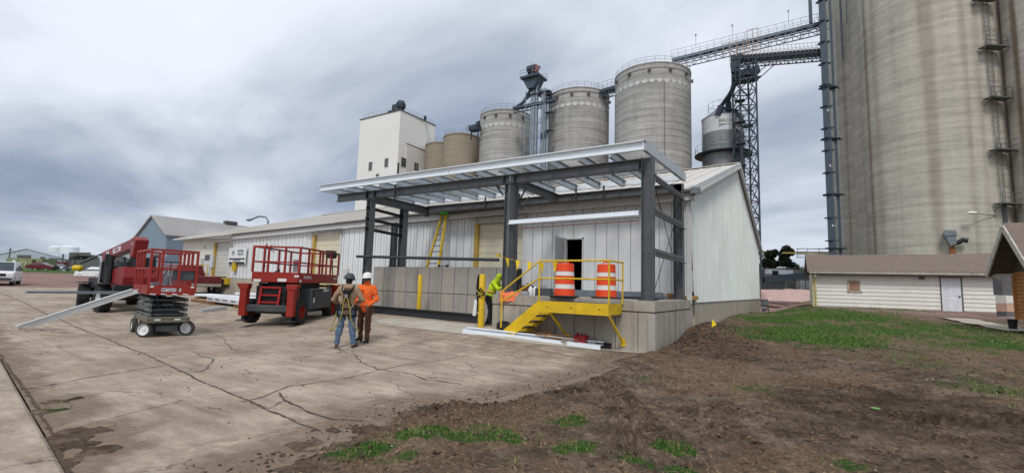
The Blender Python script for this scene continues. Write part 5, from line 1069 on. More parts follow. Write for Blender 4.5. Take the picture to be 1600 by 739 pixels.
# ------------------------------------------------------------ yellow stairs and landing
st = thing('dock_stairs', 'yellow steel dock stairs with a cantilevered landing and pipe handrails', 'stairs', (-2.5, -.6, .2)); Y_ = K['yel']
LY0, LY1, LX1, LX0, LZ = -1.02, -.03, -.86, -2.86, 1.25
foot = Vector((-4.25, LY0, .21))
mb = MB(); mb.bx(LX0-.0, LX1, LY0, LY0+.012, .97, LZ+.02); mb.bx(LX0, LX1, LY0+.012, LY0+.06, LZ+.0, LZ+.02); mb.build('landing_fascia', Y_, st, world=True)
mb = MB(); mb.bx(LX1-.012, LX1, LY0+.013, LY1, .97, LZ+.02); mb.build('landing_fascia', Y_, st, world=True)
mb = MB(); mb.bx(LX0+.03, LX1-.013, LY0+.062, LY1, LZ-.02, LZ+.012); mb.bx(LX0, LX1, LY0+.06, LY1, .975, .985)
mb.build('landing_deck', K['steeld'], st, world=True)
for x in (LX1-.25, -1.9, LX0+.25): mb = MB(); mb.cyl((x, LY0-.012, 1.12), (x, LY0+.002, 1.12), .018, 6); mb.build('bolt', K['steeld'], st, world=True)
for y in (LY0, LY1-.12):
    mb = MB(); mb.prism([(foot.x, foot.z), (foot.x+.50, foot.z), (LX0+.05, .97), (LX0, .97), (LX0, LZ+.02), (LX0-.04, LZ+.02)], (0, y, 0), (1, 0, 0), (0, 0, 1), (0, .012, 0)); mb.build('stringer', Y_, st, world=True)
n = 5
for i in range(n):
    f = (i+.55)/n; x = foot.x+.25+(LX0-foot.x-.12)*f; z = foot.z+(1.1-foot.z)*f; mb = MB(); mb.bx(x-.14, x+.14, LY0+.02, LY1-.13, z-.02, z+.01, 0); mb.bx(x-.142, x-.135, LY0+.02, LY1-.13, z-.045, z+.015, 1); mb.bx(x-.14, x-.08, LY0+.02, LY1-.13, z+.0101, z+.014, 1); mb.build('tread', [K['steeld'], K['yelw']], st, world=True)
mb = MB(); mb.box((foot.x+.1, (LY0+LY1)/2+.2, .15), (.3, 1.3, .02)); mb.build('foot_plate', K['black'], st, world=True)
def post(x, y, z0, z1, par=st): mb = MB(); mb.cyl((x, y, z0), (x, y, z1), .024, 10); mb.build('post', Y_, par, world=True, smooth=50)
RT = 2.37
post(-4.11, LY0+.02, .46, 1.49); post(LX0-.02, LY0+.02, LZ, RT); post(LX1+.0, LY0+.02, LZ, RT); post(LX1+.02, -.04, LZ, RT)
for dz in (0, -.48):
    mb = MB(); mb.tube([(-4.11, LY0+.02, 1.49+dz*.6), (LX0-.02, LY0+.02, RT+dz), (LX1, LY0+.02, RT+dz), (LX1+.02, -.04, RT+dz)], .024, 10); mb.build('handrail', Y_, st, world=True, smooth=50)
for (x0, x1) in ((LX1-.02, LX1+.03), (LX0+.3, -2.45)):
    mb = MB(); mb.bar((x0, LY0+.06, .98), (x1, -.03, .24), .05, .05); mb.box((x1, -.02, .24), (.13, .03, .2), 0, 0); mb.build('brace', Y_, st, world=True)
# drums
def barrel(p, lb):
    t = thing('traffic_drum', lb, 'traffic drum', p, 0, 'orange traffic drums on the dock'); O, W = [], []
    bands = [(.05, .245, .30, 0), (.25, .38, .288, 1), (.385, .62, .278, 0), (.625, .75, .268, 1), (.755, .95, .262, 0)]
    mb = MB(); pr = [(.0, .03), (.305, .03)]
    for z0, z1, r, m in bands: mb.lathe([(r+.012, z0), (r+.006, z0+.02), (r, z1-.02), (r-.004, z1)], n=28, m=m)
    mb.lathe([(.262, .95), (.25, .985), (.2, .99), (.0, .99)], n=28); mb.build('drum_body', [K['orange'], K['refl']], t, smooth=40, fix=False)
    mb = MB(); mb.tube([(-.12, 0, .985), (-.07, 0, 1.06), (.07, 0, 1.06), (.12, 0, .985)], .018, 8); mb.build('handle', K['orange'], t, smooth=60)
    mb = MB(); mb.lathe([(0, 0), (.43, 0), (.44, .03), (.36, .05), (.30, .055), (.30, .02)], n=24); mb.build('rubber_base', K['black'], t, smooth=40)
    return t
b1 = D(882, 460, 13.9); barrel((b1.x, b1.y, DT), 'orange and white traffic drum in front of the dark open doorway'); b2 = PY(947, 467, .62); barrel((b2.x, b2.y, DT), 'orange and white traffic drum at the right end of the yellow handrail')
# pennant line
pl = thing('pennant_line', 'string of yellow triangular pennants from the middle column to the stair rail', 'pennants', (-3.8, -.5, 2.4)); a = PY(779, 399, 0.0); b = PY(880, 408, -1.0)
pts = [a.lerp(b, t)-Vector((0, 0, .12*4*t*(1-t))) for t in np.linspace(0, 1, 15)]; mb = MB(); mb.tube(pts, .006, 4); mb.box(a, (.09, .09, .09)); mb.build('cord', K['yelw'], pl, world=True)
for (u, dr) in ((795, .0), (813, .0), (832, 0), (850, 0), (869, 0)):
    t = (u-779)/101; q = a.lerp(b, t)-Vector((0, 0, .12*4*t*(1-t))); d = (b-a).normalized(); mb = MB(); w_ = .2; nn = Vector((0, -.004, 0)); dp = Vector((random.uniform(-.02, .02), random.uniform(-.08, .08), -.31)); mb.add([q-d*w_/2, q+d*w_/2, q+dp, q-d*w_/2+nn, q+d*w_/2+nn, q+dp+nn], [(0, 1, 2), (5, 4, 3), (0, 3, 4, 1), (1, 4, 5, 2), (2, 5, 3, 0)]); mb.build('pennant', K['flag'], pl, world=True)
# ladder standing behind the retaining wall
la = thing('step_ladder', 'tall yellow fibreglass ladder with a green top leaning on the white wall', 'ladder', (-10.9, 3.4, 2.3)); zt = 5.0
pL0, pR0 = PY(667, 418, 2.9), PY(685, 418, 2.9); zb_ = RZ-.02; pL0.z = pR0.z = 1.4+.97; pL1, pR1 = PY(691.5, 335, 4.05), PY(697.5, 335, 4.05)
for p, q in ((pL0, pL1), (pR0, pR1)): mb = MB(); mb.bar(p, q, .07, .11, up=(0, -1, .3)); mb.build('side_rail', K['yelw'], la, world=True)
for i in range(9): t = (i+.6)/9.3; mb = MB(); mb.bar(pL0.lerp(pL1, t), pR0.lerp(pR1, t), .1, .045); mb.build('rung', K['galvd'], la, world=True)
mb = MB(); c = (pL1+pR1)/2; mb.box(c+Vector((0, 0, .05)), (.42, .2, .12)); mb.build('top_cap', K['green'], la, world=True)
# bollards
def bollard(p, h, lb, r=.085): 
    mb = MB(); mb.lathe([(r, -.15), (r, h), (r*.8, h+.035), (r*.4, h+.055), (0, h+.06)], n=24); o = mb.build('bollard', K['yel'], smooth=50); o.location = p; tagp(o, lb, 'bollard', 'yellow pipe bollards before the dock'); return o
q = PY(654, 489, 1.2); bollard((q.x, q.y, .32), 1.62, 'plain yellow pipe bollard standing in front of the grey panel wall'); q2 = PY(751, 515, -.25); bollard((q2.x, q2.y, yz(q2.x, q2.y)), 1.62, 'yellow pipe bollard with a black harness hung over it', .1)
# harness hung on the bollard
hz = yz(q2.x, q2.y); h = thing('safety_harness', 'black safety harness with white and yellow straps hung on the bollard', 'harness', (q2.x, q2.y, hz+1.55)); mb = MB()
for k in range(7):
    a0 = random.uniform(2.2, 4.4); pts = []
    for i in range(9): t = i/8; a = a0+math.sin(t*5+k)*.5; rr = .125+.09*math.sin(t*math.pi)*random.random(); pts.append((q2.x+rr*math.cos(a), q2.y+rr*math.sin(a), hz+1.64-t*random.uniform(.75, 1.25)))
    mb.tube(pts, .024, 5)
mb.tube([(q2.x-.1, q2.y-.1, hz+1.1), (q2.x+.05, q2.y-.14, hz+1.22), (q2.x+.14, q2.y-.05, hz+1.05), (q2.x-.04, q2.y-.13, hz+.95)], .03, 6); mb.build('webbing', K['strapb'], h, world=True)
mb = MB(); mb.bar((q2.x-.2, q2.y-.03, hz+.85), (q2.x-.26, q2.y-.02, hz+.35), .12, .03, up=(0, 1, 0)); mb.build('white_strap', K['white'], h, world=True)
mb = MB(); mb.tube([(q2.x-.1, q2.y-.13, hz+1.15), (q2.x+.0, q2.y-.15, hz+1.05), (q2.x+.1, q2.y-.12, hz+.95)], .022, 5); mb.tube([(q2.x+.08, q2.y-.14, hz+1.2), (q2.x-.04, q2.y-.15, hz+.98)], .022, 5); mb.build('yellow_strap', K['strapy'], h, world=True)
# rubber block at the stair foot
q = PY(773, 516, -.7); mb = MB(); mb.box((0, 0, .1), (.5, .3, .2)); mb.box((-.1, .02, .22), (.25, .2, .05)); mb.box((.2, -.16, .1), (.06, .03, .12)); o = mb.build('rubber_block', K['black'], bevel=.015); o.location = (q.x+.05, q.y+.5, yz(q.x, q.y+.5)); o.rotation_euler = (0, 0, -.2); tagp(o, 'black rubber block on the slab at the foot of the yellow stairs', 'block')
# things on the dock edge
def simple(name, lb, cat, mbf, m, loc, rz=0, group=None, bevel=0, smooth=None): mb = MB(); mbf(mb); o = mb.build(name, m, bevel=bevel, smooth=smooth); o.location = loc; o.rotation_euler = (0, 0, rz); return tagp(o, lb, cat, group)
q = PY(797, 462, .2)
def cloth(mb):
    n = 16
    vs = []
    for i in range(n+1):
        for j in range(n+1):
            x = (i/n-.5)*.62; y = (j/n-.45)*.5; hang = max(0, -.02-y); z = .05+.05*math.sin(x*19+y*7)*math.cos(y*21)+.04*random.random()-(hang*1.3 if hang > 0 else 0); yy = max(y, -.05-.02*random.random()); vs.append((x*(1-.5*max(0, hang*2)), yy, z))
    mb.add(vs, [(i*(n+1)+j, (i+1)*(n+1)+j, (i+1)*(n+1)+j+1, i*(n+1)+j+1) for i in range(n) for j in range(n)])
    mb.tube([(-.2, -.06, .0), (-.25, -.08, -.15), (-.2, -.1, -.26)], [.05, .06, .035], 7)
simple('work_vest', 'crumpled orange hi-vis garment draped over the dock edge beside the column', 'vest', cloth, mat('orange_cloth_crumpled', (244, 128, 84), .85, var=.1, sc=10, grime=.35, grime_c=(250, 170, 130)), (q.x+.1, -.0, DT+.0), .2, smooth=60)
def dk_at(u, v, y): p = PY(u, v, y); return (p.x, y, DT)
simple('pipe_stub', 'short galvanised sleeve lying on the dock beside the orange garment', 'pipe', lambda mb: mb.bar((-.3, 0, .07), (.3, 0, .07), .13, .12), K['galv'], dk_at(812, 455, .5), .1)
simple('cardboard_box', 'brown cardboard carton, the taller one behind the stair rail', 'carton', lambda mb: (mb.box((0, 0, .16), (.42, .35, .32)), mb.box((.12, 0, .33), (.2, .34, .02), 0, 0, Matrix.Rotation(.5, 3, 'Y'))), mat('dark_cardboard', (98, 72, 58), .9, var=.2), dk_at(822, 450, 1.2), .3)
simple('cardboard_box', 'low open brown carton beside the taller carton on the dock', 'carton', lambda mb: (mb.box((0, 0, .1), (.5, .35, .2)), mb.box((-.25, 0, .24), (.02, .33, .12), 0, 0, Matrix.Rotation(.4, 3, 'Y'))), mat('brown_cardboard', (116, 84, 62), .9, var=.2), dk_at(842, 451, 1.3), -.1)
for i, (u, lb) in enumerate(((829, 'white plastic jug left of two on the dock floor'), (836, 'white plastic jug with a dark label right of two on the dock floor'))):
    def jug(mb): mb.lathe([(0, 0), (.08, 0), (.085, .03), (.085, .2), (.04, .27), (.03, .3), (0, .3)], n=14); mb.bx(.04, .10, -.015, .015, .16, .19); 
    simple('jug', lb, 'jug', jug, K['white'], dk_at(u, 458, .8+.1*i), i, 'white jugs on the dock', smooth=40)
simple('tool_case', 'dark tool case on the dock behind the stair rail', 'tool case', lambda mb: (mb.box((0, 0, .12), (.5, .3, .24)), mb.tube([(-.08, 0, .24), (-.06, 0, .3), (.06, 0, .3), (.08, 0, .24)], .012, 6)), K['char'], dk_at(850, 456, .9), .15, bevel=.01)
simple('scrap_pile', 'small heap of timber offcuts under the wall left of the doorway', 'offcuts', lambda mb: [mb.box((random.uniform(-.7, .7), random.uniform(-.15, .15), .06+random.random()*.12), (random.uniform(.2, .5), .09, .05), random.uniform(-1, 1)) for _ in range(12)], K['wood2'], (PY(865, 450, 3.6).x, 3.6, DT))
def conduit(mb): mb.bar((-1.6, 0, .12), (1.5, .1, .12), .12, .2); mb.bar((-1.5, .25, .06), (1.6, .2, .06), .1, .1)
simple('steel_channel', 'pair of long galvanised channels lying on the dock by the wall', 'channel', conduit, K['galvd'], (-2.0, 2.6, DT))
simple('steel_sheet', 'dark flat sheets lying on the dock between the right-hand columns', 'sheet', lambda mb: (mb.box((0, 0, .02), (1.2, .9, .03), .2), mb.box((.1, .1, .05), (1.0, .7, .03), -.1)), K['steeld'], (-1.05, 1.9, DT))
def broom(mb):
    mb.cyl((0, 0, .1), (.06, .35, 1.55), .014, 8, 0); mb.box((0, -.02, .07), (.34, .07, .05), 0, 1); mb.box((0, -.03, .03), (.36, .08, .06), 0, 1)
q = PY(989, 461, 2.9); o = MB(); broom(o); bo = o.build('broom', [K['brick'], K['black']]); bo.location = (q.x, 3.9, DT); tagp(bo, 'broom with a brown handle leaning on the white wall', 'broom')
simple('black_plate', 'small dark clamp on top of the panel wall beside the ladder foot', 'clamp', lambda mb: (mb.bar((-.22, 0, .04), (.22, 0, .04), .05, .03), mb.ball((-.22, 0, .05), .06), mb.ball((.22, 0, .05), .06)), K['blk'], (PY(692, 418, 2.15).x, 2.15, RZ))
# lumber under the stairs, red can, plywood
lm = thing('broken_lumber', 'heap of broken lath and boards on the slab under the yellow landing', 'lumber', (-3.1, -.4, yz(-3, -.4)))
for i in range(13):
    a = PY(832+random.uniform(-4, 50), 524+random.uniform(-6, 4), -.55+random.uniform(-.3, .3)); z0 = yz(a.x, a.y)+.03+.014*i; ln = random.uniform(.5, 1.1); an = random.uniform(-.35, .25); d_ = Vector((math.cos(an), math.sin(an), random.uniform(-.08, .1)))*ln; mb = MB(); c_ = Vector((a.x, a.y, z0)); mb.bar(c_-d_*.4, c_+d_*.5, random.uniform(.05, .12), .022); mb.build('board', random.choice([K['wood'], K['wood2']]), lm, world=True)
q = PY(908, 528, -.35); rb = thing('red_can', 'red plastic can lying on its side under the landing', 'can', (q.x, -.35, yz(q.x, -.35))); mb = MB(); mb.box((0, 0, .15), (.34, .26, .26)); mb.cyl((-.1, 0, .28), (-.1, 0, .34), .04, 8); mb.tube([(0, 0, .28), (.04, 0, .33), (.14, 0, .33), (.16, 0, .28)], .014, 6); mb.build('can_body', K['red2'], rb, bevel=.03, smooth=40)
# channels on the ground before the stairs
def ground_bar(name, lb, cat, a, b, mk, m, z=.0, group=None):
    A_, B_ = G(*a), G(*b); A_.z = yz(A_.x, A_.y)+z; B_.z = yz(B_.x, B_.y)+z; t = thing(name, lb, cat, tuple((A_+B_)/2), 0, group); mb = MB(); mk(mb, A_, B_); mb.build('section', m, t, world=True); return t
ground_bar('white_channel', 'bright new channel lying on the slab in front of the stairs, the longer outer one', 'channel', (722, 521), (938, 547), lambda mb, a, b: mb.cee(a+Vector((0, 0, .06)), b+Vector((0, 0, .06)), .12, .2, side=-1, t=.008), K['galvb'])
ground_bar('white_channel', 'bright new channel nested behind the outer one in front of the stairs', 'channel', (730, 520), (943, 544), lambda mb, a, b: mb.cee(a+Vector((0, 0, .13)), b+Vector((0, 0, .13)), .1, .1, side=1, t=.008), K['galvb'])
ground_bar('dark_channel', 'short dark channel end poking out past the bright channels', 'channel', (930, 543), (955, 545), lambda mb, a, b: mb.ibeam(a+Vector((0, 0, .08)), b+Vector((0, 0, .08)), .14, .1, t=.012), K['blk'])
q = (RX0-1.0, 1.35); t = thing('steel_beam', 'long dark grey beam lying on the slab along the foot of the panel wall', 'beam', (-9.5, 1.3, .35)); mb = MB(); a, b = PY(565, 494, 1.5), PY(751, 502.5, .7); a.z = yz(a.x, a.y)+.16; b.z = yz(b.x, b.y)+.16; mb.ibeam(a, b, .28, .22, t=.02); mb.build('section', K['steeld'], t, world=True)
# little yellow flag and hoses in the dirt by the gable
fl = thing('marker_flag', 'small yellow marker flag on a wire in the spoil heap', 'flag', (.8, 3.4, 0)); q = PX(1112, 528, .85); gz0 = gh(.85, q.y); mb = MB(); mb.cyl((.85, q.y, gz0-.1), (.88, q.y, gz0+.42), .006, 5); mb.build('wire', K['galvd'], fl, world=True)
mb = MB(); mb.add([(.88, q.y, gz0+.42), (.98, q.y+.06, gz0+.24), (.87, q.y-.09, gz0+.17), (.884, q.y+.004, gz0+.42), (.984, q.y+.064, gz0+.24), (.874, q.y-.086, gz0+.17)], [(0, 1, 2), (5, 4, 3), (0, 3, 4, 1), (1, 4, 5, 2), (2, 5, 3, 0)]); mb.build('pennant', K['flag'], fl, world=True)
for (u, v, lb) in ((1111, 506, 'black drain hose end lying on the spoil by the near gable foundation'), (1174, 482, 'black hose end lying by the far part of the gable foundation')):
    q = PX(u, v, .3); q.z = gh(.3, q.y); simple('hose_end', lb, 'hose', lambda mb: mb.tube([(-.1, -.45, .02), (.05, -.15, .06), (0, .15, .05), (-.12, .45, .0)], .055, 8), K['black'], q, smooth=60)
# telehandler-carried and leaning purlins
ln = D(209, 454, 13.4); a = G(27, 513.5); b = G(46, 514)
t = thing('leaning_purlin', 'galvanised purlin propped from the slab against the small scissor lift, the outer of two', 'purlin', tuple(a), 0, 'purlins propped on the small lift'); mb = MB(); mb.cee(a+Vector((0, 0, .05)), ln+Vector((0, 0, .02)), .08, .07, side=1, t=.007, zed=True); mb.build('section', K['galvb'], t, world=True)
t = thing('leaning_purlin', 'galvanised purlin propped against the small scissor lift, the wider inner one', 'purlin', tuple(b), 0, 'purlins propped on the small lift'); mb = MB(); mb.cee(b+Vector((.02, 0, .07)), ln+Vector((.1, .06, -.02)), .10, .07, up=(.3, -.3, 1), side=-1, t=.007); mb.build('section', K['galvb'], t, world=True)
TA, TB = D(41, 456.5, 16.9), D(212, 457, 17.15)
t = thing('carried_purlin', 'long grey purlin lying level across the back of the red telehandler', 'purlin', tuple(TA)); mb = MB(); mb.cee(TA, TB+(TB-TA)*.05, .09, .07, side=1, t=.008); mb.build('section', K['galvd'], t, world=True)

cw_ = lambda x, y: (c2w(x, y, 0)-c2w(0, 0, 0)).normalized()
# ------------------------------------------------------------ wheels and machines
def wheel(parent, c, axis, r, wd, tyre=None, rim=None, rr=.58, lugs=0, name='wheel', out=1):
    t = bpy.data.objects.new(name, None); COL.objects.link(t); t.parent = parent; t.location = c; ax = Vector(axis).normalized(); d, s, u = frame(ax); h = wd/2
    mb = MB(); mb.lathe([(r*rr, -h*.8), (r*.8, -h), (r*.95, -h*.85), (r, -h*.5), (r, h*.5), (r*.95, h*.85), (r*.8, h), (r*rr, h*.8), (r*rr*.98, 0), (r*rr, -h*.8)], axis=ax, n=28)
    if lugs:
        for i in range(lugs):
            for sg in (-1, 1):
                a = 2*math.pi*(i+(.5 if sg > 0 else 0))/lugs; e = s*math.cos(a)+u*math.sin(a); a2 = a+.16; e2 = s*math.cos(a2)+u*math.sin(a2); mb.bar(e*r*1.0+d*sg*h*.05, e2*r*.97+d*sg*h*.92, r*.09, r*.09, up=e)
    mb.build('tyre', tyre or K['black'], t, smooth=40)
    mb = MB(); o = out*h*.45; mb.lathe([(0, o*.6), (r*rr*.35, o*.6), (r*rr*.4, o*.2), (r*rr*.85, o*.1), (r*rr*.92, o*1.5), (r*rr*1.0, o*1.6)], axis=ax, n=24); mb.lathe([(0, -o*.6), (r*rr, -o*.6)], axis=ax, n=24); mb.lathe([(0, o*1.3), (r*.12, o*1.2), (r*.12, o*.5)], axis=ax, n=12); mb.build('rim', rim or K['white'], t, smooth=35)
    return t
def frame_rails(mb, segs, r=.022):
    for a, b in segs: mb.bar(a, b, r*2, r*2, up=(0, 0, 1) if abs((Vector(b)-Vector(a)).normalized().z) < .9 else (0, 1, 0))
# small electric scissor lift: local +X points along its length away from the camera end
w0, w1, w2 = G(230, 528), G(286, 523), G(208, 517); w2v = (w2-w0); ang = math.atan2(w2v.y, w2v.x)
ctr = (w0+w1)/2+Vector((math.cos(ang), math.sin(ang), 0))*.85
sl_ = thing('scissor_lift', 'small red electric scissor lift with white-rimmed wheels and folded grey arms', 'scissor lift', (ctr.x, ctr.y, yz(ctr.x, ctr.y)), ang)
HW, HL = .48, .85
for sx in (-1, 1):
    for sy in (-1, 1): wheel(sl_, (sx*HL*.92, sy*HW, .205), (0, sy, 0) if sx > 0 else (-.72, .69, 0), .205, .14, tyre=mat('grey_solid_tyre', (74, 72, 68), .9, grime=.4) if 'gst' not in K else K['gst'], rim=K['white'], rr=.72)
mb = MB(); mb.box((0, 0, .30), (2*HL-.35, .78, .36)); mb.box((0, 0, .22), (2*HL+.1, .5, .16)); mb.build('chassis', K['char'], sl_, bevel=.02)
mb = MB(); mb.box((0, 0, .505), (2*HL+.32, .98, .05)); mb.box((0, .45, .46), (2*HL+.3, .07, .12)); mb.box((0, -.45, .46), (2*HL+.3, .07, .12)); mb.box((-HL-.12, 0, .45), (.06, .95, .13)); mb.build('deck_skirt', mat('dusty_olive_metal', (112, 108, 92), .7, var=.15, sc=5), sl_, bevel=.01)
for k in range(4):
    z = .58+k*.135
    for sy in (-1, 1):
        mb = MB(); mb.bar((-HL*.98, sy*.40, z), (HL*.98, sy*.40, z+.025*(1 if k % 2 else -1)), .06, .105); 
        for x in (-.8, 0, .8): mb.cyl((x, sy*.38, z), (x, sy*.46, z), .035, 10)
        mb.build('scissor_arm', mat('grey_arm_metal', (98, 102, 100), .55, var=.12, sc=4, grime=.3) if 'arm' not in K else K['arm'], sl_, bevel=.006)
        K.setdefault('arm', bpy.data.materials['grey_arm_metal'])
    for x in (-.72, .72): mb = MB(); mb.cyl((x, -.36, z), (x, .36, z), .045, 10); mb.build('cross_tube', K['char'], sl_)
mb = MB(); mb.cyl((-.3, 0, .6), (.6, 0, 1.05), .06, 10); mb.box((0, 0, .62), (1.4, .5, .1)); mb.ball((-.78, -.2, .86), .07); mb.ball((-.78, .22, .84), .07); mb.build('lift_cylinder', K['blk'], sl_)
DZ = 1.14; PLX, PLY = 1.03, .53
mb = MB(); mb.box((0, 0, DZ+.03), (2*PLX, 2*PLY, .05)); mb.build('platform', K['char'], sl_)
def toe(c, s, lb=None): mb = MB(); mb.box(c, s); return mb.build('toe_board', K['red'], sl_, bevel=.008)
toe((-PLX, 0, DZ+.12), (.035, 2*PLY, .26)); toe((PLX, 0, DZ+.12), (.035, 2*PLY, .24)); toe((0, -PLY, DZ+.12), (2*PLX-.04, .03, .24)); toe((0, PLY, DZ+.12), (2*PLX-.04, .03, .24))
mb = MB()
for sy in (-.38, -.13, .12, .36): mb.bar((-PLX-.02, sy, DZ+.005), (-PLX-.02, sy+.13, DZ+.02), .006, .025)
mb.box((-PLX-.02, -.46, DZ+.21), (.004, .08, .04)); mb.box((-PLX-.02, .46, DZ+.21), (.004, .08, .04)); mb.box((-PLX-.02, .03, DZ+.13), (.005, .46, .09)); mb.box((-.86, -.402-.062, .51), (.004, .004, .02)); mb.box((-HL-.155, -.2, .47), (.004, .14, .045)); mb.box((-HL-.155, .25, .47), (.004, .14, .045)); mb.build('decal', K['white'], sl_)
text('lettering', 'SKYJACK', .085, (-PLX-.026, .03, DZ+.13), (0, -1, 0), (0, 0, 1), K['ink'], sl_, world=False, xs=1.3)
text('lettering', 'SKYJACK', .10, (.0, PLY+.0, DZ+.16), (-1, 0, 0), (0, 0, 1), K['white'], sl_, world=False)
PT_ = 2.34; MD = 1.84; t0 = DZ+.35
def rails(par, X, Y, z0, zm, zt, posts, r=.022, m=K['red']):
    for px, py in posts: mb = MB(); mb.bar((px, py, z0), (px, py, zt), r*2.1, r*2.1, up=(0, 1, 0)); mb.build('rail_post', m, par)
    for z, k in ((zt, 1.1), (zm, .9)):
        for a, b in (((-X, -Y), (X, -Y)), ((-X, Y), (X, Y)), ((-X, -Y), (-X, Y)), ((X, -Y), (X, Y))): mb = MB(); mb.bar((*a, z), (*b, z), r*2*k, r*2*k); mb.build('rail', m, par)
rails(sl_, PLX, PLY, t0-.3, MD, PT_, [(-PLX, -PLY), (-PLX, PLY), (-PLX, .28), (-PLX, -.12), (PLX, -PLY), (PLX, PLY), (0, -PLY), (0, PLY), (.5, -PLY), (-.45, -PLY), (.5, PLY), (PLX, 0)], .026)
mb = MB(); mb.box((-PLX+.06, -.24, t0+.18), (.08, .52, .27)); mb.build('control_box', K['char'], sl_, bevel=.01)
mb = MB(); mb.box((-.1, .2, DZ+.2), (.5, .3, .22)); mb.tube([(-.5, -.1, DZ+.1), (-.3, 0, DZ+.7), (.3, .1, DZ+.3)], .02, 6); mb.cyl((-.85, .12, DZ+.06), (-.85, .12, DZ+.5), .07, 10); mb.build('gear_on_deck', K['galvd'], sl_)

# rough-terrain scissor lift: local +X points from the near end back along the machine
a0, a1 = G(395, 505), G(465, 507); fw = cw_(.03, 1); ang = math.atan2(fw.y, fw.x); dx = Vector((math.cos(ang), math.sin(ang), 0)); sx_ = Vector((math.cos(ang-math.pi/2), math.sin(ang-math.pi/2), 0))
TW = 1.62; WB = 2.55; cc = a1-sx_*TW/2+dx*WB/2 if sx_.dot(a1-a0) > 0 else a1+sx_*TW/2+dx*WB/2
rt_ = thing('rough_terrain_lift', 'large red and grey rough-terrain scissor lift with lugged tyres and a long railed platform', 'scissor lift', (cc.x, cc.y, yz(a1.x, a1.y)+.02), ang)
yw = TW/2; wr = .40
for sx in (-1, 1):
    for sy in (-1, 1): wheel(rt_, (sx*WB/2, sy*yw, wr), (0, sy, 0), wr, .32, rim=K['red'], rr=.56, lugs=18)
mb = MB(); mb.box((.05, 0, .50), (WB+.2, 2*yw-.5, .36)); mb.box((-WB/2-.42, 0, .52), (.22, 2*yw-.05, .22)); mb.box((-WB/2, 0, .4), (.2, 2*yw-.1, .16)); mb.box((WB/2, 0, .4), (.2, 2*yw-.1, .16)); mb.build('chassis', K['char'], rt_, bevel=.02)
for sy in (-1, 1): mb = MB(); mb.box((.12, sy*(yw-.05), .83), (1.75, .42, .72)); mb.box((.12, sy*(yw+.1), 1.12), (1.6, .12, .10)); o = mb.build('engine_tray', K['char'], rt_, bevel=.03); mb = MB(); mb.box((-.55, sy*(yw+.164), .92), (.14, .01, .4), 0, 0); mb.build('panel_gap', K['blk'], o); text('lettering', 'SJ6832 RT', .12, (.45*1, sy*(yw+.172), 1.11), (-sy, 0, 0), (0, 0, 1), K['white'], rt_, world=False)
mb = MB(); mb.box((-.55, -(yw+.172), .78), (.10, .004, .18)); mb.build('decal', K['white'], rt_)
for sy in (-1, 1): # upright outrigger housings
    for sx in (-1, 1):
        X_ = sx*(WB/2+.5); mb = MB(); mb.box((X_, sy*(yw-.02), .72), (.24, .22, .90)); mb.prism([(-.12, 0), (.12, 0), (.22, .14), (.22, .2), (-.16, .2), (-.16, .1)], (X_-.12, sy*(yw-.02), 1.12), (0, sy, 0), (0, 0, 1), (.24, 0, 0)); o = mb.build('outrigger', K['red'], rt_, bevel=.012); mb = MB(); mb.cyl((X_, sy*(yw-.02), .12), (X_, sy*(yw-.02), .3), .05, 8); mb.box((X_, sy*(yw-.02), .12), (.3, .3, .03)); mb.build('outrigger_foot', K['steeld'], o)
mb = MB() # entry ladder frame
for sy in (-.32, .32): mb.bar((-WB/2-.46, sy, .62), (-WB/2-.36, sy, 1.22), .06, .06, up=(0, 1, 0))
for z in (.72, .95, 1.2): mb.bar((-WB/2-.46+.1*(z-.62), -.32, z), (-WB/2-.46+.1*(z-.62), .32, z), .05, .05)
mb.build('entry_ladder', K['redd'], rt_); mb = MB(); mb.box((-WB/2-.1, 0, .9), (.5, 1.0, .7)); 
for z in (.85, 1.05): mb.bar((-WB/2-.4, -.6, z), (-WB/2-.4, -.1, z), .03, .03)
mb.build('hydraulic_tray', K['blk'], rt_)
for k in range(4):
    z = 1.16+k*.075
    for sy in (-1, 1): mb = MB(); mb.bar((-1.35, sy*.55, z), (1.35, sy*.55, z+.03*(1 if k % 2 else -1)), .09, .07); mb.build('scissor_arm', K['blk'], rt_)
mb = MB(); mb.box((0, 0, 1.28), (2.3, .8, .22)); mb.build('scissor_core', K['blk'], rt_)
DZ = 1.40; X_, Yp = 1.66, .80; PXo = -.22
pfm = bpy.data.objects.new('platform', None); COL.objects.link(pfm); pfm.parent = rt_; pfm.location = (-PXo, 0, 0)
mb = MB(); mb.box((0, 0, DZ+.02), (2*X_-.04, 2*Yp-.04, .05)); mb.build('deck', K['char'], pfm)
for c_, s_ in (((-X_, 0, DZ+.15), (.04, 2*Yp, .34)), ((X_, 0, DZ+.15), (.04, 2*Yp, .34)), ((0, -Yp, DZ+.15), (2*X_-.04, .04, .34)), ((0, Yp, DZ+.15), (2*X_-.04, .04, .34))): mb = MB(); mb.box(c_, s_); mb.build('toe_board', K['red'], pfm, bevel=.008)
zt, zm = 2.57, 2.06
rails(pfm, X_, Yp, DZ+.3, zm, zt, [(-X_, -Yp), (-X_, Yp), (-X_, .28), (-X_, -.3), (X_, -Yp), (X_, Yp), (-1.0, -Yp), (-.1, -Yp), (.15, -Yp), (.9, -Yp), (-1.0, Yp), (0, Yp), (.9, Yp), (X_, .3), (X_, -.3)], .028)
mb = MB(); mb.tube([(-X_-.02, .36, 1.9), (-X_-.1, .38, 2.0), (-X_-.1, .38, 2.55), (-X_-.02, .36, 2.68)], .02, 6); mb.build('grab_handle', K['red'], pfm)
mb = MB(); mb.box((-X_+.1, -Yp+.14, 1.95), (.1, .2, .42)); mb.build('manual_box', mat('grey_mesh_box', (128, 122, 124), .7), pfm)
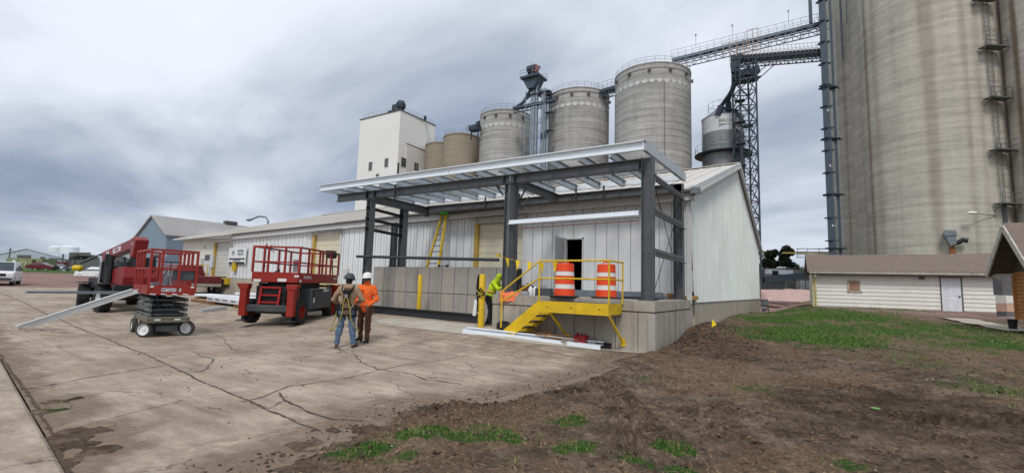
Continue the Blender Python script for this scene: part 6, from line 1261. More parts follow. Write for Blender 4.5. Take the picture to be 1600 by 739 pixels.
mb = MB(); mb.box((X_-.55, -Yp+.1, 2.52), (.4, .25, .3)); mb.ball((X_-.55, -Yp+.02, 2.5), (.2, .16, .16), n=8, k=5); mb.tube([(X_-.6, -Yp, 2.3), (X_-.62, -Yp, 2.1), (X_-.5, -Yp, 1.7)], .02, 6); mb.build('control_box', K['blk'], pfm)
mb = MB(); mb.box((-X_+.5, .3, DZ+.12), (.5, .4, .16)); mb.tube([(-X_+.3, .2, DZ+.3), (-X_+.4, .1, DZ+.42), (-X_+.6, .2, DZ+.3)], .03, 6); mb.tube([(-X_+.9, Yp-.1, 2.7), (-X_+.8, Yp-.15, 2.5), (-X_+1.1, Yp-.1, 2.45)], .015, 6); mb.build('tool_pile', K['blk'], pfm)
text('lettering', 'SKYJACK', .15, (-1.05, -Yp-.026, DZ+.17), (1, 0, 0), (0, 0, 1), K['white'], pfm, world=False); text('lettering', 'SJ6832', .12, (1.35, -Yp-.026, DZ+.17), (1, 0, 0), (0, 0, 1), K['white'], pfm, world=False)
for c_, s_ in (((-X_-.023, -.25, DZ+.06), (.004, .3, .1)), ((-X_-.023, .6, DZ+.03), (.004, .25, .08)), ((-X_-.023, -.74, DZ+.2), (.004, .16, .06)), ((-1.55, -Yp-.023, DZ+.04), (.12, .004, .1))): mb = MB(); mb.box(c_, s_); mb.build('decal', K['white'], pfm)
K['redtele'] = mat('telehandler_red', (132, 34, 32), .4, 0, .08, 2, grime=.3, grime_c=(130, 54, 46), gsc=3)
# telehandler: local +X forward (to the left of the view, towards the camera), wheels steered, forks carrying the purlin
fwd = cw_(-.8, .6); ang = math.atan2(fwd.y, fwd.x); lat_ = Vector((-fwd.y, fwd.x, 0)); near = lat_ if lat_.dot(CAM-G(157, 488)) > 0 else -lat_; side = 1 if near.dot(lat_) > 0 else -1
hub = D(158, 486, 18.6); hub.z = 0; hub.z = float(yard_z(hub.x, hub.y)); cth = hub+fwd*1.45-near*.85
te = thing('telehandler', 'red telescopic handler with big black tyres parked behind the small scissor lift', 'telehandler', (cth.x, cth.y, float(yard_z(hub.x, hub.y))-.02), ang)
st_ = Matrix.Rotation(rad(-40), 3, 'Z')
for sx in (-1, 1):
    for sy in (-1, 1):
        ax = Vector((0, side, 0)); ax = Matrix.Rotation(rad(-9 if sx > 0 else 4), 3, 'Z') @ ax
        wheel(te, (sx*1.45, sy*.85, .52), ax, .52, .40, rim=K['white'], rr=.52, lugs=16)
mb = MB(); mb.box((0, 0, .80), (3.6, .9, .40)); mb.box((1.45, 0, .58), (.25, 1.5, .22)); mb.box((-1.45, 0, .58), (.25, 1.5, .22)); mb.box((2.0, 0, .9), (.3, 1.1, .5)); mb.build('chassis', K['blk'], te, bevel=.03)
mb = MB(); mb.prism([(-2.45, .95), (-1.0, .95), (-.7, 1.2), (-1.1, 1.72), (-2.3, 1.80), (-2.5, 1.4)], (0, -.75, 0), (1, 0, 0), (0, 0, 1), (0, 1.3, 0)); mb.build('engine_cover', K['redtele'], te, bevel=.03)
mb = MB(); mb.prism([(-.9, 1.0), (.7, 1.0), (.8, 1.5), (.4, 2.25), (-.7, 2.25), (-.9, 1.5)], (0, -side*.32, 0), (1, 0, 0), (0, 0, 1), (0, -side*.65, 0)); cab = mb.build('cab', K['blk'], te, bevel=.02)
mb = MB(); mb.prism([(-.7, 1.5), (.68, 1.5), (.34, 2.18), (-.6, 2.18)], (0, -side*.975, 0), (1, 0, 0), (0, 0, 1), (0, -side*.01, 0)); mb.build('window', K['glass'], cab)
bA, bB = Vector((-2.0, side*.05, 2.78)), Vector((2.3, side*.05, 2.28)); bd = (bB-bA).normalized()
mb = MB(); mb.bar(bA, bB, .32, .40); mb.build('boom', K['redtele'], te, bevel=.02)
mb = MB(); mb.prism([(-.2, -.5), (.15, -.5), (.35, .25), (-.1, .34), (-.4, .2)], (-1.95, side*-.2, 2.68), (1, 0, 0), (0, 0, 1), (0, side*.45, 0)); mb.build('boom_mast', K['redtele'], te, bevel=.03)
mb = MB(); mb.bar(bB-bd*.1, bB+bd*.45, .22, .28); mb.build('boom_extension', K['blk'], te, bevel=.01)
sf = lambda f, dz=0: bA.lerp(bB, f)+Vector((0, side*.168, dz))
mb = MB(); mb.bar(sf(.38), sf(.62), .008, .2); mb.bar(sf(.76), sf(.86), .008, .2); mb.build('decal', K['white'], te)
text('lettering', 'SKYJACK', .16, sf(.5)+Vector((0, side*.008, 0)), -bd, (0, 0, 1), K['redtele'], te, world=False); text('lettering', 'TH', .15, sf(.81)+Vector((0, side*.008, 0)), -bd, (0, 0, 1), K['ink'], te, world=False)
text('lettering', 'SJ', .14, (-1.95, side*.256, 2.72), (-1, 0, 0), (0, 0, 1), K['white'], te, world=False)
mb = MB(); mb.box((2.2, 0, 1.55), (.16, .5, 1.0)); mb.bar((2.15, .2, 1.9), (2.35, .2, .8), .09, .1); mb.bar((2.15, -.2, 1.9), (2.35, -.2, .8), .09, .1); mb.box((2.4, 0, 1.05), (.07, 1.1, .5)); mb.build('carriage', K['blk'], te, bevel=.01)
zf = .3
for sy in (-.32, .32): mb = MB(); mb.box((2.46, sy, zf+.2), (.05, .11, .6)); mb.box((3.0, sy, zf), (1.1, .11, .045)); mb.build('fork', K['blk'], te)
mb = MB(); mb.cyl((1.2, side*.12, 1.1), (.2, side*.12, 2.05), .07, 10); mb.build('boom_ram', K['chrome'], te)
mb = MB(); mb.cyl((-1.4, side*.2, 1.1), (-.9, side*.2, 2.2), .06, 10); mb.build('lift_ram', K['blk'], te)
mb = MB(); mb.tube([(-.2, side*.75, 1.1), (-.2, side*.75, 2.0), (0, side*.75, 2.2), (.3, side*.75, 2.2)], .045, 8); mb.build('grab_pipe', K['chrome'], te)
mb = MB(); mb.cyl((-2.2, -side*.75, 2.35), (-1.2, -side*.75, 2.35), .14, 14); mb.build('muffler', K['galv'], te, smooth=40)
mb = MB(); mb.box((-2.62, 0, .85), (.25, 1.7, .5)); mb.box((-2.85, side*.2, .84), (.3, .9, .08)); mb.build('counterweight', K['blk'], te, bevel=.03)
for y in (-1.3, -1.0, -.7, -.4): mb = MB(); mb.bar((-2.4, side*y, 1.35), (-2.4, side*y, 2.05), .03, .03, up=(0, 1, 0)); mb.build('rail_post', K['blk'], te)
mb = MB(); mb.bar((-2.4, -side*1.4, 2.06), (-2.4, -side*.3, 2.06), .04, .04); mb.build('guard_rail', K['blk'], te)
mb = MB(); mb.box((-.6, side*.5, 1.35), (.35, .35, .9)); mb.cyl((-1.0, side*.62, 1.1), (-1.0, side*.62, 2.25), .1, 8); mb.cyl((-.45, side*.62, 1.0), (-.45, side*.62, 2.3), .09, 8); mb.box((.6, side*.5, 1.1), (1.4, .5, .35)); mb.bar((-1.9, side*.25, 1.9), (.6, side*.25, 1.9), .15, .2); mb.build('hydraulics', K['blk'], te)
for sy in (-1, 1): mb = MB(); mb.box((1.45, sy*.85, 1.12), (1.0, .42, .05)); mb.box((-1.45, sy*.85, 1.12), (1.1, .42, .05)); mb.build('fender', K['blk'], te, bevel=.02)

# cars: local +X is the nose
def car(name, lb, cat, loc, rz, body_m, kind='suv', L_=4.9, W_=1.9, H_=1.75, group=None, wr=.38):
    t = thing(name, lb, cat, loc, rz, group); h2 = L_/2
    if kind == 'pickup': prof = [(-h2, .55), (-h2, 1.12), (-h2+1.95, 1.14), (h2-1.55, 1.12), (h2-.15, 1.0), (h2, .8), (h2, .45), (-h2+.1, .45)]; cabp = [(-h2+1.9, 1.1), (-h2+2.1, H_-.05), (-h2+2.5, H_), (h2-2.35, H_), (h2-1.45, 1.1)]
    elif kind == 'suv': prof = [(-h2, .5), (-h2, 1.08), (h2-1.45, 1.1), (h2-.25, 1.0), (h2, .8), (h2, .35), (-h2+.1, .35)]; cabp = [(-h2+.05, 1.06), (-h2+.25, H_-.05), (-h2+.6, H_), (h2-2.25, H_), (h2-1.35, 1.08)]
    else: prof = [(-h2, .45), (-h2, .92), (-h2+.9, .98), (h2-1.2, .92), (h2-.1, .75), (h2, .5), (h2, .3), (-h2, .3)]; cabp = [(-h2+.5, .94), (-h2+1.1, H_), (h2-2.1, H_), (h2-1.1, .92)]
    mb = MB(); mb.prism(prof, (0, -W_/2, 0), (1, 0, 0), (0, 0, 1), (0, W_, 0)); b = mb.build('body', body_m, t, bevel=.06, smooth=35)
    mb = MB(); n = len(cabp); vs = []
    for sy in (-1, 1):
        for (x, z) in cabp: k = (z-cabp[0][1])/(H_-cabp[0][1]); vs.append((x, sy*(W_/2-.06-.16*k), z))
    mb.add(vs, [tuple(range(n))[::-1], tuple(range(n, 2*n))]+[(i, (i+1) % n, n+(i+1) % n, n+i) for i in range(n)]); mb.build('cabin', body_m, t, bevel=.04)
    cx = sum(p[0] for p in cabp)/n; mb = MB(); vs = []
    for sy in (-1, 1):
        for (x, z) in cabp: k = (z-cabp[0][1])/(H_-cabp[0][1]); xx = cx+(x-cx)*.93; zz = min(z, H_-.12) if k > .5 else z+.06; vs.append((xx, sy*(W_/2-.05-.16*min(1, k)), zz))
    mb.add(vs, [tuple(range(n))[::-1], tuple(range(n, 2*n))]+[(i, (i+1) % n, n+(i+1) % n, n+i) for i in range(n)]); mb.build('side_window', K['glass'], t)
    mb = MB(); x0, z0 = cabp[-1]; x1, z1 = cabp[-2]; o = Vector((z0-z1, 0, x0-x1)); o = Vector((z0-z1, 0, (x1-x0))).normalized()*-.02
    f = lambda t_, sy: Vector((x0+(x1-x0)*t_, sy*(W_/2-.14-.14*t_), z0+(z1-z0)*t_))+Vector((.03, 0, .02)); mb.quad(f(.06, -1), f(.06, 1), f(.92, 1), f(.92, -1)); mb.build('windscreen', K['glass'], t, fix=False)
    for sx in (-1, 1):
        for sy in (-1, 1): wheel(t, (sx*(h2-.92), sy*(W_/2-.11), wr), (0, sy, 0), wr, .24, rim=K['chrome'], rr=.62)
    mb = MB(); mb.box((h2+.0, 0, .52), (.14, W_-.1, .2)); mb.build('bumper', K['char'], t, bevel=.03); mb = MB(); mb.box((h2+.0, 0, .82), (.05, W_-.75, .2)); mb.build('grille', K['blk'], t)
    for sy in (-1, 1): mb = MB(); mb.box((h2-.02, sy*(W_/2-.27), .84), (.07, .36, .2)); mb.build('headlight', K['lamp'], t, bevel=.02)
    mb = MB(); 
    mb.box((-h2, 0, .56), (.12, W_-.1, .18)); mb.build('bumper', K['chrome'], t, bevel=.02)
    return t
p = G(-5, 446); toC = math.atan2(CAM.y-p.y, CAM.x-p.x); car('parked_car', 'white and grey sport utility car facing the camera at the left edge of the yard', 'car', (p.x-.9, p.y+.2, float(yard_z(p.x, p.y))-.02), toC-.12, K['white'], 'suv', 4.9, 2.0, 1.8)
mb = MB()
p = D(300, 457, 33.5); rz_ = math.atan2(-.05, -1); q = PY(342, 450, 2.5)
pk = car('pickup_truck', 'dark red pickup truck with bright wheels parked behind the small scissor lift', 'truck', (q.x-4.4, 2.3, float(yard_z(q.x-4.4, 2.3))+.06), rad(182), K['maroon'], 'pickup', 5.8, 2.0, 1.85, wr=.41)
p = D(151, 424, 56); car('parked_car', 'small white car far off beside the telehandler forks', 'car', (p.x, p.y, 1.0), rad(200), K['white'], 'sedan', 4.4, 1.8, 1.45, wr=.33)
p = D(66, 422.5, 84); car('parked_car', 'small dark red car by the far olive trailer', 'car', (p.x, p.y, 1.98), rad(40), K['maroon'], 'sedan', 4.3, 1.8, 1.4, wr=.33)
p = D(91, 423, 100); car('parked_car', 'small silver car in front of the red containers', 'car', (p.x, p.y, 2.1), rad(20), mat('silver_paint', (196, 200, 206), .3, .2), 'sedan', 4.4, 1.8, 1.45, wr=.33)

# wrapped panel bundles, timbers, loose pieces behind the lifts
def bundle(a, b, w_, h_, lb, txt=0, m=K['wrap'], z=.12):
    A_, B_ = G(*a), G(*b); A_.z += z; B_.z += z; t = thing('panel_bundle', lb, 'bundle', tuple((A_+B_)/2), 0, 'wrapped panel bundles'); d = (B_-A_).normalized(); s = Vector((-d.y, d.x, 0)); s = s if s.dot(c2w(0, 1, 0)-c2w(0, 0, 0)) > 0 else -s
    mb = MB(); mb.hexa([A_, B_, B_+s*w_, A_+s*w_, A_+Vector((0, 0, h_)), B_+Vector((0, 0, h_)), B_+s*w_+Vector((0, 0, h_)), A_+s*w_+Vector((0, 0, h_))]); mb.build('wrapped_stack', m, t, world=True, bevel=.03)
    for f in (.1, .5, .9): q = A_.lerp(B_, f); mb = MB(); mb.bar(q-s*.1-Vector((0, 0, .06)), q+s*(w_+.1)-Vector((0, 0, .06)), .1, .1); mb.build('timber', K['wood'], t, world=True)
    for i in range(txt): q = A_.lerp(B_, (i+.5)/txt)+Vector((0, 0, h_*.5))-s*.012; text('lettering', 'VARCO', h_*.42, q, d, (0, 0, 1), K['inkb'], t, xs=1.25); 
    return t
bundle((322, 474.5), (424, 488), 1.0, .24, 'long wrapped bundle with a repeated printed word, nearest the camera', 8)
bundle((300, 466), (392, 473), 1.0, .12, 'plain silvery wrapped bundle lying behind the printed one', 0, K['galvb'])
bundle((366, 464), (430, 469), 1.0, .14, 'crumpled white wrapped bundle behind the big lift', 0)
for i, (a, b, lb) in enumerate((((315, 488), (352, 483), 'short bright channel on the slab in front of the printed bundle'), ((298, 460), (382, 457), 'long grey tube lying at the back of the bundles'), ((300, 471), (330, 474), 'brown timber on the slab at the left end of the printed bundle'))):
    ground_bar('loose_channel' if i < 2 else 'timber', lb, 'channel' if i < 2 else 'timber', a, b, (lambda mb, a, b: mb.bar(a+Vector((0, 0, .07)), b+Vector((0, 0, .07)), .16, .12)), (K['galv'], K['steeld'], K['wood'])[i])
# street lamp behind the roof
q0, q1, q2_ = PY(419, 356, 13), PY(419, 345, 13), PY(391, 343.5, 13); lp = thing('street_lamp', 'curved street lamp rising behind the low white roof', 'street lamp', (q0.x, 13, 2)); mb = MB(); mb.tube([(q0.x, 13, 1), q1, q1.lerp(q2_, .15)+Vector((0, 0, .35)), q1.lerp(q2_, .5)+Vector((0, 0, .4)), q2_], .09, 8); mb.build('pole', K['galvd'], lp, world=True); mb = MB(); mb.ball(q2_+Vector((-.2, 0, 0)), (.5, .2, .14)); mb.build('lamp_head', K['galvd'], lp, world=True)
# ------------------------------------------------------------ far buildings on the left
def W2(v): return Vector(v)
def gabled(name, lb, cat, pk_, el_, er_, base_v, dist, depth_vec, wall_m, roof_m, over=.25, back=None):
    P_, EL, ER = D(*pk_, dist[0]), D(*el_, dist[1]), D(*er_, dist[2]); dv = Vector(depth_vec); zb = base_v; t = thing(name, lb, cat, (P_.x, P_.y, zb)); EL.z = ER.z = (EL.z+ER.z)/2 if abs(EL.z-ER.z) < .01 else EL.z
    mid = (EL+ER)/2; P_ = Vector((mid.x, mid.y, P_.z)); mb = MB(); a = [Vector((EL.x, EL.y, zb)), Vector((ER.x, ER.y, zb)), Vector((ER.x, ER.y, EL.z)), P_, EL]
    mb.add(a+[p+dv for p in a], [(0, 1, 2, 3, 4), (9, 8, 7, 6, 5)]+[(i, (i+1) % 5, 5+(i+1) % 5, 5+i) for i in (0, 1, 4)]); mb.build('wall', wall_m, t, world=True)
    mb = MB(); u = Vector((0, 0, .18)); d = dv.normalized()*over
    for e in (EL, ER): ex = (e-P_)*1.04+P_; ex.z = P_.z+(e.z-P_.z)*1.04; mb.hexa([P_-d, ex-d, ex+dv+d, P_+dv+d, P_-d+u, ex-d+u, ex+dv+d+u, P_+dv+d+u])
    mb.build('roof', roof_m, t, world=True); return t, P_, EL, ER, dv
cw = lambda x, y: c2w(x, y, 0)-c2w(0, 0, 0)
t, P_, EL, ER, dv = gabled('blue_barn', 'blue-grey metal barn with a mottled grey roof beyond the warehouse', 'barn', (238.5, 338), (213, 371), (261, 364), .6, (60, 62.5, 57.5), cw(19.5, 29), K['blueb'], K['greyroof'])
mb = MB(); q = P_+dv*.27; mb.box(q+Vector((0, 0, .35)), (1.6, .8, .45), math.atan2(dv.y, dv.x)); mb.build('ridge_vent', K['trimd'], t, world=True)
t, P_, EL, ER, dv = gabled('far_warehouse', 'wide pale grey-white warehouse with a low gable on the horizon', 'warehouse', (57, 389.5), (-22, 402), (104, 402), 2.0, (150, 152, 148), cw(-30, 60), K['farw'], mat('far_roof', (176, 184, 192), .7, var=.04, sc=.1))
mb = MB(); a, b = D(27, 402, 148), D(48, 403, 148); mb.bx(a.x, b.x, a.y-.5, a.y-.3, a.z-.8, a.z+.3); b0_ = D(37, 402.5, 147); mb2 = MB(); mb2.bar(D(27, 402.5, 147), D(48, 402.8, 147), .2, 1.7); mb2.build('canopy_strip', K['trimd'], t, world=True)
mb = MB(); mb.bar(D(77, 404, 147), D(103, 406, 147), .2, .5); mb.bar(D(63, 404, 147), D(70, 404.5, 147), .2, 1.2); mb.build('stripe', K['greyd'], t, world=True)
for u, v, h_ in ((-1, 396, 0),): pass
for lb, u0, u1, vt, dd in (('white round storage tank far off, the right one of two', 96, 119, 384, 205), ('white round storage tank far off, partly behind the other one', 77, 98, 384.3, 214)):
    a, b, tp = D(u0, 400, dd), D(u1, 400, dd), D((u0+u1)/2, vt, dd); c = (a+b)/2; r = (b-a).length/2; t = thing('storage_tank', lb, 'storage tank', (c.x, c.y, 2), 0, 'white storage tanks on the horizon'); mb = MB(); mb.lathe([(r, 0), (r, tp.z-2.6), (r*.6, tp.z-2.1), (0, tp.z-1.9)], n=32); mb.build('tank_shell', K['tank'], t, smooth=30)
def boxy(name, lb, cat, u0, u1, vt, vb, dist, dep, m, group=None, zb=None):
    a, b = D(u0, (vt+vb)/2, dist), D(u1, (vt+vb)/2, dist); zt = D((u0+u1)/2, vt, dist).z; z0 = zb if zb is not None else D((u0+u1)/2, vb, dist).z; t = thing(name, lb, cat, ((a.x+b.x)/2, (a.y+b.y)/2, z0), 0, group); d = (b-a); d.z = 0; nv = Vector((-d.y, d.x, 0)).normalized()*dep
    A_, B_ = Vector((a.x, a.y, z0)), Vector((b.x, b.y, z0)); u = Vector((0, 0, zt-z0)); mb = MB(); mb.hexa([A_, B_, B_+nv, A_+nv, A_+u, B_+u, B_+nv+u, A_+nv+u]); mb.build('shell', m, t, world=True); return t, A_, B_, nv, zt
def face_box(t, nm, A_, B_, nv, f0, f1, z0, z1, m, th=.08): 
    n_ = -nv.normalized(); mb = MB(); p, q = A_.lerp(B_, f0)+n_*th/2, A_.lerp(B_, f1)+n_*th/2; mb.bar(Vector((p.x, p.y, (z0+z1)/2)), Vector((q.x, q.y, (z0+z1)/2)), th, z1-z0); return mb.build(nm, m, t, world=True)
t, A_, B_, nv, zt = boxy('olive_trailer', 'olive green job trailer with a boarded window and small door', 'trailer', 10, 65, 403.5, 421.5, 88, 3, K['olive']); z0 = A_.z
face_box(t, 'window_frame', A_, B_, nv, .40, .56, z0+.5, z0+1.5, K['cream']); face_box(t, 'window', A_, B_, nv, .425, .535, z0+.6, z0+1.42, K['olive'], .12); face_box(t, 'door', A_, B_, nv, .71, .77, z0+.0, z0+1.1, K['greyd']); face_box(t, 'window', A_, B_, nv, .74, .82, z0+1.3, z0+1.9, K['blk']); face_box(t, 'panel', A_, B_, nv, .17, .26, z0+1.2, z0+1.75, K['white'])
for f in (.28, .46): q = A_.lerp(B_, f)-nv.normalized()*.1; mb = MB(); mb.cyl((q.x, q.y, z0), (q.x+nv.x*.1, q.y+nv.y*.1, z0), .32, 12); mb.build('wheel', K['black'], t, world=True)
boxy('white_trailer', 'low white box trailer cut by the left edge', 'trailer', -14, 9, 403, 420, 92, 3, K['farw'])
t, A_, B_, nv, zt = boxy('red_container', 'dark red shipping container with a white mark, far off', 'container', 81, 101, 408.5, 420, 118, 3, K['maroon'], 'red containers far off'); face_box(t, 'mark', A_, B_, nv, .12, .35, A_.z+.6, A_.z+1.3, K['farw'])
boxy('red_container', 'dark red shipping container under the dark lean-to', 'container', 101.5, 110, 408.5, 419.5, 120, 3, K['redd'], 'red containers far off'); boxy('red_container', 'short red container right of the dark lean-to posts', 'container', 112, 123, 409, 417, 122, 3, K['maroon'], 'red containers far off')
# dark lean-to
t = thing('open_shed', 'dark open-sided lean-to shed beside the red containers', 'shed', tuple(D(125, 420, 112))); mb = MB(); a, b, c = D(107, 404.5, 110), D(123, 399.3, 112), D(142, 400, 112); back = cw(0, 8); mb.hexa([a, b, b+back, a+back, a+Vector((0, 0, .3)), b+Vector((0, 0, .3)), b+back+Vector((0, 0, .3)), a+back+Vector((0, 0, .3))]); mb.hexa([b, c, c+back, b+back, b+Vector((0, 0, .3)), c+Vector((0, 0, .3)), c+back+Vector((0, 0, .3)), b+back+Vector((0, 0, .3))]); mb.build('roof', K['greyd'], t, world=True)
mb = MB()
for u in (110, 118, 127, 139): q = D(u, 402, 112); mb.bar((q.x, q.y, 1.8), q, .3, .3, up=(0, 1, 0))
mb.bar(D(108, 402, 118), D(141, 402, 119), .2, 2.4); mb.build('frame', K['trimd'], t, world=True); mb = MB(); mb.bar(D(110, 414, 116), D(128, 415, 116), .2, 2.6); mb.build('back_wall', K['greyd'], t, world=True)
t, P_, EL, ER, dv = gabled('grey_barn', 'weathered grey barn with a plain grey gable roof left of the telehandler boom', 'barn', (172, 393), (128, 410), (216, 410), 1.9, (84, 92, 78), cw(20, 30), K['greyd'], mat('grey_barn_roof', (128, 130, 132), .7, var=.06, sc=.3))
q = D(121, 421.5, 82); t = thing('yellow_tank', 'yellow horizontal tank on legs beyond the gravel', 'tank', (q.x, q.y, 1.9)); mb = MB(); d = cw(1, 0); c = Vector((q.x, q.y, 2.55)); mb.tube([c-d*.75, c-d*.7, c-d*.55, c+d*.55, c+d*.7, c+d*.75], [.15, .4, .5, .5, .4, .15], 16); mb.build('tank_shell', K['yel'], t, world=True, smooth=60); mb = MB()
for k in (-.45, .45): mb.box(c+d*k-Vector((0, 0, .5)), (.15, .8, .35), YAW)
mb.build('saddle', K['yelw'], t, world=True)
for lb, u, vt, vb, dd in (('dark utility pole far off above the pale warehouse roof', 13, 387.5, 412, 130), ('thin utility pole in front of the white tanks', 96, 397, 420, 105)):
    a, b = D(u, vt, dd), D(u, vb, dd); t = thing('utility_pole', lb, 'utility pole', (b.x, b.y, 1.9)); mb = MB(); mb.cyl((b.x, b.y, 1.8), (b.x, b.y, a.z), .16, 8); mb.build('pole', K['greyd'], t, world=True); mb = MB(); d = cw(1, 0); mb.bar(Vector((b.x, b.y, a.z-.5))-d*.9, Vector((b.x, b.y, a.z-.5))+d*.9, .1, .1); mb.build('crossarm', K['greyd'], t, world=True)

# ------------------------------------------------------------ long shed at the right
SA = rad(30); SO = c2w(19.0, 30, 0); sux = cw(math.cos(SA), -math.sin(SA)); suy = cw(math.sin(SA), math.cos(SA)); SD = 0.0
sh = thing('long_shed', 'long low cream clapboard shed with a sagging brown shingle roof', 'shed', tuple(SO+sux*4.5+suy*2+Vector((0, 0, .8))))
def S(x, y, z): q = SO+sux*x+suy*y; return Vector((q.x, q.y, z))
def sx_at(u, v=450): d = ray(u, v); t_ = (SO-CAM).dot(suy)/d.dot(suy); return (CAM+d*t_-SO).dot(sux)
def sz_at(u, v): d = ray(u, v); t_ = (SO-CAM).dot(suy)/d.dot(suy); return (CAM+d*t_).z
xl, xr = sx_at(1271), sx_at(1569); zb = .80; ze = 3.10; dpt = 4.6
dr0, dr1 = sx_at(1470.5), sx_at(1501.5); wn0, wn1 = sx_at(1326.5), sx_at(1342.5)
def sbx(mb, x0, x1, y0, y1, z0, z1, m=0): mb.hexa([S(x0, y0, z0), S(x1, y0, z0), S(x1, y1, z0), S(x0, y1, z0), S(x0, y0, z1), S(x1, y0, z1), S(x1, y1, z1), S(x0, y1, z1)], m)
mb = MB(); nb = 10; hgt = (ze-zb)/nb; dz0, dz1 = sz_at(1487, 487.5), sz_at(1487, 433)
for i in range(nb):
    z0, z1 = zb+i*hgt, zb+(i+1)*hgt
    for (a, b) in ((xl, dr0-.06), (dr1+.06, xr)): mb.hexa([S(a, SD-.045, z0), S(b, SD-.045, z0), S(b, SD+.02, z0), S(a, SD+.02, z0), S(a, SD-.012, z1-.004), S(b, SD-.012, z1-.004), S(b, SD+.02, z1-.004), S(a, SD+.02, z1-.004)])
    mb.hexa([S(xl-.03, SD-.03, z0), S(xl+.02, SD-.03, z0), S(xl+.02, SD+dpt, z0), S(xl-.03, SD+dpt, z0), S(xl-.008, SD-.01, z1-.004), S(xl+.02, SD-.01, z1-.004), S(xl+.02, SD+dpt, z1-.004), S(xl-.008, SD+dpt, z1-.004)])
sbx(mb, dr0-.06, dr1+.06, SD-.02, SD+.02, dz1, ze); sbx(mb, xl, xr, SD+dpt-.05, SD+dpt, zb, ze); sbx(mb, xr-.04, xr, SD+.02, SD+dpt, zb, ze); mb.build('clapboard_wall', K['shedw'], sh, world=True)
mb = MB(); sbx(mb, xl, dr0-.06, SD+.021, SD+.06, zb, ze); sbx(mb, dr1+.06, xr-.05, SD+.021, SD+.06, zb, ze); mb.build('wall_core', K['greyd'], sh, world=True)
for x in (xl-.0, xr): mb = MB(); sbx(mb, x-.06, x+.04, SD-.06, SD+.03, zb, ze-.1); mb.build('corner_board', mat('yellowed_board', (206, 192, 140), .7) if x < 3 else K['shedw'], sh, world=True)
mb = MB(); sbx(mb, dr0, dr1, SD-.02, SD+.02, dz0+.02, dz1-.04); dr = mb.build('door', mat('pale_blue_white_door', (226, 228, 232), .5, var=.04, sc=2), sh, world=True)
mb = MB(); w3 = (dr1-dr0)
for fx0, fx1 in ((.14, .44), (.56, .86)):
    for fz0, fz1 in ((.08, .38), (.44, .72), (.78, .92)): sbx(mb, dr0+w3*fx0, dr0+w3*fx1, SD-.03, SD-.018, dz0+2.0*fz0, dz0+2.0*fz1)
mb.build('door_panel', mat('door_panel_white', (218, 220, 226), .5), dr, world=True, bevel=.008); mb = MB(); mb.ball(S(dr1-.09, SD-.07, dz0+.88), .045); mb.build('handle', K['blk'], dr, world=True)
mb = MB(); sbx(mb, dr0-.06, dr0, SD-.05, SD+.02, dz0, dz1); sbx(mb, dr1, dr1+.06, SD-.05, SD+.02, dz0, dz1); sbx(mb, dr0, dr1, SD-.05, SD+.02, dz1-.04, dz1); sbx(mb, dr0, dr1, SD-.06, SD+.02, dz0-.05, dz0+.02); mb.build('door_frame', K['greyd'], sh, world=True)
q = Vector((0, 0, sz_at(1334, 447))); mb = MB(); sbx(mb, wn0, wn1, SD-.06, SD-.04, q.z-.28, q.z+.30); wn = mb.build('window', mat('boarded_window', (160, 126, 104), .8, var=.3, sc=9), sh, world=True)
mb = MB(); 
for (x0, x1, z0, z1) in ((wn0-.07, wn0, -.36, .38), (wn1, wn1+.07, -.36, .38), (wn0, wn1, .30, .38), (wn0-.1, wn1+.15, -.37, -.29)): sbx(mb, x0, x1, SD-.09, SD-.03, q.z+z0, q.z+z1)
mb.build('window_frame', K['wornw'], wn, world=True)
mb = MB(); n = 14; xa, xb = sx_at(1262), sx_at(1577); sag = lambda f: -.12*math.sin(f*math.pi)*math.sin(f*math.pi)-.05*math.sin(f*9)
for i in range(n):
    f0, f1 = i/n, (i+1)/n; x0, x1 = xa+(xb-xa)*f0, xa+(xb-xa)*f1; zr0, zr1 = 4.34+sag(f0), 4.34+sag(f1)
    for (y, yr) in ((SD-.45, SD+dpt/2), (SD+dpt+.4, SD+dpt/2)): mb.hexa([S(x0, y, ze-.02), S(x1, y, ze-.02), S(x1, yr, zr1), S(x0, yr, zr0), S(x0, y, ze+.08), S(x1, y, ze+.08), S(x1, yr, zr1+.1), S(x0, yr, zr0+.1)])
mb.build('roof', K['shing'], sh, world=True)
mb = MB(); mb.bar(S(xa+.1, SD-.50, ze-.02), S(xb, SD-.50, ze-.05), .1, .13); mb.build('gutter', mat('old_gutter', (172, 168, 156), .6, var=.2, sc=5, streak=.5), sh, world=True); mb = MB(); mb.bar(S(xa+.1, SD-.43, ze-.13), S(xb, SD-.43, ze-.16), .06, .08); mb.build('fascia', K['trimd'], sh, world=True)
mb = MB(); mb.tube([S(xl+.12, SD-.45, ze-.1), S(xl+.12, SD-.12, ze-.35), S(xl+.12, SD-.1, zb+.1), S(xl+.1, SD-.4, zb)], .05, 8); mb.build('downspout', mat('yellow_downspout', (206, 196, 146), .6), sh, world=True)
mb = MB(); mb.ball(S(xl+.1, SD-.35, ze-.22), .09); mb.build('lamp', K['lamp'], sh, world=True); mb = MB(); sbx(mb, sx_at(1437), sx_at(1444), SD-.2, SD-.05, ze-.35, ze-.18); mb.build('flood_light', K['greyd'], sh, world=True)
mb = MB(); sbx(mb, xl+.1, xr, SD-.02, SD+.05, .4, zb+.0); mb.build('footing', K['conc'], sh, world=True)
# sidewalk slabs by the shed
mb = MB(); A_, B_ = Gd(1492, 497), Gd(1603, 519); d = (B_-A_).normalized(); s = Vector((-d.y, d.x, 0))*.55
vs = []
for i in range(13): q = A_.lerp(B_, i/12); vs += [(*(q-s).xy, gh(q.x, q.y)+.035), (*(q+s).xy, gh(q.x, q.y)+.035)]
mb.add(vs, [(2*i, 2*i+1, 2*i+3, 2*i+2) for i in range(12)]); tagp(mb.build('path', K['concl'], fix=False), kind='structure')
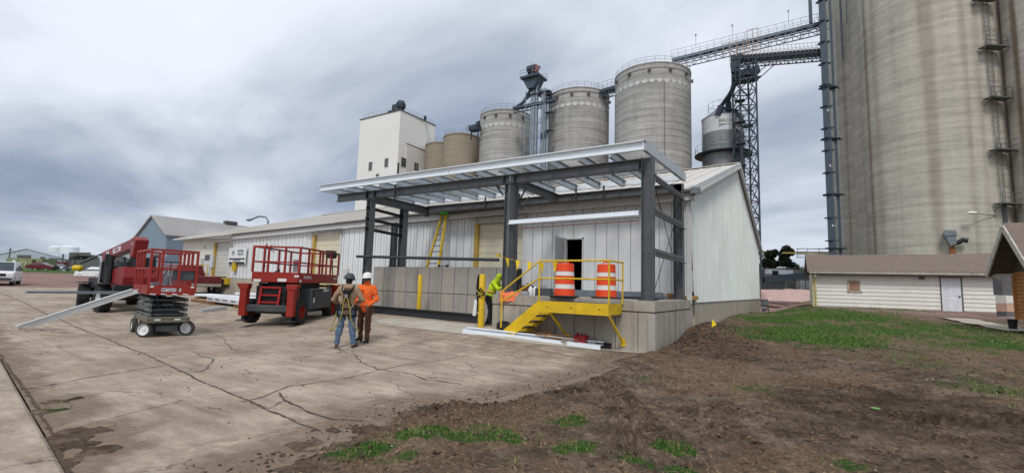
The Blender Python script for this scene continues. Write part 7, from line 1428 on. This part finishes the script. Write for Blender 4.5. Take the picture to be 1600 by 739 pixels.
# ------------------------------------------------------------ brown house corner at the right edge
p0 = D(1568, 353, 16); gd = cw(.47, .88).normalized(); rd = cw(.88, -.47).normalized(); hw = 1.62; drop = 1.62
hs = thing('brown_house', 'corner of a brown clapboard house with a peeling white gable overhang', 'house', tuple(p0+rd*2-Vector((0, 0, 3.2))))
Z = Vector((0, 0, 1)); eF, eN = p0+gd*hw-Z*drop, p0-gd*hw-Z*drop*1.0
mb = MB()
for e in (eF, eN): mb.hexa([p0, e, e+rd*5, p0+rd*5, p0+Z*.1, e+Z*.1, e+rd*5+Z*.1, p0+rd*5+Z*.1])
mb.build('roof', K['shing'], hs, world=True)
mb = MB()
for e in (eF, eN): mb.bar(p0-rd*.03-Z*.05, e-rd*.03-Z*.05, .05, .2)
mb.build('rake_board', K['wornw'], hs, world=True)
ov = .62; g0 = p0+rd*ov; wF, wN = g0+gd*(hw-.35), g0-gd*(hw-.35); zb_ = 1.0; mb = MB()
def wallb(mb, a, b, z0, z1, n): 
    d = (b-a).normalized(); nn = Vector((d.y, -d.x, 0)); nn = nn if nn.dot(Vector((CAM.x, CAM.y, 0))-Vector((a.x, a.y, 0))) > 0 else -nn
    for i in range(n): za, zc = z0+(z1-z0)*i/n, z0+(z1-z0)*(i+1)/n; P1, P2 = Vector((a.x, a.y, 0)), Vector((b.x, b.y, 0)); mb.hexa([P1+nn*.03+Z*za, P2+nn*.03+Z*za, P2-nn*.05+Z*za, P1-nn*.05+Z*za, P1+nn*.0+Z*(zc-.003), P2+nn*.0+Z*(zc-.003), P2-nn*.05+Z*(zc-.003), P1-nn*.05+Z*(zc-.003)])
eav = p0.z-drop
wallb(mb, wN, wF, zb_, eav+.1, 13); wallb(mb, wF, wF+rd*4, zb_, eav+.1, 13); mb.build('clapboard_wall', K['brick'], hs, world=True)
mb = MB(); q1, q2, q3 = wF+Z*(-(wF.z)+eav+.1), wN+Z*(-(wN.z)+eav+.1), g0-Z*.12; nnv = rd*.1; mb.add([q1, q2, q3, q1+nnv, q2+nnv, q3+nnv], [(0, 1, 2), (5, 4, 3), (0, 3, 4, 1), (1, 4, 5, 2), (2, 5, 3, 0)]); mb.build('gable', mat('dark_gable_boards', (84, 78, 68), .9, var=.2, sc=5), hs, world=True)
mb = MB()
for e in (eF, eN): mb.hexa([p0-Z*.06+rd*.05, e-Z*.06+rd*.05, e-Z*.06+rd*ov, p0-Z*.06+rd*ov, p0-Z*.02+rd*.05, e-Z*.02+rd*.05, e-Z*.02+rd*ov, p0-Z*.02+rd*ov])
mb.build('soffit', mat('dark_soffit', (92, 84, 72), .9, var=.15, sc=4), hs, world=True)
mb = MB(); a = eF+rd*.12-Z*.02; b = eF+rd*(ov+.02)-gd*.3-Z*.0; mb.bar(a, Vector((b.x, b.y, a.z)), .09, .12); mb.bar(Vector((b.x, b.y, a.z+.05)), Vector((b.x, b.y, a.z-.78)), .1, .1, up=(0, 1, 0)); mb.bar(a.lerp(b, .15), Vector((b.x, b.y, a.z-.6)), .08, .1); mb.build('bracket', K['wornw'], hs, world=True)
mb = MB(); mb.bar(Vector((wF.x, wF.y, zb_))-rd*.04, Vector((wF.x, wF.y, eav))-rd*.04, .1, .06, up=gd); mb.build('corner_board', K['brick'], hs, world=True)
mb = MB(); q = (wF+wN)/2+rd*2.2; mb.box((q.x, q.y, zb_-.35), (4.2, 2.4, .72), math.atan2(rd.y, rd.x)); mb.build('footing', K['conc'], hs, world=True)
q = c2w(17.9, 16.2, 1.0); q = D(1581, 489, 17.2); simple('black_pot', 'small black planter pot at the foot of the brown house', 'pot', lambda mb: mb.lathe([(0, 0), (.11, 0), (.13, .25), (.15, .36), (.12, .36), (.1, .1), (0, .1)], n=16), K['blk'], (q.x, q.y, gh(q.x, q.y)))
q = D(1574, 478, 22.5); t = thing('air_conditioner', 'grey and salmon utility cabinet between the shed and the brown house', 'utility cabinet', (q.x, q.y, gh(q.x, q.y)-.03), YAW)
mb = MB(); mb.box((0, 0, .15), (.6, .5, .3)); mb.build('dark_base', K['greyd'], t, bevel=.02); mb = MB(); mb.box((.02, 0, .5), (.62, .5, .40)); mb.build('salmon_panel', mat('salmon_panel', (206, 168, 146), .7), t); mb = MB(); mb.box((.02, 0, .88), (.62, .5, .34)); mb.build('pale_panel', K['shedw'], t); mb = MB(); mb.box((0, .1, 1.62), (.6, .45, 1.1), 0, 0); mb.cyl((-.35, .1, 2.2), (.4, .1, 2.2), .14, 10); mb.build('grey_unit', K['greyd'], t, bevel=.02)
mb = MB(); mb.box((-.1, -.5, .03), (1.3, .8, .06)); mb.build('pad', K['concl'], t)

# ------------------------------------------------------------ gravel heap, plant and trees beyond the gable
gp = []
mb = MB(); a, b = D(1196, 468, 62), D(1283, 470, 58); n, k = 44, 12; vs = []
for i in range(n+1):
    for j in range(k+1):
        q = a.lerp(b, i/n)+cw(0, 1)*(j/k*9-.5); f = min(1, j/3.0)*min(1, (k-j)/3.0)*min(1, i/3+.2)
        zt = D(1197+i*86/n, 453.5, 60+j).z; z = .8+(zt-.8)*(sst(0, 1, f)*(.93+.1*vnoise(i*.5, j*.7))); vs.append((q.x, q.y, float(z)))
mb.add(vs, [(i*(k+1)+j, (i+1)*(k+1)+j, (i+1)*(k+1)+j+1, i*(k+1)+j+1) for i in range(n) for j in range(k)]); o = mb.build('gravel_heap', mat('pink_gravel', (188, 158, 150), .95, var=.12, sc=1.5, fine=.3, bump=.5, bsc=6), smooth=180, fix=False); tagp(o, 'long low heap of pinkish gravel beyond the gable wall', 'gravel heap')
t, A_, B_, nv, zt = boxy('process_building', 'dark grey plant building with pale panels behind the gravel heap', 'building', 1194, 1284, 421, 455, 82, 6, K['greyd']); z0 = A_.z
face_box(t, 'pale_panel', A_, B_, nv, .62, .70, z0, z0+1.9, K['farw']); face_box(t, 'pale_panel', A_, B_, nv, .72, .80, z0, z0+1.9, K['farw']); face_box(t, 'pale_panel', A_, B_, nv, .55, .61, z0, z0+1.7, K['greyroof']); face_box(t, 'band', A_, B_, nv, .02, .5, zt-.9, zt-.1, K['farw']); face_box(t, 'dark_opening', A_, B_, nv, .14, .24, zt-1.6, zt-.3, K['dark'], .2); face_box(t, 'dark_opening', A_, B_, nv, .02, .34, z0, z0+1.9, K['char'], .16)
mb = MB(); mb.bar(D(1193, 437, 78), D(1268, 429, 78), .8, 1.0); mb.build('conveyor', K['legd'], t, world=True); mb = MB(); mb.bar(D(1228, 455, 79), D(1228, 440, 79), .15, .15, up=(0, 1, 0)); mb.tube([D(1228, 440, 79), D(1230, 437, 79), D(1243, 437, 79), D(1244, 442, 79)], .12, 6); mb.build('pipe', K['galvd'], t, world=True)
mb = MB(); 
for u in (1198, 1215, 1232, 1243): mb.bar(D(u, 424, 80), D(u, 416, 80), .08, .08, up=(0, 1, 0))
mb.bar(D(1196, 419.5, 80), D(1256, 419, 80), .08, .08); mb.build('roof_railing', K['greyd'], t, world=True)
lm_ = [mat('needle_leaf_a', (40, 54, 36), .8, var=.25, sc=.6), mat('needle_leaf_b', (62, 76, 46), .8, var=.2, sc=.6), mat('needle_leaf_c', (30, 42, 30), .8, var=.2, sc=.6)]
def tree(name, lb, u, vt, vb, dist, wpx, mats_, n=9000, grp=None, shape=1.0):
    b = D(u, vb, dist); tp = D(u, vt, dist); b.z = 1.2; H_ = tp.z-b.z; R_ = wpx/736*dist/2; t = thing(name, lb, 'tree', tuple(b), 0, grp); mb = MB(); mb.tube([(0, 0, -.3), (.1, 0, H_*.4), (0, .1, H_*.8)], [.35, .25, .08], 8)
    cl = []
    for i in range(26):
        f = random.random(); z = H_*(.22+.72*f); rr = R_*(1-.55*f*shape)*math.sqrt(random.random())*.85; a = random.random()*6.28; c = Vector((rr*math.cos(a), rr*math.sin(a), z)); cl.append((c, R_*random.uniform(.28, .5))); mb.tube([(0, 0, z*.75), c*.5+Vector((0, 0, z*.42)), c], [.09, .06, .03], 5)
    mb.build('trunk', mat('bark', (72, 62, 54), .9) if 'bark' not in K else K['bark'], t); K.setdefault('bark', bpy.data.materials['bark'])
    P = []; 
    for i in range(n): c, r = random.choice(cl); v = Vector((random.gauss(0, 1), random.gauss(0, 1), random.gauss(0, .8))).normalized()*r*random.uniform(.55, 1.05); P.append(c+v)
    mb = MB()
    for p in P: s = random.uniform(.16, .36); a = Vector((random.gauss(0, 1), random.gauss(0, 1), random.gauss(0, 1))).normalized(); b_ = a.orthogonal().normalized(); c_ = a.cross(b_); mb.add([p-b_*s, p+c_*s*.6, p+b_*s, p-c_*s*.6], [(0, 1, 2, 3)], random.choice((0, 0, 1, 2)))
    mb.build('crown', mats_, t, fix=False); return t
tree('pine_tree', 'dark round-topped pine beyond the plant building, the taller right-hand one', 1231, 386, 424, 105, 34, lm_, grp='dark pines beyond the plant')
tree('pine_tree', 'dark pine beyond the plant building, the lower one beside the lattice tower', 1206, 391, 424, 108, 32, lm_, grp='dark pines beyond the plant')
lg_ = [mat('spring_leaf_a', (118, 130, 92), .8, var=.2, sc=.5), mat('spring_leaf_b', (142, 148, 112), .8, var=.15, sc=.5), mat('spring_leaf_c', (92, 102, 74), .8, var=.2, sc=.5)]
tree('bushy_tree', 'pale spring-green tree peeking out behind the dark pines', 1199, 389, 424, 135, 30, lg_, 2600, shape=.6); tree('bushy_tree', 'low pale green tree between the pines and the shed roof', 1252, 409, 424, 140, 26, lg_, 2400, shape=.5)

# ------------------------------------------------------------ people
def blob_person(name, lb, loc, rz, J, segs, heads, regions, mats_, vox=.013):
    mb = MB(); bones = []
    def seg(a, b, ra, rb, m, flat=1.0):
        a, b = Vector(J[a]) if isinstance(a, str) else Vector(a), Vector(J[b]) if isinstance(b, str) else Vector(b); d, s, u = frame(b-a, (0, 1, 0)); n = 14; k = 6; L0 = (b-a).length; vs = []
        prof = [(ra*math.sin(t), -ra*math.cos(t)) for t in np.linspace(.15, math.pi/2, 4)]+[(rb*math.cos(t), L0+rb*math.sin(t)) for t in np.linspace(0, math.pi/2-.15, 4)]
        for r, h_ in prof:
            for j in range(n): t = 2*math.pi*j/n; vs.append(a+d*h_+(s*math.cos(t)*1.0+u*math.sin(t)*flat)*r)
        K_ = len(prof); mb.add(vs, [(i*n+j, i*n+(j+1) % n, (i+1)*n+(j+1) % n, (i+1)*n+j) for i in range(K_-1) for j in range(n)]+[tuple(range(n))[::-1], tuple(range((K_-1)*n, K_*n))]); bones.append((a, b, max(ra, rb), m))
    for s_ in segs: seg(*s_)
    for c, r, m in heads: mb.ball(c, r, n=16, k=10); bones.append((Vector(c), Vector(c)+Vector((0, 0, .001)), max(r), m))
    me = bpy.data.meshes.new(name); me.from_pydata(mb.v, [], mb.f); o = bpy.data.objects.new(name, me); COL.objects.link(o); bm = bmesh.new(); bm.from_mesh(me); bmesh.ops.recalc_face_normals(bm, faces=bm.faces); bm.to_mesh(me); bm.free()
    r_ = o.modifiers.new('r', 'REMESH'); r_.mode = 'VOXEL'; r_.voxel_size = vox; s_ = o.modifiers.new('s', 'SMOOTH'); s_.iterations = 3; s_.factor = .5
    m2 = bpy.data.meshes.new_from_object(o.evaluated_get(bpy.context.evaluated_depsgraph_get())); bpy.data.objects.remove(o)
    for m in mats_: m2.materials.append(m)
    nf = len(m2.polygons); ce = np.zeros(nf*3); m2.polygons.foreach_get('center', ce); ce = ce.reshape(-1, 3); best = np.full(nf, 9.); mi = np.zeros(nf, np.int32)
    for a, b, r, m in bones:
        A_, B_ = np.array(a), np.array(b); ab = B_-A_; t = np.clip(((ce-A_)@ab)/(ab@ab), 0, 1); d = np.linalg.norm(ce-(A_+t[:, None]*ab), axis=1)-r*.9; k = d < best; best[k] = d[k]; mi[k] = m
    for f, m in regions: k = f(ce); mi[k] = m
    # cloth folds
    nv_ = len(m2.vertices); co = np.zeros(nv_*3); m2.vertices.foreach_get('co', co); co = co.reshape(-1, 3); no = np.zeros(nv_*3); m2.vertices.foreach_get('normal', no); no = no.reshape(-1, 3)
    f_ = (fbm(co[:, 0]*3+co[:, 1]*5, co[:, 2]*9, 1.6, 4, 80, .6)-.5)*.06*np.clip((1.46-co[:, 2])*6, 0, 1); co += no*f_[:, None]; m2.vertices.foreach_set('co', co.ravel())
    m2.polygons.foreach_set('material_index', mi); m2.polygons.foreach_set('use_smooth', [True]*nf); m2.update(); o = bpy.data.objects.new(name, m2); COL.objects.link(o); o.location = loc; o.rotation_euler = (0, 0, rz); tagp(o, lb, 'person'); return o
def hand(segs, w, d, curl, m): # five fingers off a palm: w wrist, d pointing direction, curl direction
    w, d, c = Vector(w), Vector(d).normalized(), Vector(curl).normalized(); s = d.cross(c).normalized(); k = w+d*.085; segs.append((tuple(w), tuple(k), .030, .040, m, .6))
    for i, ln in enumerate((.062, .072, .066, .05)): a = k+s*(-.030+.02*i); b = a+d*ln*.55+c*ln*.25; e = b+d*ln*.2+c*ln*.45; segs.append((tuple(a), tuple(b), .0095, .009, m)); segs.append((tuple(b), tuple(e), .009, .0075, m))
    a = w+d*.03-s*.03; b = a-s*.028+d*.03+c*.015; segs.append((tuple(a), tuple(b), .013, .011, m)); segs.append((tuple(b), tuple(b+d*.03+c*.015), .011, .009, m))
def body(J, top, leg, skin_, boot, thick=1.0, sleeve=None, glove=None, hips=None):
    g = skin_ if glove is None else glove; T = thick; S = [('pel', 'wst', .150*T, .148*T, hips if hips is not None else leg, .78), ('wst', 'chs', .155*T, .178*T, top, .74), ('chs', 'nkb', .165*T, .085, top, .72), ('nkb', 'head', .058, .06, skin_), ('shL', 'shR', .085*T, .085*T, top, .9), ('chs', 'shL', .12*T, .08*T, top), ('chs', 'shR', .12*T, .08*T, top)]
    for s in 'LR': S += [('hp'+s, 'kn'+s, .098*T, .072*T, leg), ('kn'+s, 'an'+s, .074*T, .060*T, leg), ('pel', 'hp'+s, .13*T, .105*T, leg), ('sh'+s, 'el'+s, .070*T, .054*T, top), ('el'+s, 'wr'+s, .055*T, .042*T, top), ('an'+s, 'to'+s, .052, .044, boot, .75), ('hl'+s, 'an'+s, .046, .05, boot)]
    return S
base = dict(pel=(0, 0, .93), wst=(0, 0, 1.08), chs=(0, .0, 1.29), nkb=(0, -.01, 1.50), head=(0, .015, 1.60), shL=(-.185, 0, 1.42), shR=(.185, 0, 1.42), hpL=(-.10, 0, .88), hpR=(.10, 0, .88), knL=(-.14, .02, .50), knR=(.14, .02, .50), anL=(-.16, 0, .10), anR=(.16, 0, .10), toL=(-.18, .17, .04), toR=(.18, .17, .04), hlL=(-.16, -.05, .04), hlR=(.16, -.05, .04))
FACE = lambda c, m, yaw=0: [((c[0], c[1], c[2]), (.074, .092, .112), m), ((c[0]+.098*math.sin(yaw)*-1, c[1]+.098*math.cos(yaw), c[2]-.012), (.014, .018, .026), m), ((c[0]+.072*math.sin(yaw)*-1, c[1]+.072*math.cos(yaw), c[2]-.055), (.035, .025, .022), m), ((c[0]+.076*math.cos(yaw), c[1]+.076*math.sin(yaw), c[2]-.01), (.014, .02, .03), m), ((c[0]-.076*math.cos(yaw), c[1]-.076*math.sin(yaw), c[2]-.01), (.014, .02, .03), m)]
def hardhat(par, c, m, yaw=0, tilt=0, label=None, sc=1.0):
    mb = MB(); mb.lathe([(.128*sc, 0), (.126*sc, .03), (.118*sc, .075), (.09*sc, .12), (.05*sc, .142), (0, .148)], (0, 0, 0), n=24); mb.lathe([(.12*sc, .0), (.152*sc, -.006), (.152*sc, .004), (.12*sc, .012)], (0, 0, 0), n=24); mb.bar((0, -.10, .115), (0, .10, .115), .03, .05); mb.prism([(-.10, 0), (.10, 0), (.06, .06), (-.06, .06)], (0, .12, -.006), (1, 0, 0), (0, 1, -.2), (0, 0, .01)); o = mb.build('hard_hat', m, par, smooth=50); o.location = c; o.rotation_euler = (tilt, 0, yaw); return o
def facedet(par, c, yaw, hair, beard=False):
    R = Matrix.Rotation(yaw, 3, 'Z'); c = Vector(c); mb = MB()
    for s in (-1, 1): mb.ball(c+R@Vector((s*.03, .086, .015)), (.012, .008, .008))
    mb.build('eye', K['blk'], par); mb = MB(); mb.box(c+R@Vector((0, .094, -.058)), (.045, .01, .008), yaw)
    mb.build('mouth', mat('lip', (110, 64, 56), .6) if 'lip' not in K else K['lip'], par); K.setdefault('lip', bpy.data.materials['lip'])
# worker A: back to the camera
pA = G(539, 543); away = math.atan2(pA.y-CAM.y, pA.x-CAM.x)-math.pi/2
J = dict(base); J.update(elL=(-.36, .0, 1.17), wrL=(-.24, .20, 1.06), elR=(.35, .02, 1.18), wrR=(.22, .22, 1.10), head=(0, .03, 1.60), hpL=(-.10, 0, .88), anL=(-.20, 0, .10), knL=(-.16, .03, .5), toL=(-.24, .16, .04), hlL=(-.2, -.05, .04), anR=(.19, .0, .10), toR=(.24, .16, .04), hlR=(.19, -.05, .04))
S_A = body(J, 0, 1, 2, 3, 1.1, glove=4); hand(S_A, J['wrL'], (.6, .7, .1), (.3, 0, -1), 4); hand(S_A, J['wrR'], (-.6, .7, .1), (-.3, 0, -1), 4)
S_A += [((-.07, -.09, 1.47), (.07, -.09, 1.47), .055, .055, 0), ((-.08, -.03, 1.52), (.08, -.03, 1.52), .05, .05, 0), ('pel', 'wst', .175, .175, 0, .85)]
wa = blob_person('person', 'worker seen from behind in a tan hooded jacket, blue jeans and harness', (pA.x, pA.y, yz(pA.x, pA.y)), away-.22, J, S_A, FACE((0, .03, 1.645), 2, -.3), [], [K['hoodie'], K['jeans'], K['skin'], K['boot'], K['glove']])
hardhat(wa, (0, .02, 1.685), K['hatg'], -.3, -.08, sc=1.0); facedet(wa, (0, .03, 1.645), -.3, None); mb = MB(); mb.ball((0, -.01, 1.63), (.085, .085, .09)); mb.build('hair', K['blackc'], wa, smooth=60)
mb = MB(); 
for pts, r in (([(-.13, -.02, 1.52), (-.12, -.14, 1.42), (-.03, -.175, 1.28), (.06, -.185, 1.14), (.12, -.13, 1.0)], .026), ([(.13, -.02, 1.52), (.12, -.14, 1.42), (.03, -.175, 1.28), (-.06, -.185, 1.14), (-.12, -.13, 1.0)], .026), ([(-.20, -.02, .96), (-.12, -.17, .95), (0, -.20, .95), (.12, -.17, .95), (.2, -.02, .96)], .028), ([(-.02, -.10, .80), (-.14, -.13, .77), (-.23, -.02, .80)], .03), ([(.02, -.10, .80), (.14, -.13, .77), (.23, -.02, .80)], .03), ([(-.12, -.15, 1.40), (0, -.185, 1.36), (.12, -.15, 1.40)], .022), ([(-.2, -.05, .96), (-.23, -.07, .85), (-.21, -.05, .75)], .025), ([(.2, -.05, .96), (.23, -.07, .85), (.21, -.05, .75)], .025)): mb.tube(pts, r, 6)
mb.box((0, -.20, 1.29), (.14, .06, .24)); mb.box((-.22, -.03, .98), (.07, .12, .16)); mb.box((.22, -.03, .98), (.07, .12, .16)); mb.build('harness', K['strapb'], wa, smooth=40)
def lany(pts, par): mb = MB(); mb.tube(pts, .015, 8); return mb.build('lanyard', K['strapy'], par, smooth=60)
lany([(-.01, -.23, 1.27), (-.05, -.25, 1.1), (-.06, -.27, .85), (-.12, -.28, .62), (-.24, -.26, .47), (-.33, -.20, .42), (-.33, -.1, .50), (-.26, -.08, .72), (-.23, -.06, .95)], wa); lany([(.01, -.23, 1.27), (.07, -.25, 1.12), (.12, -.26, .96), (.13, -.27, .86), (.15, -.26, .72), (.23, -.24, .55), (.31, -.2, .45), (.33, -.12, .44)], wa)
mb = MB(); mb.box((0, -.235, 1.27), (.07, .03, .07)); mb.box((.12, -.23, .97), (.05, .03, .09)); mb.tube([(-.1, -.15, 1.44), (-.06, -.18, 1.36)], .012, 5); mb.build('buckle', K['chrome'], wa)
# worker B: hi-vis shirt, white hard hat, facing left
pB = G(568, 535); 
J = dict(base); J.update(head=(-.01, .03, 1.60), elL=(-.30, -.02, 1.15), wrL=(-.16, .20, .99), elR=(.30, -.04, 1.16), wrR=(.22, .14, .96), anL=(-.12, .06, .10), knL=(-.12, .08, .5), toL=(-.14, .25, .04), hlL=(-.12, .02, .04), anR=(.13, -.1, .1), knR=(.13, -.02, .5), toR=(.2, .06, .04), hlR=(.13, -.15, .04))
S_B = body(J, 0, 1, 2, 3, 1.06, glove=0); hand(S_B, J['wrL'], (-.1, .7, -.6), (.5, 0, -.6), 2); hand(S_B, J['wrR'], (-.1, .45, -.9), (-.6, 0, -.2), 2); S_B += [('pel', 'wst', .17, .17, 0, .85)]
left = math.atan2(-math.sin(0)+0, 1)
fB = math.atan2(pA.y-pB.y, pA.x-pB.x)-math.pi/2+.15
wb = blob_person('person', 'worker in an orange shirt, brown trousers and white hard hat facing the other worker', (pB.x, pB.y, yz(pB.x, pB.y)), fB, J, S_B, FACE((-.01, .03, 1.645), 2, 0), [], [K['hiori'], K['brown'], K['skin'], K['blackc'], K['glove']])
hardhat(wb, (-.01, .03, 1.695), K['hat']); facedet(wb, (-.01, .03, 1.645), 0, None); mb = MB(); mb.ball((-.01, .0, 1.66), (.08, .08, .07)); mb.build('hair', K['blackc'], wb, smooth=60)
mb = MB(); mb.box((.06, .155, 1.33), (.09, .02, .09), 0, 0, Matrix.Rotation(-.2, 3, 'X')); mb.build('chest_emblem', mat('dark_orange_print', (206, 84, 34), .8), wb)
# worker C: lime vest, bent at the dock corner behind the bollard
pC = PY(767, 509, .45); J = dict(base)
J.update(pel=(0, -.03, .92), wst=(0, .02, 1.07), chs=(.0, .10, 1.27), nkb=(0, .20, 1.45), head=(0, .26, 1.54), shL=(-.18, .16, 1.39), shR=(.18, .16, 1.39), elL=(-.26, .32, 1.16), wrL=(-.16, .54, 1.22), elR=(.26, .34, 1.18), wrR=(.12, .56, 1.26), hpL=(-.1, -.05, .86), hpR=(.1, -.05, .86), anL=(-.1, -.12, .1), knL=(-.1, .03, .5), toL=(-.12, .06, .04), hlL=(-.1, -.17, .04), anR=(.12, .05, .1), knR=(.12, .06, .5), toR=(.14, .22, .04), hlR=(.12, 0, .04))
S_C = body(J, 0, 1, 3, 3, 1.08); S_C += [('nkb', 'head', .11, .10, 0), ('pel', 'wst', .17, .17, 0, .85)]; hand(S_C, J['wrL'], (.2, .9, 0), (0, 0, -1), 3); hand(S_C, J['wrR'], (-.2, .9, 0), (0, 0, -1), 3)
wc = blob_person('person', 'worker in a lime jacket and black trousers bending over the dock corner behind the bollard', (pC.x-.05, pC.y, yz(pC.x, pC.y)), rad(-75), J, S_C, [((0, .28, 1.58), (.10, .115, .125), 0), ((0, .36, 1.565), (.07, .055, .085), 2)], [], [K['hivis'], K['blackc'], K['skin'], K['glove']])
mb = MB(); mb.ball((0, .40, 1.56), (.05, .02, .06)); mb.build('face_cover', K['blackc'], wc); mb = MB(); mb.tube([(-.15, -.12, 1.12), (0, -.16, 1.14), (.15, -.12, 1.12), (.2, .0, 1.1), (.16, .14, 1.08)], .022, 6); mb.tube([(-.14, .0, 1.36), (-.10, -.08, 1.25), (-.12, -.14, 1.1)], .022, 6); mb.build('reflective_band', mat('orange_reflective', (244, 160, 110), .6), wc)
